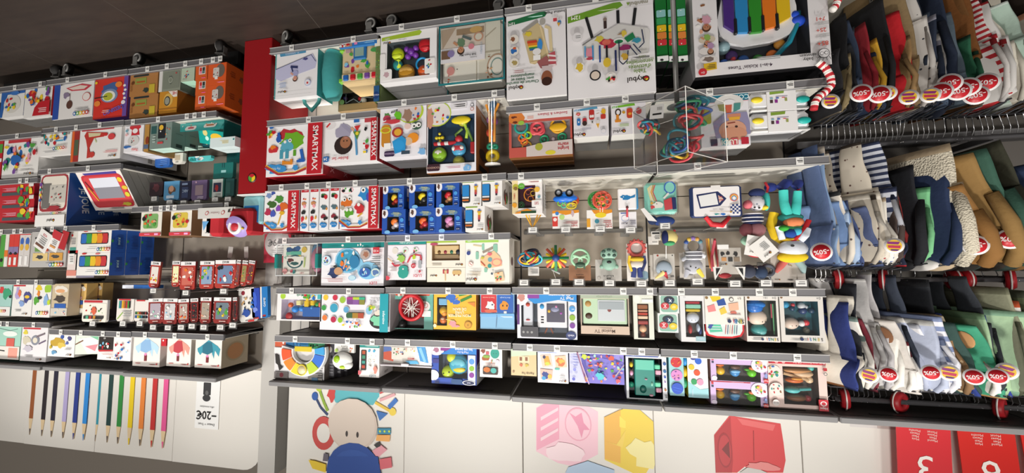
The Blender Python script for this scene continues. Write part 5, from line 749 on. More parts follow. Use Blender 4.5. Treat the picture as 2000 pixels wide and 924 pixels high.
C('b3.4', 'wooden_bench_box', 'cream box with a long window onto a wooden hammer bench', (833, 471, 909, 522), 'efe8d8', 'r .0 .02 .78 .10 a3bf45;L .85 .90 .05;l .04 .84 .4 .94 2 a9a090;e .2 .15 .1 .05 b8506a;', dep=.12, h=.131, win=(.14, .17, .86, .75, 'cdb08a'), wd=.03, film=False, wtoys='bench box d8bc8a .2 .2 .82 .5; + box 8f7a5a .2 .52 .82 .6; pegs front 6a4a1f .32 .44 .045 .07; + front 8f2f3a .48 .44 .045 .07; + front 2f6a50 .64 .44 .045 .07; + front 1f2330 .80 .44 .055 .09', side='d8cfbc')
C('b3.4', 'wooden_mallet_box', 'shallow cream box with a printed mallet, on top of the hammer bench box', (834, 523, 909, 551), 'f1ead9', 'L .18 .55 .09;s .03 d8b88a .48 .3 .49 .9;r .42 .14 .47 .42 b8404a;r .52 .14 .57 .42 b8404a;r .46 .2 .53 .36 e0c090;R .67 .2 .9 .5 d8b478 .04;e .72 .52 .02 0 8a4a2a;e .84 .52 .02 0 8a4a2a', z=.132, dep=.12, side='d8cfbc')
C('b3.4', 'activity_table_box', 'white box with a mint and coral wooden activity table', (909, 469, 995, 555), 'f0eee6', 'r .0 .01 .76 .075 a3cf5a;t 12M+ .1 .04 .03 eef;R .38 .10 .44 .25 8fc5ae .02;s .03 d8c8a0 .18 .13 .38 .16;s .05 9a8f80 .40 .3 .68 .18;R .64 .12 .74 .3 8fc5ae .02;R .24 .28 .31 .45 8fc5ae .02;v edc89a .34 .44 .66 .26 .80 .40 .84 .60 .52 .66 .36 .58;o .72 .52 .12 .09 .3 eb9a88 edc89a;e .57 .46 .05 0 7aa8b0;e .56 .60 .045 0 3a9a94;B .56 .34 .07 .04 e0707a 3;B .40 .42 .05 .03 c9c04a 3;s .02 c84a3a .36 .5 .46 .6;R .44 .64 .51 .74 8fc5ae .02;e .08 .31 .045 0 3a4a8a;o .13 .56 .055 0 .12 d89a8a f0eee6;s .012 c33 .1 .53 .16 .58;o .3 0 0 0 0 w w;v e9cfa5 .66 .76 .86 .72 .9 .92 .7 .96;x .7 .76 .86 .9 8 .025 3 ogrt;B .62 .77 .03 .03 4a5a6a 3;l .06 .72 .36 .82 3 c8b8a0;L .16 .89 .045', dep=.12, side='dcd8d2', sspec='e .5 .5 .2 .1 5a4044')
C('b3.5', 'tambourine_box', 'teal and red box with a big red tambourine in front', (767, 573, 846, 643), '6fb5a8', 'R .06 .02 .92 .10 d0482a .02;e .15 .09 .03 0 f0e0d8;e .25 .09 .03 0 f0e0d8;e .8 .38 .13 .14 eef0ee;o .82 .36 .06 0 .3 d89a94 eef0ee;r .74 .5 .95 .66 eef2f2', y=.06, dep=.12, win=(.05, .2, .78, .98, '46504f'), wd=.04, film=False, wtoys='wooden_bead ball 5a3a2a .25 .28 .09; + ball 2f2220 .52 .26 .08; castanet ball b02f2a .72 .6 .09; + ball 2b2b2b .2 .9 .1')
yf, zs = SH['b3.5']; x, z = W(798, 610, yf); t = thing('tambourine', 'round red tambourine laced with white cord', 'toy', (x, yf + .028, zs + .004)); R = .064
m = MB(); m.ring((0, 0, R + .004), R - .006, .010, mat('c8232c', .35), n=30); m.build('frame', t)
m = MB(); m.tube([(0, .004, R + .004), (0, .008, R + .004)], R - .012, mat('8f2a30', .6), 28); m.build('drum_skin', t)
m = MB(); rr = random.Random(5)
for i in range(11):
    a0 = rr.uniform(0, 6.3); a1 = a0 + rr.uniform(1.8, 3.6); q = R * .75
    m.tube([(q * math.cos(a0), -.002, R + .004 + q * math.sin(a0)), (rr.uniform(-.015, .015), -.008, R + .004 + rr.uniform(-.015, .015)), (q * math.cos(a1), -.002, R + .004 + q * math.sin(a1))], .0014, mat('efeae4', .5), 5)
m.build('cord', t)
C('b3.5', 'bath_book_box', 'bright yellow box with blue and pink animals and a side window', (847, 573, 930, 644), 'f0bb3a', 'B .42 .14 .13 .14 3a6fc8 3;B .52 .24 .12 .07 3a6fc8 5;e .34 .12 .05 .05 3a6fc8;s .06 3f8a3a .64 .22 .9 .08;s .05 3f8a3a .6 .06 .78 .02;v e08a3a .8 .26 .98 .24 .98 .38;s .02 7a8ad0 .5 .2 .58 .14;T MON_PREMIER|LIVRE|DE_BAIN .62 .52 .065 eef0d0;B .46 .84 .1 .1 e89aa0 3;B .56 .9 .06 .04 e89aa0 2;e .82 .86 .09 .1 b8802a;e .82 .86 .07 .08 d8a03a;t 0 .82 .86 .05 6a4a1a;s .01 d8e8a0 .3 .72 .5 .76;e .04 .9 .04 0 f5e8c0', dep=.15, win=(.08, .12, .32, .90, '5a3a20'), wd=.04, film=True, wtoys='book_page box 7ab8e0 .1 .15 .31 .34; squirter ball e8b02a .2 .5 .1; + ball e8962a .22 .56 .08; + ball d8702a .2 .76 .09; + front e8c8a8 .2 .72 .05 .04', side='a86a20', sspec='l .3 .3 .6 .6 3 d8c090')
C('b3.5', 'bath_book_pouch', 'sky blue pouch with red and blue animal cards', (938, 590, 1005, 643), '8cc0e4', 'R .02 .05 .48 .55 c8323a .03;t Dans_le_monde .25 .13 .035 f0c8b8;B .30 .38 .15 .15 f1ece8 3;e .24 .46 .03 .03 222;e .36 .33 .03 .02 446;B .3 .5 .2 .06 d86a50 2;R .5 .05 .97 .55 2a62b5 .03;t dans_la_jungle .74 .13 .035 cfe0f5;B .73 .35 .15 .17 e8922a 4;e .67 .35 .02 .03 222;e .79 .35 .02 .03 222;r .7 .5 .78 .56 f3e8e0;v 7ab8e8 0 .58 1 .56 1 .66 0 .66;s .012 5a6a8a .5 .6 .47 .95;l .55 .62 .95 .7 1 cfe4f8', y=.04, dep=.05, z=.0)
C('b3.6', 'clay_case', 'clear plastic case of modelling tools with a white paper label', (749, 676, 839, 715), 'd8d2cc', 'v d85a3a 0 .2 .2 .4 .22 .9 0 .8;v 5a7ac0 0 .1 .16 .1 .2 .3 0 .4;R .18 .10 .74 .78 f4efe4 .01;x .22 .18 .5 .5 12 .018 3 rbgkok;x .45 .12 .7 .3 8 .016 4 rgoy;T MANI .62 .68 .10 c8434a;v 4a9ad8 .74 .0 .92 .0 1 .9 .82 .8;v 8ac8f0 .78 .1 .84 .05 .95 .8 .9 .85;v 5ab0e0 .5 .82 .75 .78 .8 .95 .6 .98', dep=.1, z=.006, h=.085)
yf, zs = SH['b3.6']; xa, xb, z0, z1 = WR((743, 675, 842, 726), yf, zs)
t = thing('craft_case_shell', 'clear lidded shell with a latch, around the modelling tools', 'case', ((xa + xb) / 2, yf + .004, zs + .0005)); w = (xa - xb) / 2
m = MB()
for q in ((-w, 0, 0, w, .0025, .1), (-w, .128, 0, w, .13, .1), (-w, 0, 0, -w + .0025, .13, .1), (w - .0025, 0, 0, w, .13, .1), (-w, 0, 0, w, .13, .002)): m.box(*q, CLEAR(.06))
m.build('tub', t)
m = MB(); m.box(-w - .004, -.006, .093, w + .004, .136, .103, mat('cdc8cc', .15), .004); m.build('lid', t)
m = MB(); m.box(-.02, -.012, .085, .02, -.004, .1, mat('d8d4d8', .2), .003); m.build('latch', t)
C('b3.6', 'turtle_toy_box', 'blue window box with a blue and lime toy turtle', (843, 682, 931, 751), '2a4fb0', 'e .1 .12 .18 .14 ece8f0;B .1 .12 .08 .07 a8708a 3;R .20 .02 .50 .13 8a2f8a .01;v 2a7fd0 .5 .02 1 .02 1 .2 .2 .22;T Jeu_ma_tortue .72 .08 .055 eef;t Magi\'Bulles .7 .15 .045 eef;r .03 .35 .17 .46 3a3a8a;e .04 .78 .13 .14 ece8f0;l .02 .9 .18 .99 3 445;r .82 .22 .98 .98 dfe8f2;e .9 .38 .06 0 5a9ae0;e .9 .56 .055 0 8fc03a;e .9 .73 .055 0 8a3a9a;R .45 .85 .7 .98 2a4f80 .03;e .84 .93 .14 .065 ecebf0;e .84 .93 .12 .05 1a2350;T vtech .84 .93 .03 dde', dep=.14, win=(.16, .2, .80, .84, '3a4a62'), wd=.05, wtoys='turtle_shell ball 3fa8c8 .57 .5 .22; + front 6ac4d8 .57 .46 .17 .14; + front 2a8ab0 .57 .46 .12 .1; turtle_belly front e8d02a .60 .62 .14 .08; turtle_head ball c0d81f .33 .72 .14; + front 1a1a1a .38 .70 .025 .03; + front 1a1a1a .26 .74 .02 .025; turtle_fin ball d8e02a .42 .32 .12; + ball 3fa8c8 .8 .42 .06', side='6a3a9a', sspec='v eee 0 .5 1 .3 1 1 0 1;l .1 .5 .9 .9 5 6a5ab0')
C('b3.6', 'egg_game_box', 'white box with a teal egg, an orange cup and two small round windows', (937, 683, 981, 737), 'efe9e4', 'e .68 .2 .2 .17 2a9a8a;e .62 .2 .015 0 222;e .74 .2 .015 0 222;B .15 .12 .12 .1 8a4a3a 3;r .28 .14 .42 .24 c8606a;B .30 .36 .2 .12 a85a2a 4;e .3 .31 .16 .05 8ab04a;o .8 .46 .08 0 .15 d0a8c8 efe9e4;x .5 .35 .62 .5 3 .03 3 rgo;l .15 .52 .7 .6 2 b99;t Eggs .45 .60 .06 555;R .15 .66 .82 .90 3a2a28 .04;e .33 .74 .15 .09 c8702a;e .63 .76 .13 .09 4ab0a8', dep=.12, side='8f8983')
# --- bay b4
C('b4.1', 'push_cart_box', 'tall white box with a baby pushing a wooden activity cart', (989, 23, 1106, 190), 'e9e6e8', 'v 1f6b40 .03 .07 .64 .0 .70 .03 .66 .07 .03 .13;T 12M .10 .105 .028 w;l .36 .045 .62 .07 1 cfe;T Institut_Pepin .82 .035 .028 333;v c8b58a .28 .24 .52 .12 .64 .22 .70 .55 .48 .62 .40 .6;s .06 9a9690 .28 .22 .54 .11;e .62 .13 .05 .04 a8a49c;s .03 ddc79a .58 .17 .74 .62;s .03 ddc79a .42 .6 .70 .58;s .05 d8c69c .66 .19 .74 .22 .76 .5;B .38 .26 .07 .03 d8c23a 3;r .36 .34 .52 .37 c8402a;r .37 .37 .53 .40 e07a2a;r .38 .40 .54 .42 e8c83a;r .39 .42 .54 .44 3a8a4a;r .40 .44 .55 .46 2a5fa8;B .58 .40 .05 .09 3a8ad0 4;e .52 .48 .07 .04 e5e2e0;r .46 .52 .58 .58 f0eeec;v 9a5a5a .52 .60 .68 .54 .78 .66 .70 .70 .58 .68;v b8505a .72 .52 .82 .5 .84 .66 .74 .68;s .03 e8d8d8 .7 .54 .84 .56;s .03 e8d8d8 .71 .6 .85 .61;s .03 e8d8d8 .71 .66 .83 .66;v c8b8b8 .6 .66 .78 .66 .74 .74 .62 .74;e .68 .80 .09 .085 8a5238;e .68 .84 .085 .05 3a2018;r .80 .12 .86 .16 c8404a;B .90 .18 .04 .03 3a7ab0 3;v d8a03a .86 .18 .92 .18 .89 .23;o .14 .31 .085 0 .06 c8c4c0 e3ddd4;B .12 .31 .045 .03 8a5a40 3;o .14 .45 .085 0 .06 c8c4c0 e3ddd4;B .13 .45 .055 .035 2f6ab0 2;e .15 .42 .03 .015 c8603a;o .14 .59 .085 0 .06 c8c4c0 e3ddd4;B .15 .59 .05 .03 a8945a 5;l .08 .68 .3 .72 2 a77;T Chariot_de_marche|avec_freins_et|manipulations .28 .79 .030 1f5a3a;L .17 .885 .03', dep=.30, side='d8d5d6', top='f1efed', tspec='x .1 .3 .9 .8 9 .04 3 Bdu')
C('b4.1', 'activity_desk_box', 'very large white box with a sensory activity table on black legs', (1108, -2, 1279, 193), 'e9e6e8', 'v 6d9c2a .01 .11 .55 .02 .63 .02 .66 .06 .60 .09 .01 .18;T 12M .11 .125 .036 f5f8e8;l .35 .08 .58 .10 1 dfe8c0;T manibul .84 .06 .036 8f8b78;v 7d9c3a .70 .04 .74 .04 .72 .075;r .68 .09 .99 .093 ccc;s .035 1f1f22 .23 .14 .30 .38;s .035 1f1f22 .60 .11 .60 .25;s .035 1f1f22 .80 .11 .77 .29;s .035 3a2a28 .45 .2 .45 .29;e .45 .19 .022 .02 8a7a70;v d5d3d0 .18 .44 .60 .26 .93 .34 .95 .38 .93 .60 .55 .62 .20 .60;s .015 7a7876 .18 .44 .42 .32;B .38 .40 .06 .04 cfc04a 3;B .48 .45 .10 .055 b5304a 5;e .46 .44 .05 .03 d86a5a;e .60 .44 .06 .03 e8e6e4;e .60 .45 .05 .02 1f7a4a;v 1f7a4a .66 .42 .76 .37 .79 .43 .70 .47;B .80 .46 .06 .03 3a90a8 3;v 9a7a5a .58 .38 .68 .33 .66 .38;B .66 .37 .03 .04 d8c04a 2;B .68 .52 .08 .04 8f2f60 4;B .26 .54 .06 .06 d88a9a 3;s .018 3a8ac0 .30 .46 .30 .62;s .018 5a9ac8 .21 .46 .21 .58;s .02 1f3f8a .38 .47 .38 .65;s .022 1a1a1c .46 .48 .46 .68;s .022 1f2a5a .56 .54 .56 .76;e .46 .66 .045 .05 d8b83a;e .26 .6 .04 .015 b84050;s .012 1f2a4a .60 .45 .60 .66 .64 .70 .69 .66 .70 .56;s .012 1f2a4a .72 .52 .80 .62;s .012 1f2a4a .76 .5 .84 .6;s .012 1f2a4a .86 .36 .88 .50 .82 .55;B .66 .62 .04 .04 c8a03a 5;o .12 .36 .06 0 .05 d0cccc e3e0e2;l .08 .34 .16 .38 2 999;o .14 .69 .065 0 .05 c8c4c4 e8e5e6;B .14 .69 .05 .05 d8b83a 3;o .32 .79 .065 0 .25 1f1f22 d8c8b8;o .50 .83 .07 0 .05 c8c4c4 e3ddd8;x .45 .8 .56 .86 8 .02 3 grkow;l .72 .64 .93 .68 1 777;t Sensory_activity|table .85 .665 .022 6a7a3a;T Table|d\'activités|sensorielles .82 .75 .034 6d8a3a;L .80 .88 .038', dep=.31, side='d8d5d6', top='f1efed', tspec='s .02 222 .2 .4 .5 .5;T xybul .3 .5 .3 222;s .02 222 .7 .3 .75 .7;s .015 222 .55 .6 .8 .5')
for i, (a, b) in enumerate(((1281, 1303), (1304, 1321), (1322, 1341))):
    C('b4.1', 'green_book_box', ('upright green box with coloured squares, beside the large white table box', 'middle upright green box, partly behind the grey pole', 'upright green box with coloured squares, beside the piano gym box')[i], (a, -8, b, 121), '0f6b2a', 'R .08 .22 .92 .33 8ac0c0 .1;R .08 .34 .92 .44 3a9a5a .1;R .08 .45 .92 .55 e0b81f .1;R .08 .56 .92 .66 d8803a .1;R .08 .67 .92 .76 c8303a .1;x .3 .24 .7 .74 5 .08 3 wy;r 0 .92 1 1 f0f0f0;B .4 .98 .2 .02 333 3', y=.02 + i * .004, dep=.24, side='10612a', top='1b1b1c', group='upright green boxes')
# grey pole with the clear display cube
PY = -.90
YF = -1.05; zp = W(1337, 168, YF)[1]; hC = W(1346, 296, YF)[1] - zp; xp = W(1318, 100, PY)[0]; xl_ = W(1238, 270, PY)[0]; xr_ = W(1415, 250, PY)[0]; xm_ = W(1341, 230, YF)[0]
t = thing('pole_stand', 'slim grey floor pole in front of the green boxes', 'stand', (xp, PY, 0))
m = MB(); m.cyl((0, 0, .012), (0, 0, zp - .004), .0075, mat('7c7b79', .35, .5), 14); m.build('pole', t)
m = MB(); m.cyl((0, 0, 0), (0, 0, .012), .14, mat('6a6968', .4, .3), 28); m.build('base', t)
m = MB(); m.cyl((0, 0, zp - .0035), (0, 0, zp - .0005), .03, mat('6a6968', .4, .3), 20); m.build('top_plate', t)
t = thing('display_cube', 'clear acrylic display cube set cornerwise on the pole, with a barcode label', 'display', (xm_, PY, zp))
m = MB(); A = [(0, YF - PY), (xl_ - xm_, .01), ((xl_ + xr_) / 2 - xm_ + .04, .15), (xr_ - xm_, -.01)]
for i in range(4):
    (xa, ya), (xb, yb) = A[i], A[(i + 1) % 4]
    m.add([(xa, ya, 0), (xb, yb, 0), (xb, yb, hC), (xa, ya, hC), (xa * .97, ya * .97, 0), (xb * .97, yb * .97, 0), (xb * .97, yb * .97, hC), (xa * .97, ya * .97, hC)], [(0, 1, 2, 3), (5, 4, 7, 6), (3, 2, 6, 7)], CLEAR(.13))
m.add([(x, y, 0) for x, y in A], [(0, 1, 2, 3)], CLEAR(.12)); m.build('shell', t)
m = MB()
for i in range(4):
    (xa, ya), (xb, yb) = A[i], A[(i + 1) % 4]
    m.tube([(xa, ya, 0), (xa, ya, hC)], .0014, mat('d5d2cd', .2), 5)
    for zq in (0, hC): m.tube([(xa, ya, zq), (xb, yb, zq)], .0014, mat('d5d2cd', .2), 5)
m.build('edges', t)
m = MB(); ax, ay = A[0]; bx, by = A[1]
def onf(q, zq, off=.002):
    x = ax + (bx - ax) * q; y = ay + (by - ay) * q; L_ = math.hypot(bx - ax, by - ay); nx, ny = (by - ay) / L_, -(bx - ax) / L_
    return (x + nx * off, y + ny * off, zq)
m.add([onf(.36, .022), onf(.62, .008), onf(.645, .05), onf(.385, .064)], [(0, 1, 2, 3)], mat('e4e2e0', .5))
for q in range(6): m.add([onf(.40 + q * .016, .028 - q * .001, .0025), onf(.406 + q * .016, .028 - q * .001, .0025), onf(.41 + q * .016, .038 - q * .001, .0025), onf(.404 + q * .016, .038 - q * .001, .0025)], [(0, 1, 2, 3)], '333')
m.add([onf(.41, .046, .0025), onf(.58, .037, .0025), onf(.585, .042, .0025), onf(.415, .051, .0025)], [(0, 1, 2, 3)], '222')
m.build('barcode_label', t)
rr = random.Random(11)
cols = 'c8404a 2f8fa0 e0b83a 1f4f6a 3a9a6a 3a62b0 d85a5a 2a7f8a'.split()
for j, (qx, qy, n_, lab) in enumerate(((1268, 248, 9, 'tangle of blue and red loops at the right inside the clear cube'), (1350, 222, 14, 'large tangle of coral, teal and yellow loops in the middle of the clear cube'), (1330, 282, 12, 'navy spotted bundle of looped teething rings high in the clear cube'))):
    gx, gz = W(qx, qy, PY); g = thing('loop_toy', lab, 'toy', (gx, PY, gz), group='looped toys in the cube')
    for i in range(n_):
        m = MB(); a = rr.uniform(0, 3.14); b = rr.uniform(0, 3.14); R_ = rr.uniform(.024, .042) * (.75 if j == 0 else 1); c0 = [rr.uniform(-.032, .032) * (.4 if j == 0 else 1) for _ in range(3)]; P_ = []
        for q in range(18):
            u = 2 * math.pi * q / 18; p = Vector((R_ * math.cos(u), R_ * math.sin(u) * .7, .006 * math.sin(2 * u))); p.rotate(Matrix.Rotation(a, 3, 'X')); p.rotate(Matrix.Rotation(b, 3, 'Z')); P_.append(tuple(p + Vector(c0)))
        m.tube(P_, .0042 if j else .0036, mat(cols[(i + j * 3) % 8], .35), 7, True); m.build('loop', g)
    m = MB(); m.ell((0, 0, 0), .014, mat(('c8404a', '2f9fa0', '14334f')[j], .4)); m.build('hub', g)
# soothers box and three more behind it
SO = 'r 0 0 1 .18 e5dedd;e .12 .12 .14 .14 d8803a;B .08 .1 .05 .03 6a3020 2;B .1 .22 .05 .03 6a3020 3;e .2 .24 .05 .05 9ac04a;v e5dedd .2 0 1 0 1 .14 .3 .2;T Soothers_&_Shakers .70 .09 .05 b84050;r .3 .1 .4 .17 e0b8b0;r .28 .86 1 1 d0c2bd;v d0c2bd .28 .78 .6 .7 1 .68 1 1 .28 1;e .48 .80 .06 0 a8a83a;e .66 .94 .08 .05 d8c83a;T bright|starts .86 .82 .062 b0303a'
yf, zs = SH['b4.2']
t = C('b4.2', 'soother_box', 'coral box of soothers and shakers with rings in every colour, nearest of its row', (994, 220, 1118, 305), 'c2574c', SO, dep=.055, win=(.04, .24, .97, .78, '9a8f90'), wd=.03, film=True, side='8a3a20', top='8a5a30',
      wtoys='red_mesh ring e0505a .45 .35 .09 .03; + ring e0505a .50 .42 .06 .02; + ring e86a6a .40 .42 .05 .02; lemon_mesh front f0b81f .78 .38 .14 .09; + ring e8a81f .78 .34 .11 .02; links ring f0702a .20 .55 .05 .018; + ring 2aa0a8 .24 .5 .05 .018; + ring a8d02a .30 .5 .05 .018; + ring f0702a .24 .64 .05 .018; + ring 2aa89a .19 .30 .10 .02; + ring e8b83a .28 .74 .07 .015; green_ball ring 2aa070 .56 .62 .06 .018; + ball 2f8f6a .56 .62 .03; + ring 2a9a6a .84 .6 .06 .018; + ball 2f8f6a .84 .6 .03; clear_bead ball e0c8d0 .70 .62 .03')
for i in range(3):
    carton('soother_box', ('second', 'third', 'hindmost')[i] + ' coral soother box, only its upper strip showing behind the nearest', 'box', (994, 220, 1118, 305), SH['b4.2'][0] + .012, .05, SH['b4.2'][1] + .0006, 'c2574c', 'r 0 .86 1 1 9a7a60;s .06 d8a83a 0 .95 .3 .9;T bright .85 .94 .055 a02a33', side='8a3a20', top='7a5028', group='soother boxes').location.y = SH['b4.2'][0] + .072 + i * .056
C('b4.2', 'animal_blocks_box', 'white box with a blue band and small red, blue and yellow block animals', (1120, 212, 1189, 267), 'e6e2e6', 'v 4f8fb0 .02 .08 .68 .02 .70 .10 .02 .14;t 12M+ .1 .10 .06 eef;R .45 .12 .60 .45 b8302c .04;e .5 .34 .03 .05 w;e .56 .34 .03 .05 w;B .14 .24 .08 .06 c8643a 3;e .14 .24 .03 .02 e8b;B .86 .22 .08 .10 e0b02a 3;R .78 .3 .92 .46 c03a30 .03;R .1 .38 .2 .62 2f72b5 .03;e .15 .5 .02 .03 w;R .26 .38 .38 .55 b8303a .04;e .32 .56 .07 .08 3a2a28;r .5 .5 .58 .6 d8d4d0;B .54 .54 .02 .04 333 3;v e0a83a .64 .6 .74 .6 .7 .76;r .65 .48 .74 .6 dcd8d4;s .02 b98 .66 .28 .74 .26;l .1 .7 .5 .78 3 99a;o .85 .87 .07 0 .08 a8b8c8 e6e2e6;L .17 .93 .07', dep=.2, top='f0eee8')
C('b4.2', 'animal_blocks_box', 'white box with a lime band and an orange block cat, half behind the clear cube', (1194, 207, 1262, 262), 'e6e2e6', 'v 6fae2a .02 .08 .68 .02 .70 .10 .02 .14;t 12M+ .1 .10 .06 eef;o .2 .28 .09 .12 .4 3a2a20 e6e2e6;R .14 .35 .22 .60 d8882a .02;R .1 .52 .28 .6 d8882a .02;B .36 .3 .06 .05 c8962a 3;R .45 .18 .62 .5 c8462a .05;e .54 .36 .05 .04 e8a83a;e .8 .3 .08 .1 c8303a;l .1 .66 .5 .76 3 8a4;L .22 .9 .07', dep=.2, top='f0eee8')
yf, zs = SH['b5.2']
C('b5.2' if 'b5.2' in SH else 'b4.2', 'baby_rings_box', 'white box with a teal coffret band above a smiling baby, beside the clear cube', (1368, 186, 1464, 286), 'e8e6ea', 'r 0 0 1 .15 17718a;T COFFRET .72 .08 .075 dff0f2;r 0 .155 1 .165 d88a90;e .60 .19 .30 .17 dedcd8;v 8f8f3a .36 .2 .5 .2 .56 .36 .40 .32;v c8604a .52 .22 .66 .22 .64 .38 .54 .38;v 4f8f8a .70 .2 .84 .2 .82 .32 .68 .37;e .6 .17 .12 .05 e8e6ea;R .0 .24 .22 .56 a8a43a .04;v 8f8aab .25 .55 .5 .38 .95 .38 1 .6 1 .8 .3 .85;r .55 .4 .82 .48 c8846a;r .58 .46 .8 .52 e0a83a;e .64 .70 .28 .18 d09a80;e .66 .78 .27 .13 c98f74;e .52 .64 .03 .02 3a2420;e .72 .65 .03 .02 3a2420;s .02 8a3a30 .54 .58 .70 .57;R .18 .86 .32 .99 3a2f4a .01;R .40 .86 .54 .99 2f9aa8 .01;R .60 .86 .74 .99 c8505a .01;R .80 .86 .95 .99 b8283a .01;T LUDI .56 .93 .08 eed', y=.0, dep=.15, top='f1efed')
for i in range(2):
    yy = SH['b5.2'][0]; xa, xb, z0, z1 = WR((1468, 181, 1588, 222), yy); w = (xa - xb) / 2; h = .082
    t = thing('folding_potty_box', ('lower', 'upper')[i] + ' white wrapped tray with a lime label and a teal and yellow print', 'box', ((xa + xb) / 2, yy + .014, SH['b5.2'][1] + i * (h + .002)), (0, 0, math.radians(-3)), 'wrapped white trays')
    m = MB(); m.box(-w, .004, .0, w, .15, h * .86, mat('efeff2', .35), .012); m.tube([(-w + .006, .006, h * .9), (w - .006, .006, h * .9), (w - .006, .14, h * .9), (-w + .006, .14, h * .9)], .006, mat('f3f2f0', .3), 8, True); m.build('tray', t)
    m = MB(); m.box(-w * .55, -.002, .0, w * .45, .004, h, 'f0eeee', .001); art(m, 'v 7f9c3a .1 .04 .6 .02 .58 .16 .1 .2;l .1 .28 .7 .34 1 9a8ab0;r .1 .46 .2 .62 4a3a3a;r .26 .46 .36 .62 8a2f8a;r .6 .4 .68 .56 9aa05a;r .1 .36 .2 .42 7ab;r .3 .36 .4 .42 2a4fb0;r .5 .36 .6 .40 c33', lambda u, v, d: (w * .45 - u, -.002 - d, v), w, h); m.build('sleeve', t)
    m = MB(); m.ell((-w * .78, .0, h * .5), (.024, .008, .014), mat('1fb0a8', .4)); m.build('teal_print', t)
    m = MB(); m.ell((w * .78, .0, h * .4), (.022, .008, .012), mat('e8cf2a', .4)); m.build('yellow_print', t)
# --- the piano gym box at the lower end
t = C('b5.1', 'piano_gym_box', 'huge white window box of a baby piano gym with rainbow keys', (1353, -62, 1619, 139), 'e4e1e3', 'x .03 .2 .16 .5 8 .02 3 Bwse;f .10 .46 .03 b07a5c 4a3020 c9a;e .10 .60 .065 .045 c9bca8;f .10 .64 .022 c08a6a 2a1a10 8a5;e .10 .73 .07 .045 d8d2cf;f .12 .74 .022 c08a6a 4a3020 a8a;e .10 .83 .07 .045 d8d2cf;B .10 .83 .05 .03 7a6a62 3;v d8b02a .06 .875 .16 .865 .16 .945 .065 .955;l .07 .885 .15 .94 3 6a5a2a;o .05 .965 .033 0 .08 c8303a c8303a;T 0+ .05 .97 .022 e9d0d0;T 7+1 .925 .53 .036 c84a3a;T 25+ .925 .65 .036 c84a3a;T 85+ .93 .79 .040 c84a3a;l .87 .56 .98 .60 3 aaa;l .87 .69 .98 .73 3 aaa;o .93 .90 .04 0 .12 3a3a3a e4e1e3;o .915 .90 .014 0 .2 333 e4e1e3;o .945 .90 .014 0 .2 333 e4e1e3;s .004 333 .90 .94 .89 .97;s .004 333 .92 .945 .915 .98;s .004 333 .94 .945 .945 .98;s .004 333 .96 .94 .97 .97;s .004 333 .97 .92 .99 .93;s .004 333 .90 .93 .88 .95;T baby|einstein .815 .93 .030 444;T 4-in-1_Kickin\'_Tunes .40 .965 .032 3a2a3a;l .4 .87 .62 .92 2 aaa', y=.008, dep=.3, win=(.19, .02, .86, .86, '3a3d45'), wd=.09, film=True, side='cfccce', top='1c1b1d', tspec=';'.join('s .02 3a393b %.2f %.2f %.2f %.2f %.2f %.2f' % tuple(random.Random(i).uniform(.05, .95) for _ in range(6)) for i in range(0)) + 's .03 050506 .05 .3 .15 .2 .2 .5;s .03 050506 .25 .2 .4 .3 .35 .6;s .03 050506 .5 .15 .6 .5 .7 .3;s .03 050506 .75 .2 .9 .5 .8 .7')
w = W(1353, 40, -.56)[0] - W(1619, 40, -.56)[0]; h = W(1490, 139, -.56)[1] - SH['b5.1'][1]; X_ = lambda a: w / 2 - a * w
pk = t
m = MB(); m.prism([(X_(a), b * h) for a, b in ((.20, .38), (.22, .52), (.27, .62), (.40, .68), (.60, .66), (.74, .60), (.80, .48), (.80, .30), (.76, .03), (.26, .03))], .02, .05, mat('e9e8ea', .25)); m.build('piano_body', pk)
for i, (c, a0, a1) in enumerate((('4a2a80', .245, .325), ('2a8ac8', .335, .43), ('2f8f2a', .44, .53), ('e87a1f', .54, .635), ('e8c01f', .645, .74))):
    m = MB(); m.prism([(X_(a0), .03 * h), (X_(a1), .03 * h), (X_(a1), (.53, .55, .56, .52, .44)[i] * h), (X_(a0), (.44, .54, .56, .54, .50)[i] * h)], .006, .02, mat(c, .3)); m.build('piano_key', pk)
    if i < 4: m = MB(); m.box(X_(a1 + .022), -.0 + .003, .38 * h, X_(a1 - .008), .018, .56 * h, mat('1d1d22', .3), .004); m.build('black_key', pk)
for (c, a, b, r) in (('e8a03a', .70, .64, .045), ('e8782a', .64, .76, .048), ('3a8a3a', .53, .79, .045), ('2a5aa0', .42, .78, .045), ('4a3070', .33, .72, .05)): m = MB(); m.ell((X_(a), .062, b * h), (r * w, .012, r * w), mat(c, .5)); m.build('hanging_toy', pk)
m = MB(); m.ell((X_(.25), .04, .65 * h), (.055 * w, .03, .055 * w), mat('8aa8b0', .3)); m.build('clear_rattle', pk)
m = MB(); m.ell((X_(.29), .045, .84 * h), (.085 * w, .03, .035 * h), mat('a8c8d0', .4)); m.ell((X_(.24), .025, .82 * h), (.03 * w, .012, .02 * h), mat('2a5ab0')); m.ell((X_(.31), .02, .81 * h), (.02 * w, .012, .02 * h), mat('c8404a')); m.ell((X_(.34), .02, .85 * h), (.03 * w, .012, .02 * h), mat('d8d03a')); m.build('toy_bag', pk)
m = MB(); m.tube([(X_(.62), .03, .84 * h), (X_(.74), .025, .68 * h), (X_(.80), .025, .50 * h), (X_(.82), .03, .36 * h)], .010, mat('1f8fa8', .4), 9); m.build('toy_arch', pk)
m = MB(); m.ell((X_(.81), .03, .46 * h), (.028, .02, .022), mat('1f4fd0', .5)); m.ell((X_(.79), .028, .40 * h), (.018, .014, .02), mat('2a5ae0', .5)); m.build('arch_joint', pk)
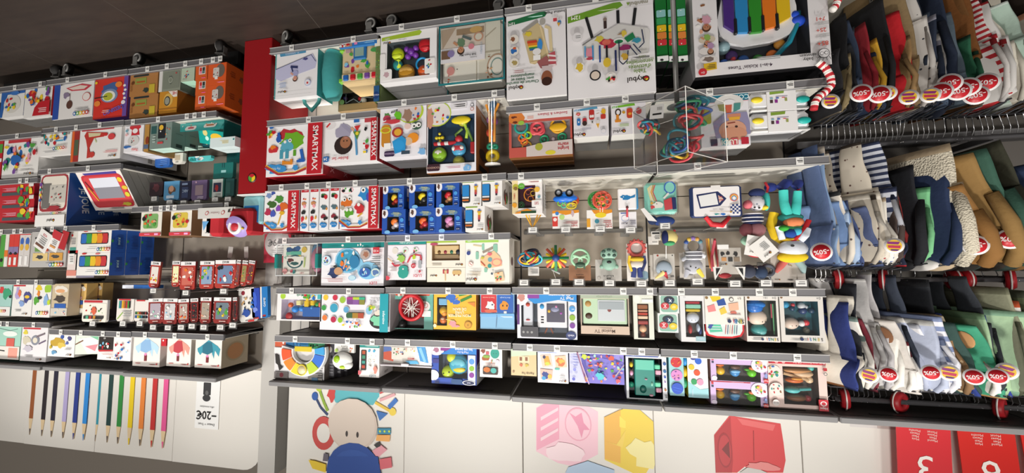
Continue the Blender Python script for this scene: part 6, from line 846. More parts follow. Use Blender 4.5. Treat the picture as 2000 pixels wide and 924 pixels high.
# --- bays b4 and b5: pegs and hanging rattles
def pt(px, py, y): x, z = W(px, py, y); return (x, y, z)
bar('grey peg bar above the hanging car and ball toys', -.27, .34, 1150, 451)
bar('grey peg bar above the hanging rag book and whiteboard bag', -.89, -.29, 1450, 447)
bar('grey peg bar above the teether rattles', -.27, .34, 1150, 550)
bar('grey peg bar above the soft bunny rattles', -.89, -.29, 1450, 551)
for px, py, what in ((1041, 449, 'boxed mesh ball'), (1105, 448, 'toy car card'), (1172, 447, 'coral ball card'), (1231, 449, 'whale book'), (1298, 441, 'unicorn rag book'), (1407, 440, 'whiteboard bag'), (1024, 551, 'tangled loop rattle'), (1086, 550, 'spiky star rattle'), (1131, 550, 'mint ring rattle'), (1190, 552, 'green octopus rattle'), (1252, 553, 'rag doll teether'), (1307, 552, 'grey mouse comforter'), (1361, 549, 'striped ring bunny'), (1434, 553, 'fold-out fox book'), (1494, 552, 'paper tags'), (1562, 552, 'big bunny card'), (1478, 522, 'caterpillar plush'), (1545, 518, 'long legged rag doll')):
    peg(px, py, -.46, 'wire peg holding the ' + what, plate=px not in (1478, 1545))
yk = -.47
x0_, z0_ = W(1030, 354, yk)
t = C('b4.3', 'mesh_ball_box', 'white and lime window box with a mesh ball, hung from a yellow strap', (1000, 352, 1059, 417), 'f0ecea', 'r 0 0 .2 1 e3cfa0;e .12 .2 .1 .1 b8b03a;B .12 .24 .08 .06 8a6a3a 3;e .32 .18 .11 .09 5faa3a;t tactile .32 .18 .03 dec;l .5 .04 .9 .1 1 a77;T OBALL .08 .48 .04 c05030 90;B .08 .75 .1 .08 e8a02a 3;e .84 .3 .09 .08 e8b84a;e .9 .52 .05 .04 6a9aa8;v e8901f .1 .98 .5 .86 .8 .98 .7 1 .1 1;v 1f4a2a .3 .93 .8 .93 .8 1 .3 1;R .66 .62 .98 .82 f3f0ee .02;T bright|starts .82 .71 .035 b0303a', y=.03, z=0, dep=.15, win=(.2, .16, .78, .84, '5a2438'), wd=.05, side='f1efed', sspec='R .3 .1 .4 .9 b8b0a8 .02;l .5 .2 .9 .8 6 999;r .15 .1 .22 .9 7a7a6a', wtoys='mesh_ball ring e0902a .60 .42 .22 .02; + ring 8a3a2a .52 .34 .08 .015; + ring d8b02a .68 .38 .08 .015; + ring d8782a .6 .54 .09 .015; green_ball ring 1f6a3a .28 .72 .1 .02; + ring 3a8a4a .28 .72 .05 .015; purple_band rod 4a3aa8 .02 .3 .2 .5 .22 .65 .18')
m = MB(); p1, p2, p3 = pt(1027, 420, -.47), pt(1040, 446, -.46), pt(1050, 420, -.47); L0 = Vector(t.location)
m.tube([p1, p2, p3], .0035, mat('e8a81f', .5), 6); m.tube([pt(1033, 420, -.44), p2, pt(1056, 420, -.44)], .003, mat('e8a81f', .5), 6); o = m.build('strap', t); o.matrix_parent_inverse = Matrix.Translation(-L0)
def ptoy(name, label, org, cat='toy', group=None):
    return thing(name, label, cat, org, (0, 0, 0), group)
def at(t, px, py, y): x, yy, z = pt(px, py, y); l = t.location; return (x - l[0], yy - l[1], z - l[2])
U = 1.72 / 740                                        # metres per pixel at the pegs
# toy car on its card, and two behind
for k in range(2):
    y = -.45 + k * .07
    t = ptoy('mesh_car_toy', ('front', 'rear')[k] + ' blue and lime mesh car above its white and red card', pt(1105, 412, y), group='mesh car toys')
    m = MB(); m.ell(at(t, 1104, 388, y), (24 * U, .022, 9 * U), mat('1f6fd8', .3)); m.ell(at(t, 1106, 384, y), (16 * U, .02, 10 * U), mat('2a80e0', .3)); m.build('car_body', t)
    for px, rr_ in ((1091, 7.5), (1112, 7.5)): m = MB(); c = at(t, px, 377, y - .02); m.cyl((c[0], c[1] - .006, c[2]), (c[0], c[1] + .012, c[2]), rr_ * U, mat('1b1c20', .5), 18); m.cyl((c[0], c[1] - .008, c[2]), (c[0], c[1] - .006, c[2]), 4 * U, mat('8a8f98', .3), 14); m.build('wheel', t)
    m = MB()
    for i in range(5): m.ring(at(t, 1094 + i * 7, 397 + (i % 2) * 4, y - .008), 4.5 * U, .0028, mat(('8fc83a', '4ac0a0', 'a8d03a', 'd8c83a', 'e0b02a')[i], .3))
    m.ring(at(t, 1116, 402, y - .01), 9 * U, .003, mat('d8c02a', .3), sz=.6); m.build('mesh_base', t)
    m = MB(); m.ell(at(t, 1125, 391, y + .01), (6 * U, .015, 9 * U), mat('c8402a', .4)); m.build('rear_ball', t)
    xa, xb, z0, z1 = WR((1079, 411, 1131, 446), y); w = xa - xb; h = z1 - z0; cx_ = (xa + xb) / 2 - t.location[0]
    m = MB(); m.box(cx_ - w / 2, .0, z0 - t.location[2], cx_ + w / 2, .003, z1 - t.location[2], 'efece8'); art(m, 'v e0901f .0 .0 1 .0 1 .14 .5 .26 .2 .12 0 .16;r .0 .34 .2 .88 d03a30;e .1 .5 .07 0 f0dcd8;e .18 .16 .07 0 3a80c8;e .36 .38 .1 0 b8d880;B .76 .2 .07 .2 c8b0b8 3;l .3 .6 .95 .75 2 b66;T bright|starts .82 .82 .09 b04848', lambda u, v, d: (cx_ + w / 2 - u, -d, z0 - t.location[2] + v), w, h); m.build('card', t)
for k in range(2):
    y = -.45 + k * .07
    t = ptoy('mesh_ball_toy', ('coral front', 'rear') [k] + ' mesh ball tied over a white and orange card' + ('' if k == 0 else ', green half showing'), pt(1170, 408, y), group='mesh ball toys')
    cc = ('e0604a', '3f9a4a')[k]; c = at(t, 1176 - k * 10, 391, y); R = 17 * U; m = MB()
    for i in range(7):
        a = i * 2 * math.pi / 7
        m.ring((c[0] + R * .62 * math.cos(a) * (i > 0), c[1] - R * (.5 if i else .95), c[2] + R * .62 * math.sin(a) * (i > 0)), R * .30, .0028, mat(cc, .35), n=14, k=6)
    m.ring(c, R * .98, .004, mat(cc, .35)); m.ring((c[0], c[1] + .01, c[2]), R * .8, .004, mat(cc, .35)); m.ell((c[0], c[1] + .012, c[2]), R * .5, mat('c8a83a', .5)); m.build('mesh_ball', t)
    xa, xb, z0, z1 = WR((1146, 410, 1196, 447), y); w = xa - xb; h = z1 - z0; cx_ = (xa + xb) / 2 - t.location[0]; zz = z0 - t.location[2]
    m = MB(); m.box(cx_ - w / 2, .0, zz, cx_ + w / 2, .003, zz + h, 'f1eeea'); art(m, 'v e0901f .2 0 1 0 1 .16 .6 .28 .3 .2;e .55 .28 .22 .14 e8cf2a;r .0 .45 .14 .9 e0a02a;e .4 .6 .09 0 4aa0b8;l .55 .55 .95 .72 2 b66;T bright|starts .85 .84 .09 b04848', lambda u, v, d: (cx_ + w / 2 - u, -d, zz + v), w, h); m.build('card', t)
    m = MB(); m.tube([at(t, 1172, 405, y - .004), at(t, 1172, 414, y - .004)], .0012, mat('e8e4de'), 5); m.tube([at(t, 1177, 405, y - .004), at(t, 1177, 414, y - .004)], .0012, mat('e8e4de'), 5); m.build('tie', t)
for k in range(2):
    y = -.45 + k * .03
    t = ptoy('whale_book', ('white cloth book with a blue whale above its small card', 'second whale book, blue edge showing behind the first')[k], pt(1226, 412, y), group='whale books')
    xa, xb, z0, z1 = WR((1207, 368, 1243, 409), y); w = xa - xb; h = z1 - z0; cx_ = (xa + xb) / 2 - t.location[0]; zz = z0 - t.location[2]
    m = MB(); m.box(cx_ - w / 2 - (.008 if k else 0), .0, zz, cx_ + w / 2, .02, zz + h, mat('f0eef0' if k == 0 else '4a9ad0', .6), .004); art(m, 'B .42 .42 .3 .13 1f78b0 5;v 1f78b0 .66 .4 .95 .3 .92 .44 .7 .48;e .3 .4 .03 .02 w;s .01 8ab .4 .6 .5 .64', lambda u, v, d: (cx_ + w / 2 - u, -d, zz + v), w, h) if k == 0 else None; m.build('book', t)
    m = MB(); m.tube([at(t, 1225, 407, y - .004), at(t, 1225, 424, y - .004)], .004, mat('b8283a', .5), 7); m.ell(at(t, 1225, 405, y - .008), .006, mat('5a1a20')); m.build('clip', t)
    xa, xb, z0, z1 = WR((1208, 414, 1242, 446), y); w = xa - xb; h = z1 - z0; zz = z0 - t.location[2]
    m = MB(); m.box(cx_ - w / 2, .001, zz, cx_ + w / 2, .003, zz + h, 'efecf0'); art(m, 'r .1 .04 .5 .1 3a5aa8;o .35 .38 .22 .2 .1 6a8ac8 efecf0;T PLAY .3 .68 .1 556;l .5 .5 .95 .8 3 99a', lambda u, v, d: (cx_ + w / 2 - u, .001 - d, zz + v), w, h); m.build('card', t)
# tangled loops rattles, star, ring, octopus, doll teether
t = ptoy('loop_rattle', 'tangled rattle of orange, teal, yellow and navy loops on a peg', pt(1036, 502, -.43))
rr = random.Random(3)
for i, c in enumerate('e0503a 1f9aa8 e8d02a 2a3f6a 3ab0c8 e88a2a 1f8a8a c8404a 2a6fb0 e8e02a 14233f 3aa0b0'.split()):
    m = MB(); a, b = rr.uniform(0, 3.1), rr.uniform(0, 3.1); R = rr.uniform(.036, .055); P_ = []; cz = Vector([rr.uniform(-.012, .012) for _ in range(3)])
    for q in range(20): u = 2 * math.pi * q / 20; p = Vector((R * math.cos(u), R * math.sin(u) * .62, 0)); p.rotate(Matrix.Rotation(a, 3, 'X')); p.rotate(Matrix.Rotation(b, 3, 'Z')); P_.append(tuple(p + cz))
    m.tube(P_, .0042, mat(c, .35), 7, True); m.build('loop', t)
m = MB(); m.ell((0, -.02, 0), .016, mat('2ab0c0', .4)); m.build('hub', t)
m = MB(); c = at(t, 1040, 530, -.43); m.box(c[0] - .03, .0, c[2] - .02, c[0] + .02, .002, c[2] + .02, 'dcdad6'); art(m, 'l .1 .2 .9 .8 4 888', lambda u, v, d: (c[0] + .02 - u, -d, c[2] - .02 + v), .05, .04); m.build('paper_tag', t)
t = ptoy('star_rattle', 'spiky star rattle of yellow, green and coral bars around a blue ball', pt(1086, 504, -.43))
m = MB(); m.ell((0, -.01, 0), .018, mat('2a4a8a', .4)); m.build('hub', t)
for i in range(16):
    a = i * math.pi / 8; c = ('1f7a4a', 'e8c01f', 'c8503a', 'e8c01f')[i % 4]; r_ = .058 if i % 2 == 0 else .05; dy = -.012 if i % 2 == 0 else .012
    m = MB(); m.tube([(.012 * math.cos(a), dy, .012 * math.sin(a)), (r_ * math.cos(a), dy * 1.2, r_ * math.sin(a))], .0062, mat(c, .4), 8); m.build('bar', t)
m = MB(); c = at(t, 1080, 528, -.43); m.tube([c, at(t, 1086, 546, -.45)], .0015, mat('b8b4ae'), 5); m.tube([at(t, 1078, 526, -.42), at(t, 1094, 534, -.42)], .006, mat('6a7070', .5), 6); m.build('tie', t)
def card(t, rect, y, base, spec, name='card', th=.002):
    xa, xb, z0, z1 = WR(rect, y); w = xa - xb; h = z1 - z0; cx_ = (xa + xb) / 2 - t.location[0]; zz = z0 - t.location[2]; yy = y - t.location[1]
    m = MB(); m.box(cx_ - w / 2, yy, zz, cx_ + w / 2, yy + th, zz + h, mat(base, .5)); art(m, spec, lambda u, v, d: (cx_ + w / 2 - u, yy - d, zz + v), w, h); return m.build(name, t)
t = ptoy('ring_rattle', 'mint green loop rattle over a plain brown card', pt(1133, 504, -.44))
m = MB(); m.ring((0, 0, 0), .038, .0062, mat('a5d8b0', .4)); m.ring((.014, 0, .012), .022, .005, mat('b8e0c0', .4), sz=.8); m.ring((-.014, .0, .012), .020, .005, mat('a5d8b0', .4), sz=.8); m.tube([(.03, -.002, -.012), (0, -.004, -.002), (-.03, -.002, -.014)], .006, mat('b5e0bb', .4), 8); m.build('loops', t)
m = MB(); m.ell((0, -.004, .03), (.022, .012, .012), mat('3f5a48', .6)); m.tube([(-.016, -.004, .03), (-.02, -.004, .05)], [.007, .002], mat('3f5a48', .6), 7); m.tube([(.016, -.004, .03), (.02, -.004, .05)], [.007, .002], mat('3f5a48', .6), 7); m.build('leaf_top', t)
card(t, (1111, 518, 1154, 548), -.435, '9a6a4a', 'T ROLL&FUN .5 .62 .06 3a2418;l .3 .75 .7 .85 1 5a3a28;v 7c746d .3 0 .7 0 .5 .15')
t = ptoy('octopus_rattle', 'sage green silicone rattle with holes on a grey card', pt(1189, 505, -.45))
card(t, (1163, 507, 1214, 549), -.44, 'bdb8b2', 'T ROLL&FUN .5 .76 .06 333;T BEAR .5 .88 .05 333;o .13 .86 .07 0 .5 a8a29a bdb8b2')
m = MB(); m.ell((0, -.012, -.020), (.036, .012, .026), mat('9abfac', .45)); m.build('head', t)
m = MB()
for dx, dz in ((-.022, -.03), (0, -.036), (.022, -.03), (-.022, -.012), (.0, -.016), (.022, -.012)): m.ell((dx, -.022, dz), (.008, .003, .007), mat('3f5a50', .5), 10, 6)
m.build('holes', t)
m = MB(); m.ell((0, -.012, .022), (.030, .014, .030), mat('8fb5a2', .45)); m.ell((-.03, -.008, .035), .010, mat('8fb5a2', .45)); m.ell((.03, -.008, .035), .010, mat('8fb5a2', .45)); m.ell((0, -.026, .016), (.010, .003, .006), mat('222')); m.build('body', t)
t = ptoy('doll_teether', 'coral flower ring doll with yellow arms and navy legs on a white card', pt(1245, 480, -.46))
card(t, (1224, 476, 1265, 549), -.445, 'e8e3dc', 'e .8 .85 .25 .12 8aa8b8;r .2 .95 .8 .97 ccc')
m = MB(); m.ring(at(t, 1243, 485, -.46), .030, .007, mat('d0605a', .6))
for i in range(14): a = i * math.pi / 7; c = at(t, 1243, 485, -.46); m.ell((c[0] + .036 * math.cos(a), c[1], c[2] + .036 * math.sin(a)), .006, mat('d0605a', .6), 8, 5)
m.build('flower_ring', t)
m = MB(); m.ell(at(t, 1244, 516, -.465), (.034, .015, .018), mat('d8d0c8', .8)); m.ell(at(t, 1244, 506, -.47), (.034, .013, .010), mat('e0b82a', .7)); m.build('body', t)
for s in (-1, 1): m = MB(); m.tube([at(t, 1244 + s * 14, 500, -.47), at(t, 1244 + s * 16, 513, -.475), at(t, 1244 + s * 10, 530, -.47)], [.006, .006, .005], mat(('e0b82a', '1f2a5a')[s > 0], .7), 8); m.build('arm', t)
for s in (-1, 1): m = MB(); m.tube([at(t, 1244 + s * 5, 522, -.465), at(t, 1244 + s * 7, 542, -.465)], [.009, .011], mat('1f2f6a', .7), 8); m.build('leg', t)
# --- b5 hanging pieces
for k in range(2):
    y = -.47 + k * .05
    t = ptoy('rag_book', ('front turquoise cloth book with a rainbow and a cream unicorn', 'second cloth book right behind the unicorn one')[k], pt(1292, 420, y), group='unicorn cloth books')
    xa, xb, z0, z1 = WR((1257, 354, 1326, 420), y); w = (xa - xb) / 2; h = z1 - z0; zz = z0 - t.location[2]
    m = MB(); m.box(-w + .006, .0, zz + .004, w - .006, .035, zz + h - .004, mat('8ed8c8', .8, 0, 'cloth'), .012)
    art(m, 'v e8e0a8 .08 .18 .2 .08 .26 .3 .22 .6 .34 .66 .2 .7;s .03 e8a03a .28 .08 .20 .30 .30 .60;s .03 d8504a .33 .08 .25 .30 .36 .60;s .03 e8e0d0 .23 .08 .15 .30 .25 .6;B .70 .24 .11 .09 2a4ab8 3;o .78 .18 .18 .2 .2 3a6ac0 8ed8c8;s .06 f3efe8 .58 .52 .74 .36;B .42 .72 .2 .14 f3efe6 4;e .36 .68 .012 .02 333;B .22 .78 .07 .07 d8404a 2;e .2 .66 .04 .04 e8a83a;v d0404a .58 .58 .82 .5 .84 .86 .6 .9;v 1f2a5a .82 .5 .95 .5 .96 .86 .84 .88', lambda u, v, d: (w - .006 - u, -d, zz + .004 + v), 2 * w - .012, h - .008) if k == 0 else None
    m.build('cloth_pages', t); m = MB(); m.box(-w, -.006, zz, w, .040, zz + h, CLEAR(.12), .01); m.build('clear_bag', t)
    m = MB(); a_, b_ = at(t, 1275, 432, y), at(t, 1320, 428, y); m.ell(((a_[0] + b_[0]) / 2, .012, a_[2]), (.045, .014, .022), mat('1f3a7a', .8)); m.ell((a_[0] - .0, .008, a_[2] - .005), (.02, .01, .02), mat('142850', .8)); m.build('handle_strap', t)
    if k == 0: m = MB(); c = at(t, 1266, 422, y - .01); m.add([(c[0] + .03, -.012, c[2] - .03), (c[0] + .015, -.012, c[2] - .035), (c[0] - .035, -.012, c[2] + .025), (c[0] + .0, -.012, c[2] + .02)], [(0, 1, 2, 3)], 'ece9e6'); m.build('paper_tag', t)
for k in range(3):
    y = -.47 + k * .035
    t = ptoy('whiteboard_bag', ('front clear bag with a child\'s whiteboard, rainbow and checked corner', 'second whiteboard bag in the hanging row', 'hindmost whiteboard bag in the hanging row')[k], pt(1400, 424, y), group='whiteboard bags')
    xa, xb, z0, z1 = WR((1348, 363, 1450, 424), y); w = (xa - xb) / 2; h = z1 - z0; zz = z0 - t.location[2]
    m = MB(); m.box(-w, .0, zz, w, .024, zz + h, mat('1c2f60' if k < 2 else '163058', .6), .008)
    if k == 0: art(m, 'R .06 .04 .95 .97 eeeaea .03;v 1f2a5a .12 .26 .54 .18 .70 .42 .58 .64 .18 .72;v e8e8e8 .16 .31 .5 .23 .54 .6 .20 .66;v d8b8a8 .54 .3 .64 .42 .56 .56;s .012 c8404a .55 .36 .62 .36;s .012 c8404a .55 .46 .64 .46;o .84 .40 .08 .12 .2 e0704a f0c05a;o .84 .42 .05 .08 .3 3a80c0 eeeaea;' + ';'.join(f'r {.76+.034*i} {.62+.06*j} {.794+.034*i} {.68+.06*j} {"1f3a7a" if (i+j)%2 else "eeeaea"}' for i in range(5) for j in range(5)) + ';s .012 c8b8a0 .35 .82 .78 .86;e .75 .86 .02 0 b8904a;B .6 .93 .06 .04 2a70c0 3;B .48 .92 .05 .03 3a9a9a 2', lambda u, v, d: (w - u, -d, zz + v), 2 * w, h)
    m.build('board', t)
    if k == 0:
        m = MB(); m.tube([at(t, 1378, 424, y), at(t, 1390, 438, y), at(t, 1410, 440, y), at(t, 1425, 424, y)], [.009, .012, .012, .008], mat('c8202c', .6), 8); m.build('handle', t)
        m = MB(); m.box(-.018, -.002, zz - .002, .018, .0, zz + .018, 'e6e2e0'); m.build('closure', t)
t = ptoy('caterpillar_plush', 'long hanging plush with dotted grey head, navy cap and striped shirt', pt(1478, 520, -.46))
for nm, px, py, rx, rz, c in (('cap', 1478, 377, 13, 8, '1c2a58'), ('head', 1477, 397, 13, 15, 'd3d1d6'), ('ear', 1492, 406, 6, 4, 'e8d03a'), ('ear', 1460, 400, 7, 8, 'd8707a'), ('shirt', 1470, 427, 18, 11, 'e6e3ea'), ('segment', 1478, 449, 14, 12, 'c98a92'), ('segment', 1458, 449, 11, 12, '8f5058'), ('segment', 1466, 470, 16, 10, 'a5d3b8'), ('segment', 1478, 492, 17, 10, 'c8303a'), ('segment', 1462, 530, 11, 12, '3a3f50'), ('segment', 1486, 532, 10, 12, '2f3f5a')):
    m = MB(); m.ell(at(t, px, py, -.45), (rx * U, .026, rz * U), mat(c, .9, 0, 'dot8a8f9a' if nm == 'head' else 'cloth'), 16, 10)
    if nm == 'shirt':
        m = MB()
        for q in range(6): m.ell(at(t, px, py - 9 + q * 3.6, -.45), (rx * U * (.88 if q in (0, 5) else 1), .026, 2.1 * U), mat('23305f' if q % 2 else 'e9e6ec', .9))
    m.build(nm, t)
m = MB(); m.ell(at(t, 1474, 405, -.477), .004, '222'); m.ell(at(t, 1483, 406, -.477), .004, '222'); m.build('eyes', t)
for i, (px, py, rot) in enumerate(((1476, 481, 33), (1492, 486, 38))):
    x, y, z = pt(px, py, -.50 - i * .012); m = MB(); m.box(-.036, 0, -.04, .036, .001, .04, 'efece8'); art(m, 'l .3 .2 .8 .6 6 999;L .45 .8 .07', lambda u, v, d: (.036 - u, -d, v - .04), .072, .08); tag(m.build('paper_tag', None, (x, y, z), (0, math.radians(-rot if i else 12), 0)), ('blank square paper tag tucked behind the printed one', 'tilted square paper tag with small print, in front of the caterpillar plush')[i], 'tag')
t = ptoy('rag_doll', 'long legged rag doll with a yellow beak, hung head up by the clothes', pt(1545, 515, -.46))
TQ = mat('3fb8b0', .9, 0, 'cloth')
for nm, P_, r_, c in (('leg', ((1530, 372), (1531, 396), (1538, 420)), (7, 7, 8), '3fbcb2'), ('leg', ((1558, 374), (1556, 398), (1552, 420)), (6, 7, 8), '3fbcb2'), ('shoe', ((1524, 368), (1536, 357), (1545, 356)), (8, 8, 5), '1f2f78'), ('shoe', ((1552, 366), (1560, 358), (1566, 356)), (7, 8, 5), '1f2f78'), ('arm', ((1520, 442), (1524, 455), (1528, 468)), (5, 5, 5), 'e3e8f0'), ('arm', ((1578, 446), (1572, 458), (1562, 470)), (5, 7, 6), 'dfe3ee'), ('scarf', ((1580, 430), (1572, 446), (1560, 462), (1545, 472)), (4, 4, 4, 3), 'c8242c'), ('cape', ((1512, 416), (1506, 440), (1514, 462), (1528, 474)), (7, 8, 7, 4), 'e3c01f'), ('bow', ((1556, 376), (1562, 366), (1556, 356)), (2, 2, 2), 'c8303a'), ('bow', ((1498, 376), (1500, 366), (1494, 356)), (2, 2, 2), 'c8303a')):
    m = MB(); m.tube([at(t, *p, -.46 - .012 * (nm in ('arm', 'scarf')) + .02 * (nm == 'cape')) for p in P_], [q * U for q in r_], mat(c, .9, 0, 'cloth'), 12); m.build(nm, t)
for nm, px, py, rx, rz, c, dy in (('trousers', 1544, 425, 20, 8, '2f8f88', 0), ('belly', 1550, 434, 16, 9, 'e88a5a', -.008), ('shirt', 1546, 447, 19, 8, '3f9f6a', 0), ('star_patch', 1530, 446, 8, 5, '3aa83a', -.02), ('pocket', 1544, 456, 9, 8, '1f4a9c', -.012), ('pocket', 1556, 452, 7, 7, '4ab8d0', -.014), ('collar', 1545, 468, 16, 4, 'e0b82a', 0), ('head', 1548, 486, 23, 15, 'd9dce4', -.004), ('beak', 1548, 502, 24, 10, 'e6c21f', -.008), ('nose', 1548, 480, 3, 2, '333', -.036), ('wing', 1505, 366, 10, 8, '1f2f78', .02), ('wing', 1496, 392, 6, 18, '3fbcb2', .03)):
    m = MB(); m.ell(at(t, px, py, -.46 + dy), (rx * U, .02 if nm not in ('nose', 'head') else (.003, .03)[nm == 'head'], rz * U), mat(c, .9, 0, 'cloth'), 16, 10); m.build(nm, t)
# row of comforters
t = ptoy('ball_plush', 'small round plush ball with a navy, yellow and green panel and orange tags', pt(1308, 480, -.46))
m = MB(); m.ell(at(t, 1307, 464, -.46), (15 * U, .028, 14 * U), mat('e0d08a', .9)); m.build('ball', t)
m = MB(); m.ell(at(t, 1299, 464, -.467), (6.5 * U, .026, 13 * U), mat('1f2a5f', .9)); m.build('navy_panel', t)
m = MB(); m.ell(at(t, 1307, 475, -.467), (10 * U, .022, 5 * U), mat('4aa06a', .9)); m.ell(at(t, 1321, 462, -.46), .007, mat('e0603a')); m.ell(at(t, 1317, 451, -.46), .006, mat('d84050')); m.tube([at(t, 1301, 480, -.45), at(t, 1301, 505, -.45)], .0015, mat('ddd')); m.build('fabric_tags', t)
card(t, (1272, 452, 1290, 470), -.45, 'dcd8d2', 'r .1 .1 .9 .3 333;l .1 .4 .9 .9 3 888', 'paper_tag'); card(t, (1266, 462, 1286, 478), -.43, 'e6e2dc', 'l .1 .2 .9 .8 3 888', 'paper_tag')
t = ptoy('mouse_comforter', 'grey card with a flat bunny comforter with yellow and red ears', pt(1296, 520, -.44))
card(t, (1277, 496, 1318, 548), -.44, 'c8c2ba', 'e .2 .06 .05 0 9a3a2a;e .9 .06 .03 0 333;l .7 .8 .95 .88 2 333')
card(t, (1270, 498, 1290, 546), -.43, 'bdb7af', '')
m = MB(); m.ell(at(t, 1297, 525, -.45), (14 * U, .012, 14 * U), mat('aab8c6', .9)); m.build('head', t)
for px, c in ((1280, 'e8d08a'), (1304, 'b8303a')): m = MB(); m.tube([at(t, 1297, 532, -.455), at(t, px, 544, -.455)], [.012, .003], mat(c, .9), 8); m.build('ear', t)
m = MB(); m.ell(at(t, 1291, 531, -.463), .0025, '222'); m.ell(at(t, 1301, 531, -.463), .0025, '222'); m.build('eyes', t)
t = ptoy('bunny_rattle', 'silver grey bunny rattle with a striped ring and body on a grey card', pt(1355, 505, -.46))
card(t, (1335, 492, 1378, 545), -.44, 'c3bfba', 'l .1 .7 .4 .9 2 888'); card(t, (1327, 494, 1350, 543), -.425, 'b8b3ad', '')
c = at(t, 1354, 480, -.46); m = MB(); m.ring(c, .030, .009, mat('9a9aa0', .6)); m.build('ring', t)
for i in range(5): a = math.pi * (.15 + .17 * i); m = MB(); m.ell((c[0] + .031 * math.cos(a), c[1] - .003, c[2] - .031 * math.sin(a)), .0095, mat(('3a5aa0', 'e0b84a', '8a6ab0', 'd8a04a', '5a8a9a')[i], .5), 8, 6); m.build('ring_bead', t)
m = MB()
for q in range(5): m.ell(at(t, 1355, 492 + q * 3.4, -.465), (15 * U, .02, 2.4 * U), mat('e3e3e8' if q % 2 == 0 else '7f7f88', .9))
m.build('striped_body', t)
m = MB(); m.ell(at(t, 1354, 520, -.465), (16 * U, .022, 14 * U), mat('b5b6be', .9, 0, 'cloth')); m.build('head', t)
for px, py, px2, py2, c in ((1346, 500, 1332, 508, 'aeb0b8'), (1366, 496, 1378, 502, 'dfe0e6')): m = MB(); m.tube([at(t, px, py, -.46), at(t, px2, py2, -.465)], [.010, .008], mat(c, .9), 8); m.build('arm', t)
for px, py, px2, py2, c in ((1362, 526, 1374, 541, 'd8c24a'), (1344, 528, 1338, 542, 'a8a9b2')): m = MB(); m.tube([at(t, px, py, -.475), at(t, px2, py2, -.475)], [.012, .006], mat(c, .9), 8); m.build('ear', t)
m = MB(); m.ell(at(t, 1349, 521, -.486), .0028, '222'); m.ell(at(t, 1359, 523, -.486), .0028, '222'); m.build('eyes', t)
t = ptoy('fox_book', 'grey printed fold-out book with white and black pointed ears at the top', pt(1424, 515, -.46))
card(t, (1405, 484, 1448, 536), -.455, 'b8b2aa', 'B .15 .22 .1 .1 2b2b2b 2;B .42 .2 .1 .1 2b2b2b 4;B .75 .24 .12 .1 2b2b2b 3;r .1 .36 .32 .5 c8905a;r .4 .36 .6 .52 3a3a3a;r .66 .36 .92 .52 8a7a68;l .5 .66 .9 .74 1 666;L .2 .62 .04', 'cover', .012)
for s, px in ((-1, 1402), (1, 1446)):
    c = at(t, px, 530, -.465); m = MB(); m.prism([(c[0] + .018, c[2] - .018), (c[0] - .018, c[2] - .018), (c[0] - s * .012, c[2] + .034)], c[1] - .004, c[1] + .004, mat('e8e6e2', .8)); m.prism([(c[0] + .008, c[2] - .012), (c[0] - .008, c[2] - .012), (c[0] - s * .008, c[2] + .018)], c[1] - .006, c[1] - .0045, mat('1d1d20', .8)); m.build('ear', t)
m = MB(); m.ell(at(t, 1416, 538, -.45), (.025, .01, .012), mat('9a2a30', .8)); m.build('muzzle', t)
m = MB(); m.tube([at(t, 1396, 470, -.43), at(t, 1390, 500, -.43), at(t, 1392, 530, -.43)], .006, mat('a83a48', .8), 7); m.build('ribbon', t)
t = ptoy('fabric_ribbons', 'bundle of ochre and checked fabric ribbons hanging left of the fox book', pt(1392, 480, -.40), cat='ribbon')
for px, c in ((1383, 'b8901f'), (1390, 'c8b8a8'), (1396, '8a2a30'), (1380, '8a5a28')): m = MB(); m.tube([at(t, px, 466, -.41), at(t, px + 3, 495, -.41), at(t, px + 8, 524, -.41)], .005, mat(c, .8), 6); m.build('ribbon', t)
card(t, (1401, 478, 1423, 487), -.47, 'efedea', '', 'paper_tag')
for k in range(2):
    t = ptoy('bunny_card', ('large grey card with a faint coral eared bunny, under the rag doll', 'second large grey bunny card behind the first')[k], pt(1539, 545, -.44 + k * .03), group='large bunny cards')
    card(t, (1505, 480, 1572, 552), -.44 + k * .03, 'b5aea7' if k == 0 else 'a39c96', 'L .18 .92 .025;B .55 .93 .12 .015 3a3838 3' if k == 0 else '')
    if k == 0:
        for P_, c in ((((1538, 505), (1524, 520), (1516, 532)), 'c0605a'), (((1556, 508), (1568, 522), (1570, 534)), '8fa8a8')): m = MB(); m.tube([at(t, *p, -.447) for p in P_], [.012, .014, .006], mat(c, .9), 8); m.build('ear', t)
t = ptoy('silicone_teether', 'dark folded silicone teether beside the caterpillar tail', pt(1500, 530, -.43)); m = MB(); m.ring(at(t, 1500, 528, -.44), .02, .008, mat('4a4d58', .6)); m.ring(at(t, 1512, 538, -.43), .016, .007, mat('3a3d48', .6)); m.build('links', t)
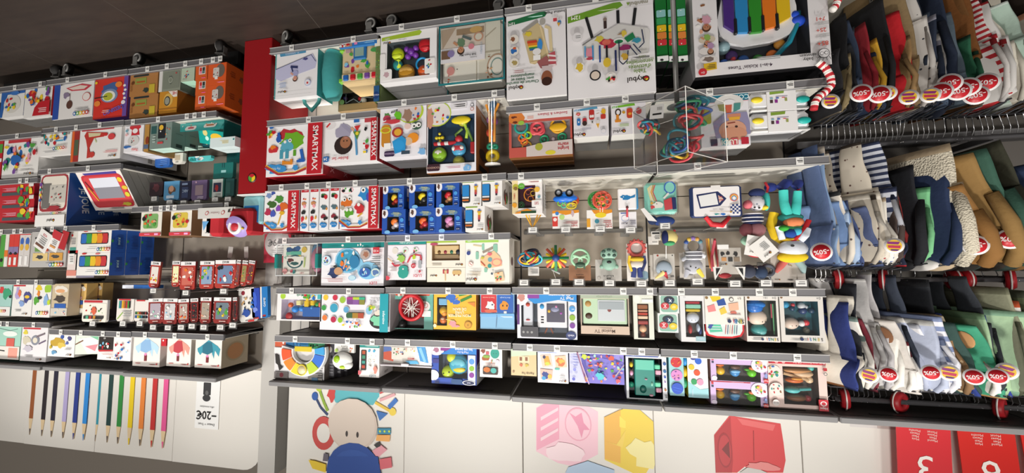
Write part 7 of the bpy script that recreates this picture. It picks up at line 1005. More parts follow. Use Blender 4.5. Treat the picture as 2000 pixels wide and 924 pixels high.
# --- upper shelves of b4, b5
t = C('b4.5', 'discovery_tv_box', 'blue window box with a white toy television and purple edges', (1010, 575, 1127, 662), 'e4e6ee', 'v 2a8fd8 .18 .0 1 0 1 .2 .7 .15 .3 .24 .16 .12;e .06 .08 .14 .2 efeaf0;B .07 .1 .08 .1 c88a80 3;R .18 .02 .38 .12 8a3a9a .01;T Magi_TV .84 .11 .055 e9f0fa;T des_découvertes .72 .04 .045 e9f0fa;r .0 .26 .04 .7 5a2a7a;e .925 .34 .05 0 4a9ad8;e .925 .53 .048 0 8fb83a;e .925 .70 .045 0 7a3a9a;l .89 .33 .96 .36 1 def;e .90 .91 .085 .09 1a2f6a;T vtech .90 .91 .04 dde;R .06 .74 .36 .96 45444a .02;e .11 .86 .02 0 999;e .18 .86 .02 0 888;e .25 .86 .02 0 999', dep=.14, win=(.07, .18, .86, .97, '29405a'), wd=.05, side='5a3a8a', film=True, wtoys='tv_body box ecebf0 .34 .08 .84 .76; tv_screen plate 3a3550 .50 .24 .80 .64; + front 8a8fb0 .64 .36 .1 .08; animal_picture front e8b82a .54 .4 .035 .05; + front d88ab8 .66 .30 .03 .04; + front a84ab0 .74 .44 .03 .04; dial front 2a9ad8 .42 .30 .04 .06; coin_stack box 3a62b0 .39 .50 .46 .56; + box c8404a .39 .56 .46 .62; + box e0b03a .39 .62 .46 .68; remote box dfe4ee .10 .18 .26 .78; + front c8402a .18 .26 .04 .05; + ring 3a9a6a .18 .42 .06 .01; + front c8303a .18 .6 .04 .02; brown_legs rod 8a4a2a .012 .5 .78 .46 .9; + rod 8a4a2a .012 .56 .78 .6 .9')
t = C('b4.5', 'wooden_tv_box', 'pale box holding a sage green pretend television with brass dials', (1134, 576, 1229, 653), 'c9b5a2', 'r 0 0 1 .12 a9b5a0;t LITTLE_DUTCH .5 .07 .035 7a8a70;r 0 .80 1 1 cdb6a2;T Musical_TV .5 .92 .07 5a4030;l .35 .83 .65 .87 1 9a8070', dep=.14, win=(.02, .13, .98, .80, '9a9488'), wd=.03, side='8f8474', film=False, wtoys='tv_frame box b9d3b3 .05 .10 .96 .76; tv_screen plate c5cbcf .36 .16 .92 .68; + plate 9fa8ad .38 .2 .9 .4; shield_picture front 7a2f2a .60 .40 .07 .10; + front d8a8a0 .60 .36 .05 .05; brass_dial front b08a4a .16 .26 .07 .08; + front 4a3418 .16 .26 .03 .05; square_dial front 4a3422 .17 .56 .08 .08; + front c89a5a .17 .56 .03 .03')
C('b4.5', 'wooden_rings_box', 'narrow cream box with a window onto stacked copper and red rings', (1237, 576, 1277, 663), 'dcdfd2', 'e .2 .12 .17 .09 e9e9e0;t Ring .72 .14 .03 777;e .5 .08 .02 0 w;e .62 .08 .02 0 w;e .74 .08 .02 0 w;r .44 .12 .98 .19 eee', dep=.08, win=(.2, .22, .76, .97, '5a3a28'), wd=.04, film=True, wtoys='ring_stack box 9a5a30 .22 .24 .74 .34; + box e0a88a .22 .36 .74 .40; + box c8402a .22 .42 .74 .47; + box f0d0b0 .22 .49 .74 .56; + box a0302a .22 .60 .74 .68; rattle ball e8b890 .48 .78 .2; + ball 8a3a20 .48 .92 .14', side='a8a898')
FB = 'R .06 .06 .94 .94 8fb8a8 .12;e .5 .3 .28 .2 2a2f3a;B .55 .34 .2 .16 1f3a5a 5;s .04 e8e8f0 .5 .25 .62 .42;s .04 e8e8f0 .62 .28 .5 .42;e .28 .62 .22 .18 c8303a;s .03 f0d8d8 .18 .5 .38 .74;s .03 f0d8d8 .38 .5 .18 .74;s .03 f0d8d8 .28 .46 .28 .78;e .74 .66 .2 .17 e8c82a;B .74 .66 .12 .1 f0e08a 4'
C('b5.5', 'flower_gear_box', 'lower small white box with navy, red and yellow flower gears', (1288, 577, 1326, 613), 'e9edea', FB, dep=.1, h=.0795, group='small flower gear boxes')
C('b5.5', 'flower_gear_box', 'upper small white box with flower gears, stacked on its twin', (1285, 614, 1325, 652), 'e9edea', FB, dep=.1, z=.08, h=.0795, group='small flower gear boxes')
C('b5.5', 'bunny_comforter_box', 'tall white window box with a grey bunny with red and navy ears', (1329, 579, 1377, 668), 'dfdfe0', 't 12 .2 .06 .03 aaa;r .6 .88 1 .98 9fc0c8;t kiddies .8 .93 .03 def', dep=.12, win=(.2, .14, .92, .90, '6a6664'), wd=.04, film=True, wtoys='red_roll box b02a38 .25 .15 .85 .20; mint_roll box 8fd0b8 .25 .21 .88 .30; yellow_roll box d8b82a .25 .31 .85 .37; bunny ell d5dce8 .55 .50 .28 .12; + front 222222 .48 .55 .02 .012; + front 222222 .62 .55 .02 .012; red_ear ell b03a3a .42 .75 .09 .10; navy_ear ell 2a3f7a .82 .78 .08 .10; + ell c8d8ea .76 .72 .08 .09')
C('b5.5', 'sensory_book_box', 'cream box with yellow and coral cubes printed above sensi lettering', (1377, 580, 1454, 633), 'ede7df', 'v e8c82a .12 .02 .4 0 .42 .2 .2 .24;v 2a4f9a .3 .2 .5 .12 .55 .34 .34 .38;v e88a8a .05 .4 .24 .32 .28 .55 .08 .6;v f0c84a .36 .5 .5 .4 .56 .6 .4 .68;v e8b89a .6 .3 .85 .25 .86 .5 .62 .55;e .72 .6 .08 .06 d07060;o .68 .16 .06 0 .3 555 ede7df;t 6+ .88 .12 .07 666;l .5 .62 .9 .7 1 a99;T S .94 .88 .12 333;T E .88 .88 .12 c8b02a;T N .82 .88 .12 4a8a6a;T B .76 .88 .12 2a6fb0;T i .71 .88 .12 c8303a;e .6 .88 .05 0 1f2f5a;e .04 .1 .04 0 8a6a3a', y=.004, dep=.12, h=.12)
yf, zs = SH['b5.5']; xa, xb, z0, z1 = WR((1377, 632, 1456, 658), yf)
t = thing('red_pouch', 'red rimmed cloth pouch with a turquoise zigzag, on top of the sensory cube box', 'pouch', ((xa + xb) / 2, yf + .012, zs + .1215)); w = (xa - xb) / 2; h = .055
m = MB(); P_ = [(-w, 0), (w, 0), (w * .99, h * .5), (w * .85, h * .85), (w * .4, h), (-w * .4, h), (-w * .85, h * .85), (-w * .99, h * .5)]
m.prism(P_, 0, .06, mat('c8242c', .6)); m.build('pouch_body', t)
m = MB(); m.prism([(x * .9, z * .86) for x, z in P_], -.004, 0, mat('d8e3e0', .6)); art(m, 'v 5ac0a0 .05 .0 .4 .0 .45 .6 .1 .7;s .02 e8f3f0 .1 .2 .4 .2;s .02 e8f3f0 .1 .4 .4 .4;v 3a4fa0 .1 0 .2 0 .12 .4 .04 .3;' + ';'.join(f's .015 {c} {.55+i*.06} .0 {.52+i*.06} .8' for i, c in enumerate('c8303a 1f2f6a e8b8a0 c8303a 3a9a9a 1f2f6a'.split())), lambda u, v, d: (w * .9 - u, -.004 - d, v), w * 1.8, h * .86); m.build('front_print', t)
TS = 'T S .92 {0} {1} 444;T E .84 {0} {1} c8b02a;T N .75 {0} {1} 4a8a6a;T S .66 {0} {1} 2a6fb0;T i .60 {0} {1} c8303a;e .46 {0} .04 0 1f2f5a;'
C('b5.5', 'mouse_plush_box', 'window box with a cream and blue plush wearing a teal cap', (1457, 580, 1522, 668), 'e3ded8', 'e .1 .06 .04 0 7a5a3a;t 0+ .88 .06 .05 777;t 18+ .62 .06 .04 999;l .05 .9 .45 .97 2 aaa;' + TS.format('.94', '.05'), dep=.13, win=(.04, .12, .93, .88, '4a4f48'), wd=.05, film=True, wtoys='blue_body ball 1f6fc8 .36 .26 .26; + ell 2a80d8 .4 .22 .3 .09; cream_head ell e8d5c2 .42 .50 .30 .17; + front 333333 .52 .58 .02 .012; + front 333333 .62 .58 .02 .012; red_ear ball b8303a .10 .52 .09; teal_cap ell 3a9a98 .44 .76 .26 .13; + ell 6ab8b8 .5 .80 .18 .09; side_ribbons rod a8505a .02 .84 .2 .84 .5; + rod 5a9a6a .02 .89 .2 .89 .85')
C('b5.5', 'bear_plush_box', 'wider window box with a cream bear and grey flower at the clothes end', (1524, 581, 1610, 669), 'dcd7d1', 'e .05 .05 .03 0 7a5a3a;t 0+ .9 .06 .05 777;l .15 .91 .6 .97 2 aaa;' + TS.format('.93', '.05'), dep=.13, win=(.10, .13, .88, .85, '2f6a78'), wd=.05, film=True, wtoys='striped_bow ball 3a9ac8 .2 .22 .09; + ball c8404a .38 .22 .05; grey_flower ball c8ccd0 .58 .24 .09; + ball b5b8c0 .68 .26 .05; + ball 2a3f6a .6 .34 .10; dark_coil ball 23405a .8 .34 .08; + ball 23405a .36 .3 .07; bear_head ell e3cdbd .30 .62 .19 .13; + front 333333 .28 .66 .02 .012; + front 333333 .38 .66 .02 .012; red_bird ball d8404a .66 .6 .08; + ball e8e6e6 .56 .62 .08; small_ball ball 6a6a60 .66 .76 .08', side='c8c4bf')
C('b4.6', 'pop_up_box', 'kraft and pale green box with a tiny wooden pop-up toy picture', (998, 684, 1048, 734), 'd9c193', 'v c8d8bd 0 0 1 0 1 .2 0 .3;r .3 .26 .72 .5 edd5b0;r .34 .3 .44 .44 8a5a3a;r .56 .3 .66 .44 8a5a3a;B .4 .6 .07 .07 c86a4a 3;B .62 .6 .07 .07 c8b04a 2;T Pop-Up_Toy .66 .9 .06 5a4030;e .1 .86 .04 0 a08060', dep=.13, side='8a8478')
C('b4.6', 'shape_puzzle_box', 'white box with four peach pictures of an ice cream, a bird and fruit', (1050, 686, 1110, 748), 'f1eef2', 'v 2a5fc0 .0 .01 .62 .01 .68 .05 .62 .08 0 .08;v f0c8b8 .08 .16 .44 .12 .5 .5 .16 .54;v e8a03a .2 .2 .36 .18 .44 .44 .24 .48;B .32 .42 .1 .06 c8d04a 3;e .22 .22 .05 .05 2a2f5a;v f3c8a8 .56 .18 .92 .14 .96 .5 .6 .54;B .76 .34 .15 .14 e8703a 5;B .78 .32 .1 .08 f0b84a 2;B .66 .56 .1 .05 5ab8a8 4;v f0b8a8 .08 .58 .5 .6 .46 .92 .1 .9;B .26 .76 .12 .12 2a3f8a 5;e .2 .86 .07 .06 3a9ad0;e .4 .8 .07 .07 f0b84a;L .82 .92 .04;l .64 .74 .9 .84 3 aaa', dep=.13)
C('b4.6', 'fishing_game_box', 'purple box crowded with bright sea creatures and a fishing rod', (1112, 688, 1219, 749), '5f57b8', 'r 0 0 .2 1 c5c8ec;v c5c8ec .2 0 .3 1 .2 1;v 7a70cc .3 .1 1 .3 1 1 .34 1;v 8f88d8 .7 .0 1 0 1 .3 .8 .16;x .3 .08 .98 .95 34 .035 7 gyicror;x .35 .1 .9 .9 14 .03 12 tymi;s .02 c8a8c0 .16 .02 .36 1;s .02 8a4a70 .15 .0 .3 .9;s .015 c8b88a .84 .7 1 .35;B .28 .14 .06 .09 c8d83a 3;B .78 .15 .06 .1 d8503a 4;B .56 .72 .08 .12 4ac0d0 5;B .88 .85 .04 .08 e85a6a 2;e .1 .55 .03 0 8a8fd8;e .08 .85 .03 0 5a60c0;l .05 .1 .16 .45 4 8a8fc8', dep=.13)
t = C('b4.6', 'camera_toy_box', 'open white box with a dark green and mint plush camera set', (1223, 695, 1303, 790), 'e8ebf2', 'v 1a3f9a .0 .0 .80 .0 .84 .03 .80 .07 0 .07;T 6-36 .2 .035 .03 eef;l .5 .02 .75 .05 1 9ab;L .93 .05 .02;e .95 .2 .04 0 2a5a9a;e .95 .36 .04 0 2a6aa0;e .95 .48 .03 0 3a5ab0;e .95 .58 .02 0 7a4a9a;e .95 .75 .03 0 a8703a;l .92 .85 .99 .93 2 999', dep=.13, z1=1.796, win=(.06, .10, .89, .96, '26303a'), wd=.06, film=False, wtoys='camera_body box 1f8578 .22 .13 .72 .92; camera_top plate 5fc0a8 .24 .14 .70 .36; lens front 0f5a50 .42 .78 .09 .09; + front c89a3a .42 .78 .065 .065; + front 7a6a2a .42 .78 .04 .04; leaf_print front e8b8c8 .62 .90 .06 .03; + front 9ad8c0 .64 .66 .03 .05; + front e8a8c0 .50 .56 .04 .02; mint_handle box 6ad0a8 .72 .24 .86 .34; + box 6ad0a8 .72 .62 .86 .72; pink_strap box e8a8c0 .74 .36 .88 .46; + box e8a8c0 .74 .74 .88 .84; yellow_star front d8c23a .14 .26 .05 .06; pink_bow front e8a8c8 .14 .44 .05 .06; green_knob ball 3aa88a .14 .72 .08')
C('b5.6', 'texture_ball_box', 'narrow aqua box with a red, a pink and a blue textured ball', (1307, 696, 1336, 773), '9bcdd3', 'e .5 .17 .38 0 c8242f;x .25 .08 .75 .26 7 .06 2 o;e .5 .49 .4 0 d88ac8;x .22 .4 .78 .58 8 .07 3 pi;e .5 .81 .4 0 1f4fc0;s .04 3a70e0 .2 .78 .8 .82;s .04 3a70e0 .2 .84 .8 .88', dep=.12, side='6fa8b0')
C('b5.6', 'texture_ball_box', 'white box with small rainbow balls and an aqua corner', (1343, 698, 1383, 777), 'eef1f3', 'r 0 0 .0 0 w;v 9bd0d8 0 .62 .6 .8 1 .76 1 1 0 1;e .3 .05 .14 .05 3a3f8a;e .55 .12 .17 0 1f5fc8;e .2 .27 .15 0 e8c02a;e .46 .4 .16 0 d8502a;e .3 .62 .15 0 2a9a5a;e .6 .62 .17 0 e89ab8;e .9 .03 .02 0 888;t infantino .2 .88 .03 eef -90', dep=.11, side='d8c02a')
yf, zs = SH['b5.6']
for i in range(3): m = MB(); x, z = W(1338, 712 + i * 26, yf + .02); m.ell((0, 0, 0), (.012, .02, .022), mat(('2a8ad0', 'e8c02a', '2a9a6a')[i], .4)); tag(m.build('bead_ball', None, (x, yf + .03, zs + .024 + i * .0455)), ('blue', 'yellow', 'green')[i] + ' ball wedged between the two textured ball boxes', 'ball')
for i, (a, b) in enumerate(((701, 751), (752, 802))):
    C('b5.6', 'stacking_bird_box', ('lower', 'upper')[i] + ' lilac and red box with three round wobbling birds', (1388, a, 1499, b), 'd0b5de', 'r 0 0 .72 .04 b8242f;l .3 .01 .6 .035 1 f0c0c5;r .02 .05 .06 .14 c8303a;r .02 .18 .06 .26 3a3f5a;e .06 .88 .05 .1 eadcf2;e .88 .28 .16 .3 eee4ee;B .86 .22 .07 .14 e8a8a0 3;x .78 .1 .96 .45 9 .022 5 gyroib;R .92 .82 1 .99 c8242f .01;T Hape .96 .9 .06 f0d0d0;B .96 .7 .03 .1 8aa0d8 3', dep=.12, z=i * .0955, h=.0952, win=(.10, .30, .88, .98, '4f4444'), wd=.045, film=True, side='a890b8', wtoys='orange_bird front e8702a .18 .36 .08 .06; + ball e8b81f .20 .62 .085; blue_bird front 5a3a2a .46 .42 .09 .1; + ball 3f8ac8 .46 .66 .09; + front 7ab8e8 .46 .6 .09 .08; green_bird front d8703a .76 .44 .07 .08; + ball 6ad01f .76 .66 .085; + front 4aa81f .66 .5 .05 .06', group='stacked wobbling bird boxes')
t = C('b5.6', 'wooden_gift_box', 'pale pink window box with wooden sensory toys and a red logo corner', (1501, 708, 1616, 811), 'e6ccc4', 'r .02 .01 1 .09 c02434;T Multi-stage_Sensory_Gift_Set .72 .05 .032 f3d8d8;e .16 .05 .03 0 e8a8a8;e .28 .05 .03 0 e8a8a8;r .02 .02 .08 .07 8a1a28;e .10 .26 .13 .14 e9ddd5;x .02 .15 .2 .35 9 .03 3 rtgub;e .12 .60 .12 .13 e9ddd5;x .04 .5 .2 .68 7 .025 4 rtB;e .10 .87 .06 0 e9e0dc;T 0-12 .10 .87 .03 999;R .82 .76 .98 .99 c02434 .01;o .90 .84 .055 .05 .35 f3e0e0 c02434;T Hape .90 .93 .04 f3e0e0;r .93 .13 .99 .19 b8242f;o .96 .25 .03 0 .3 2a5a5a e6ccc4', dep=.13, z1=1.792, win=(.26, .14, .86, .90, '4f4038'), wd=.05, film=True, wtoys='wooden_rattle ell c8905a .56 .24 .26 .06; + rod d8b48a .03 .3 .3 .8 .44; wooden_dog ell d5b490 .66 .30 .18 .08; + ball e0c4a0 .76 .42 .07; orange_shell ell d0682a .50 .44 .16 .06; + front e8a03a .52 .40 .1 .03; turquoise_whale ell 5fc0c0 .46 .64 .14 .07; + rod 5fc0c0 .03 .56 .62 .76 .60; brown_seal ell 8a5a3a .52 .80 .18 .07; red_ball ball a8303a .72 .80 .06; teal_corner ball 4fb8b0 .80 .18 .06')
# candy striped strap at the end of bay b5
t = thing('striped_strap', 'red and white striped cord curling down beside the piano gym box', 'strap', pt(1612, 60, -.57))
P_ = [(1598, 122), (1612, 132), (1622, 150), (1624, 166), (1612, 180), (1600, 188), (1592, 200), (1588, 222)]; P2 = [(1640, -8), (1632, 12), (1622, 24)]
def stripe(P_, nm):
    Q = []
    for i in range(len(P_) - 1):
        for q in range(6): f_ = q / 6; Q.append((P_[i][0] + (P_[i + 1][0] - P_[i][0]) * f_, P_[i][1] + (P_[i + 1][1] - P_[i][1]) * f_))
    for i in range(0, len(Q) - 2, 2): m = MB(); m.tube([at(t, *Q[i], -.585), at(t, *Q[i + 1], -.585), at(t, *Q[min(i + 2, len(Q) - 1)], -.585)], .0125, mat('c02430' if (i // 2) % 2 else 'eeeae4', .7), 10); m.build(nm, t)
stripe(P_, 'stripe_band'); stripe(P2, 'stripe_band')
# ---------------------------------------------------------------- baby clothes
def garment(name, label, x, ztop, yc, L, hw, th, cols, kind, lean=0, yaw=0, seed=0, pat='', cat='clothing', group=None, hz=.10, cuff=None, patch=None):
    R = random.Random(seed); t = thing(name, label, cat, (x, yc, ztop), (0, math.radians(lean), math.radians(yaw)), group)
    base, trim = cols[0], cols[-1]
    M_ = mat(base, .9, 0, pat) if pat and pat != 'stripe' else mat(base, .9, 0, 'cloth')
    MT = mat(trim, .9, 0, 'cloth'); N = 16; K = 16
    def surf(m, prof, z0, z1, yo=0, stripes=False, top=None, bot=None, ph=0):
        vs = []; fs = {0: [], 1: []}
        for j in range(N + 1):
            tt = j / N; w, d = prof(tt); z = z0 + (z1 - z0) * tt; ox = .006 * math.sin(tt * 5 + ph) * tt * 2
            for i in range(K):
                a = 2 * math.pi * i / K; wr = 1 + .10 * math.sin(3 * a + tt * 9 + ph) + .06 * math.sin(5 * a - tt * 14 + seed)
                vs.append((ox + d * math.sin(a) * wr, yo + w * math.cos(a) * (1 + .03 * math.sin(tt * 11 + ph)), z))
        for j in range(N):
            k = 1 if (stripes and j % 2) or (top and j < top) or (bot and j >= N - bot) else 0
            for i in range(K): fs[k].append((j * K + i, j * K + (i + 1) % K, (j + 1) * K + (i + 1) % K, (j + 1) * K + i))
        fs[0].append(tuple(range(K))); fs[0 if not bot else 1].append(tuple(range(N * K, N * K + K)))
        o = len(m.v); m.v += vs
        for k in (0, 1):
            mi = m.mi(M_ if k == 0 else MT)
            for f_ in fs[k]: m.f.append([q + o for q in f_]); m.m.append(mi); m.s.append(True)
    m = MB(); st = pat == 'stripe'
    if kind in ('shirt', 'coat', 'sleeper'):
        bl = L if kind != 'sleeper' else L * .62
        surf(m, lambda q: (hw * (.45 + .55 * min(1, q / .12)) * (1 + .08 * q), th * (.5 + .5 * min(1, q / .1))), 0, -bl, 0, st, 1 if cuff is not None else None, 1 if kind != 'sleeper' and cuff else None, seed)
        sl = L * (.62 if kind != 'sleeper' else .5)
        for s in (-1, 1):
            P_ = [(0, s * hw * .7, -.012), (.003, s * (hw - .004), -.03 - sl * .12), (.008 * R.uniform(-1, 1), s * (hw + .006), -.03 - sl * .5), (.016 * R.uniform(-1, 1), s * (hw - .004), -.03 - sl * .92)]
            m.tube(P_, [th * .9, th * 1.0, th * .9, th * .75], M_, 10)
            if cuff: m.tube([P_[-1], (P_[-1][0], P_[-1][1], P_[-1][2] - .018)], th * .8, MT, 10)
        if kind == 'sleeper':
            for s in (-1, 1):
                surf(m, lambda q: (hw * .46 * (1 - .35 * q), th * .85), -bl + .01, -L, s * hw * .5, st, None, 1 if cuff else None, seed + s)
    else:  # trousers, waist at the hanger
        surf(m, lambda q: (hw * (.9 + .1 * q), th), 0, -L * .36, 0, st, 1, None, seed)
        for s in (-1, 1): surf(m, lambda q: (hw * .52 * (1 - .3 * q), th * .95), -L * .33, -L, s * hw * .48, st, None, 1 if cuff else None, seed + s)
    m.build('fabric', t)
    if kind == 'coat': mm_ = MB(); mm_.ell((0, -hw * .1, -.01), (th * 1.2, hw * .5, .028), MT); mm_.build('collar', t)
    if patch:
        for s in ((-1, 1) if kind != 'shirt' else (0,)): mm_ = MB(); mm_.ell((th * .8 * (1 if kind != 'shirt' else 1.05), s * hw * .5, -L * .80 if kind != 'shirt' else -L * .5), (.004, .026, .034), mat(patch, .9)); mm_.build('knee_patch' if kind != 'shirt' else 'chest_patch', t)
    h = MB(); h.tube([(0, -hw * .9, -.012), (0, 0, .012), (0, hw * .9, -.012)], .003, mat('55555a', .2), 6); h.tube([(0, 0, .01), (0, 0, hz * .6), (0, .012, hz * .86), (0, .004, hz), (0, -.010, hz * .93)], .0016, mat('b8b8ba', .25, .9), 6); h.build('hanger', t)
    return t
def sticker(t, px, py, y, r=.036, nm='discount_tag', purple=False):
    x, yy, z = pt(px, py, y); m = MB(); m.tube([(0, 0, 0), (0, -.0015, 0)], r, mat('f2eeee', .4), 24)
    if purple: m.add([(r * .75 * math.cos(a), -.002, r * .75 * math.sin(a)) for a in [i * math.pi / 9 for i in range(18)]], [list(range(18))], 'f0c23a'); art(m, 'v 8a2a7a .2 .2 .8 .3 .7 .45 .2 .35;v c8305a .2 .45 .8 .55 .75 .7 .2 .6;v 5a2a8a .3 .72 .7 .78 .6 .85 .3 .8', lambda u, v, d: (r - u, -.002 - d, v - r), 2 * r, 2 * r)
    else: m.tube([(0, -.0015, 0), (0, -.0022, 0)], r * .80, mat('c8202c', .4), 24); art(m, 'T -50% .5 .5 .215 f4e6e6', lambda u, v, d: (r - u, -.0024 - d, v - r), 2 * r, 2 * r)
    o = m.build(nm, t); mw = Matrix.Translation(t.location) @ t.rotation_euler.to_matrix().to_4x4()
    yw = math.degrees(math.atan2(x, yy + 2.15)); o.matrix_parent_inverse = mw.inverted(); o.location = (x, yy, z); o.rotation_euler = (0, math.radians(random.Random(px).uniform(-10, 10)), -math.radians(yw) * .5)
NUM = 'first second third fourth fifth sixth seventh eighth ninth tenth eleventh twelfth thirteenth fourteenth fifteenth sixteenth seventeenth eighteenth nineteenth twentieth'.split() + ['twenty-' + q for q in 'first second third fourth fifth sixth seventh eighth ninth'.split()] + ['thirtieth'] + ['thirty-' + q for q in 'first second third fourth fifth sixth'.split()]
YC = -.395
def rail(lab, z, xa=-.93, xb=-2.15):
    t = thing('clothes_rail', lab, 'rail', (0, YC, z)); MB().cyl((xa, 0, 0), (xb, 0, 0), .0095, mat('77767a', .3, .5), 12).build('bar', t)
    for x in (-.95, -1.53, -2.1): m = MB(); m.box(x - .008, 0, -.012, x + .008, YB - YC - .001, .012, mat('5f5e60', .4)); m.build('arm', t)
def divider(px, py, z, lab, yaw=25):
    x = W(px, py, YC)[0]; t = thing('size_divider', lab, 'divider', (x, YC, z), (0, 0, math.radians(yaw))); m = MB(); m.ring((0, 0, 0), .026, .015, mat('b8242c', .4), 'x', 20, 6); m.ring((0, 0, 0), .042, .0025, mat('eae4e0', .4), 'x', 22, 5); m.build('disc', t)
N3 = [ # top rail: name, words, type, base, trim, pattern, patch, length px, lean, hook px
 ('trousers', 'cream trousers with a tan knee patch', 'pants', 'e6dfd2', '9a6a42', '', 'a8784a', 150, 0, 1622), ('trousers', 'royal navy trousers', 'pants', '2b3a7d', '222f66', '', None, 140, 2, 1634), ('trousers', 'charcoal knitted trousers', 'pants', '24262e', '1d1e24', '', None, 170, 0, 1643), ('bodysuit', 'pale grey bodysuit', 'sleeper', 'b5b3b3', 'd0cecc', '', None, 178, 3, 1653), ('bodysuit', 'white bodysuit with a green picot edge', 'shirt', 'e8e4dc', '7a8f8a', '', None, 120, 10, 1664), ('trousers', 'maroon trousers', 'pants', '6f1f2e', '5a1826', '', None, 115, 6, 1674), ('bodysuit', 'light blue grey bodysuit', 'shirt', 'a9b6cc', 'e0dcd6', '', None, 110, 8, 1684), ('bodysuit', 'off-white bodysuit', 'shirt', 'ece8e0', 'e0d8c8', '', None, 108, 8, 1693), ('sleepsuit', 'silver grey sleepsuit', 'sleeper', 'bdbabc', '9a9890', '', None, 190, 6, 1703), ('bodysuit', 'white bodysuit with a mustard hem', 'shirt', 'ece8e0', 'd8b03a', '', None, 75, 12, 1714), ('trousers', 'pale grey trousers with a brown patch', 'pants', 'c9c3bd', 'e3ddd6', '', '7a5236', 125, 26, 1726), ('bodysuit', 'crumpled white frilled bodysuit', 'shirt', 'eeebe6', '7a2a38', '', None, 70, 15, 1740), ('bodysuit', 'white bodysuit with dark red piping', 'shirt', 'efebe6', '6a1a28', '', None, 85, 16, 1752), ('sleepsuit', 'dark slate sleepsuit', 'sleeper', '3a4150', '2b303c', '', None, 185, 6, 1762), ('bodysuit', 'pale lavender blue bodysuit with a grey collar', 'shirt', 'b8c0d6', 'c9c9c6', '', None, 120, 20, 1773), ('bodysuit', 'second pale lavender bodysuit', 'shirt', 'b5bcd2', 'dcd9d4', '', None, 122, 20, 1784), ('bodysuit', 'blue and white striped bodysuit', 'shirt', 'e3e3ea', '8593b8', 'stripe', None, 130, 20, 1797), ('bodysuit', 'white bodysuit with fine grey lines', 'shirt', 'e9e8ec', 'b5b8c2', '', None, 118, 22, 1810), ('bodysuit', 'near black bodysuit', 'shirt', '23262c', '1a1c20', '', None, 180, 10, 1822), ('trousers', 'dark green trousers with a navy waistband', 'pants', '2f4a45', '1a2430', '', None, 125, 26, 1834), ('bodysuit', 'olive and brown speckled bodysuit', 'shirt', '8a6a48', 'd8c8a8', 'dotcdb08a', None, 130, 24, 1846), ('trousers', 'navy blue trousers with a dark waistband', 'pants', '2b3f8a', '141a30', '', None, 132, 24, 1858), ('bodysuit', 'mustard and tan bodysuit', 'shirt', 'b89040', '7a5a2a', '', None, 118, 22, 1870), ('trousers', 'bright jade trousers with tan patches', 'pants', '3f9a78', 'b8895a', '', 'c09060', 122, 28, 1882), ('bodysuit', 'white bodysuit with rainbow stripes', 'shirt', 'ece9e4', 'd87a4a', '', None, 80, 18, 1896), ('sleepsuit', 'charcoal sleepsuit', 'sleeper', '2f333a', '23262c', '', None, 185, 10, 1906), ('bodysuit', 'pale sage bodysuit', 'shirt', 'a8c8a0', '8ab088', '', None, 130, 18, 1918), ('trousers', 'cobalt trousers', 'pants', '2f3f9a', '22307a', '', None, 125, 16, 1930), ('bodysuit', 'light green bodysuit with a round neck', 'shirt', 'b3d3ab', '8fb89a', '', None, 135, 15, 1944), ('bodysuit', 'grey olive bodysuit', 'shirt', '8f9078', '6f705a', '', None, 170, 12, 1958), ('bodysuit', 'white bodysuit with a red print', 'shirt', 'e6e2dc', 'b8502a', '', None, 150, 12, 1972), ('bodysuit', 'dark moss bodysuit', 'shirt', '4a5238', '3a4030', '', None, 165, 12, 1986), ('bodysuit', 'cream bodysuit', 'shirt', 'e0dace', 'c9b8a0', '', None, 140, 10, 2000), ('bodysuit', 'dusty blue bodysuit', 'shirt', '7a8fae', '6a7f9e', '', None, 150, 10, 2016), ('trousers', 'black trousers', 'pants', '222327', '18181c', '', None, 160, 10, 2032)]
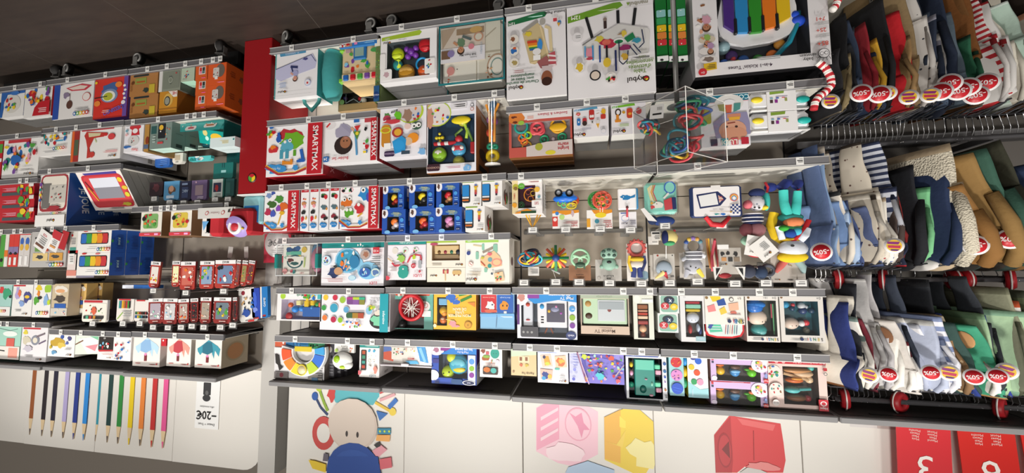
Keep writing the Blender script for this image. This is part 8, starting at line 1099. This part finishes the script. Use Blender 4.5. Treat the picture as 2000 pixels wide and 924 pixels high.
N2 = [('jeans', 'long faded denim jeans', 'pants', '55678e', '3a4868', '', None, 205, 4, 1592), ('jeans', 'light blue denim jeans', 'pants', '7f99bd', '5a7096', '', None, 190, 5, 1602), ('jumpsuit', 'oatmeal jumpsuit', 'sleeper', 'b8aea2', '8a8078', '', None, 205, 4, 1611), ('jeans', 'washed blue jeans with a navy waist', 'pants', '6f8ab4', '222f50', '', None, 110, 16, 1620), ('bodysuit', 'cream speckled bodysuit', 'shirt', 'd8d0c4', '333', 'dot5a4a48', None, 125, 8, 1630), ('bodysuit', 'pale sky blue bodysuit', 'shirt', 'a3b8d4', '8fa5c4', '', None, 92, 10, 1640), ('trousers', 'dusty indigo trousers', 'pants', '44527e', '2f3a60', '', None, 110, 8, 1650), ('sleepsuit', 'beige sleepsuit with small dark motifs', 'sleeper', 'cfc5b5', '4a4038', 'dot6a5048', None, 205, 6, 1660), ('bodysuit', 'ivory bodysuit with tiny red motifs', 'shirt', 'ddd6ca', 'c8c0b2', 'dota84a4a', None, 120, 10, 1670), ('trousers', 'slate blue trousers', 'pants', '5a678f', '445078', '', None, 100, 14, 1680), ('sleepsuit', 'navy and white striped sleepsuit', 'sleeper', 'c9ccd6', '2b3350', 'stripe', None, 205, 5, 1689), ('bodysuit', 'white bodysuit with coloured stripes', 'shirt', 'e6e3de', '3a5a9a', 'stripe', None, 70, 10, 1698), ('bodysuit', 'plain ivory bodysuit', 'shirt', 'e3ddd2', 'c9b49a', '', None, 112, 10, 1707), ('sleepsuit', 'dark brown sleepsuit', 'sleeper', '4a3d38', '3a2f2a', '', None, 190, 4, 1716), ('trousers', 'dark navy trousers with a red stripe', 'pants', '20263f', 'b8242c', '', None, 105, 4, 1725), ('bodysuit', 'red and brown bodysuit', 'shirt', '9a2a2a', '7a4a2a', '', None, 120, 2, 1733), ('bodysuit', 'bright mint green bodysuit', 'shirt', '7fc890', '6ab07c', '', None, 125, -4, 1742), ('sweater', 'black knitted sweater', 'coat', '17181f', '101116', '', None, 160, 2, 1758), ('sweater', 'navy ribbed sweater with a white striped neck', 'coat', '1f2f50', 'e0dcd8', '', None, 160, 4, 1785), ('jacket', 'cream fleece jacket with a striped hem', 'coat', 'd9d0bc', 'b8a488', 'fleece', None, 190, 12, 1815), ('coat', 'very dark brown padded coat', 'coat', '2b2622', '1c1a18', '', None, 185, 14, 1842), ('coat', 'ochre padded coat with a black fur edge', 'coat', '8f6533', '17140f', '', None, 135, 28, 1862), ('jacket', 'grey green ribbed jacket', 'coat', '4a5f5a', '23302c', '', None, 160, 20, 1886), ('coat', 'tan padded coat with a dark collar', 'coat', '957442', '241c14', '', None, 185, 26, 1912), ('coat', 'bottle green padded coat', 'coat', '365c4d', '23332c', '', None, 190, 26, 1940), ('coat', 'light ochre padded coat at the outer end', 'coat', '96692f', '6a4a20', '', None, 180, 26, 1968), ('coat', 'dark olive padded coat', 'coat', '3a3a2c', '26261e', '', None, 200, 20, 1996), ('coat', 'navy and grey coat at the outer edge', 'coat', '2a3a5a', '555', '', None, 160, 20, 2022)]
N1 = [('trousers', 'dark trousers with a pale waistband', 'pants', '2b2a2e', '8a8070', '', None, 115, -4, 1604), ('bodysuit', 'khaki bodysuit', 'shirt', '8a7a58', '6f6248', '', None, 100, -3, 1614), ('trousers', 'black corduroy trousers', 'pants', '141418', '0f0f12', '', None, 175, 0, 1625), ('trousers', 'near black trousers', 'pants', '1b1c22', '101014', '', None, 120, 0, 1636), ('jeans', 'dark denim jeans with a pale seam', 'pants', '2d3a50', '56657f', '', None, 160, 2, 1647), ('bodysuit', 'slate bodysuit', 'shirt', '3b4656', '2b3440', '', None, 150, 3, 1657), ('jeans', 'deep indigo jeans', 'pants', '1c2a44', '141e32', '', None, 100, 4, 1667), ('sweater', 'wine red sweater', 'shirt', '8a1a26', '6a1420', '', None, 150, 8, 1677), ('bodysuit', 'mustard yellow bodysuit', 'shirt', 'c89a2a', 'a87c1c', '', None, 120, 4, 1687), ('sweater', 'black hooded sweater', 'shirt', '121216', '0c0c0f', '', None, 190, 2, 1697), ('trousers', 'grey trousers', 'pants', '3a3c42', '2b2d32', '', None, 165, 2, 1707), ('trousers', 'bright red trousers', 'pants', 'b8141f', '9a101a', '', None, 165, 4, 1718), ('trousers', 'khaki beige long trousers', 'pants', '8a7452', '6f5c40', '', None, 240, 4, 1729), ('bodysuit', 'camel bodysuit', 'shirt', '9a7a50', '7a6040', '', None, 120, 4, 1739), ('sleepsuit', 'white sleepsuit with grey bird prints', 'sleeper', 'd2cdc8', 'b8b3ae', 'dot4a4a50', None, 240, 4, 1749), ('bodysuit', 'white bodysuit with dark bird prints', 'shirt', 'd9d4d0', 'c8c3be', 'dot3a3a40', None, 125, -12, 1759), ('bodysuit', 'plain white bodysuit', 'shirt', 'd8d2cc', 'c0b8b0', '', None, 70, -14, 1769), ('trousers', 'dark navy long trousers', 'pants', '1e2636', '161c28', '', None, 235, 3, 1779), ('bodysuit', 'navy bodysuit with a pale zip', 'shirt', '222c40', 'aab', '', None, 150, 4, 1789), ('jeans', 'mid blue denim dungarees', 'pants', '4a5a70', '38465a', '', None, 160, 6, 1799), ('jeans', 'grey blue jeans', 'pants', '55636f', '3f4a54', '', None, 155, 6, 1810), ('sweater', 'midnight blue sweater', 'coat', '1f2a40', '161e30', '', None, 225, 3, 1822), ('dungarees', 'brown corduroy dungarees with metal buttons', 'pants', '7a4a1e', '5c3a18', '', None, 215, 4, 1842), ('bodysuit', 'bottle green bodysuit', 'shirt', '1f5a3f', '17452f', '', None, 110, 4, 1856), ('trousers', 'second pair of brown corduroy trousers', 'pants', '70481f', '553615', '', None, 215, 4, 1868), ('trousers', 'soft grey trousers', 'pants', 'a3a5a3', '868886', '', None, 235, 6, 1882), ('sleepsuit', 'white sleepsuit with red hearts', 'sleeper', 'd6d3d0', 'b82a30', 'dotb82a30', None, 165, 10, 1896), ('sleepsuit', 'red and white striped sleepsuit', 'sleeper', 'd8d3d0', 'a81f28', 'stripe', None, 175, 12, 1910), ('sweater', 'dark wine sweater', 'shirt', '5a1a22', '40121a', '', None, 175, 10, 1922), ('sleepsuit', 'pale mint sleepsuit', 'sleeper', 'a9bfb2', 'c8d4cc', '', None, 160, 14, 1934), ('sleepsuit', 'ivory sleepsuit', 'sleeper', 'd8d2c4', 'c0b8a8', '', None, 155, 16, 1948), ('trousers', 'chestnut trousers', 'pants', '5c3a18', '452a10', '', None, 150, 12, 1964), ('bodysuit', 'cream bodysuit with a peach tag', 'shirt', 'd8cfc0', 'e0a080', '', None, 140, 10, 1980), ('trousers', 'very dark brown trousers', 'pants', '2a1f18', '1c1510', '', None, 200, 8, 1996), ('sweater', 'brown outermost sweater', 'coat', '4a3018', '352210', '', None, 160, 6, 2014)]
GL = {}
for key, rows, top_px, hook_px, lab, seed0 in (('top', N3, (748, 768), (782, 800), 'grey clothes rail under the canopy at the clothes end', 300), ('middle', N2, (520, 522), (546, 548), 'grey clothes rail of the padded coats', 200), ('bottom', N1, (238, 214), (282, 262), 'grey clothes rail nearest the floor', 100)):
    zbar = W(1700, hook_px[0], YC)[1]; rail(lab, zbar)
    for i, (nm, words, kd, c1, c2, pat, patch, Lp, lean, px) in enumerate(rows):
        f_ = (px - 1600) / 400; tp = top_px[0] + (top_px[1] - top_px[0]) * f_
        x = W(px, tp, YC)[0]; zt = min(W(px, tp, YC)[1], zbar - .05); L = Lp * 1.87 / 740 * .92
        hw = .105 if kd != 'coat' else .125; th = .010 if kd != 'coat' else .025
        if kd == 'coat' and nm == 'sweater': th = .016
        hero = i in {'bottom': (6, 11, 12, 14, 15, 20, 22, 26, 29), 'middle': (3, 7, 8, 10, 16, 18, 19, 21, 23, 24), 'top': (0, 3, 7, 10, 14, 16, 19, 23, 28)}[key]
        nxt = (i + 1) in {'bottom': (6, 11, 15, 22, 26, 29), 'middle': (3, 8, 16, 19, 21, 23, 24), 'top': (7, 10, 14, 16, 19, 23, 28)}[key]
        if hero: hw *= 1.12
        if nxt and not hero: hw *= .72
        t = garment(nm, words + ' on the ' + key + ' rail, ' + NUM[i] + ' from the toys', x, zt, YC, L, hw, th, (c1, c2), kd, -lean * .9 if lean else 0, -((30 if hero else 8) if kd != 'coat' else (14 if hero else 2)) + (i * 37 % 9) - 4, seed0 + i, pat, 'clothing', hz=zbar - zt + .010, cuff=True if nm in ('bodysuit', 'sleepsuit', 'jacket') else None, patch=patch)
        GL[key, i] = t
for k, px, py in (('b', 1682, 182), ('b', 1837, 179), ('b', 1855, 162), ('b', 1872, 178), ('b', 1890, 170), ('b', 1926, 161), ('b', 1718, 184), ('b', 1906, 186), ('m', 1604, 492), ('m', 1972, 467), ('m', 1905, 479), ('t', 1818, 728), ('t', 1902, 736), ('t', 1948, 735), ('t', 1735, 731)):
    rows = {'b': ('bottom', N1), 'm': ('middle', N2), 't': ('top', N3)}[k]; i = min(range(len(rows[1])), key=lambda q: abs(rows[1][q][9] - (px + (8 if k != 'm' else 0)))); sticker(GL[rows[0], i], px, py, YC - .15, .034 if k != 't' else .027)
for k, px, py in (('b', 1733, 182), ('b', 1775, 190), ('b', 1622, 198), ('b', 1817, 186), ('m', 1746, 480), ('t', 1854, 728), ('t', 1966, 725), ('t', 1697, 733)):
    rows = {'b': ('bottom', N1), 'm': ('middle', N2), 't': ('top', N3)}[k]; i = min(range(len(rows[1])), key=lambda q: abs(rows[1][q][9] - px)); sticker(GL[rows[0], i], px, py, YC - .148, .028, 'brand_tag', True)
z2 = W(1700, 546, YC)[1]; z3 = W(1700, 782, YC)[1]
for px, z, lab, yw in ((1637, z2, 'red ring size divider nearest the toys on the middle rail', 20), (1725, z2, 'red ring size divider between the bodysuits and the sweaters', 35), (1862, z2, 'red ring size divider, left one of the close pair by the ochre coats', 10), (1886, z2, 'red ring size divider, right one of the close pair by the ochre coats', 10), (1972, z2, 'red ring size divider beyond the green coat', 35), (1650, z3, 'red ring size divider nearest the toys on the top rail', 20), (1757, z3, 'thin edge-on red size divider at the middle of the top rail', 60), (1952, z3, 'red ring size divider at the outer part of the top rail', 50)): divider(px, 546 if z == z2 else 785, z, lab, yw)
# white lit base shelf edges of the clothes bays and the dark ledges over the lower rails
for b, z, c, lab in (('b6', .10, 'd9d3c4', 'pale base shelf under the lowest baby clothes'), ('b7', .10, 'd9d3c4', 'pale base shelf at the outermost clothes'), ('b6', .70, '3f3d3e', 'dark ledge between the lowest and middle clothes rails'), ('b7', .70, '3f3d3e', 'dark ledge between the lowest and middle rails, outer end')):
    xl, xr = BI[b]; t = thing('shelf', lab, 'shelf', ((xl + xr) / 2, YB, z)); w = (xr - xl) / 2 - .003; d = .30 if z < .2 else .10
    m = MB(); m.box(-w, -d, 0, w, -.001, .024, mat(c, .5), .002); m.build('board', t); m = MB(); m.box(-w, -d - .012, .0, w, -d - .0005, .03, mat('8a898b', .35), .002); m.build('front_edge', t)
m = MB(); m.box(-.04, 0, -.03, .04, .001, .03, 'd8d4ce'); tag(m.build('paper_note', None, (W(1830, 345, -.25)[0], -.21, W(1830, 345, -.25)[1])), 'small blank white note on the panel above the black sweater', 'note')
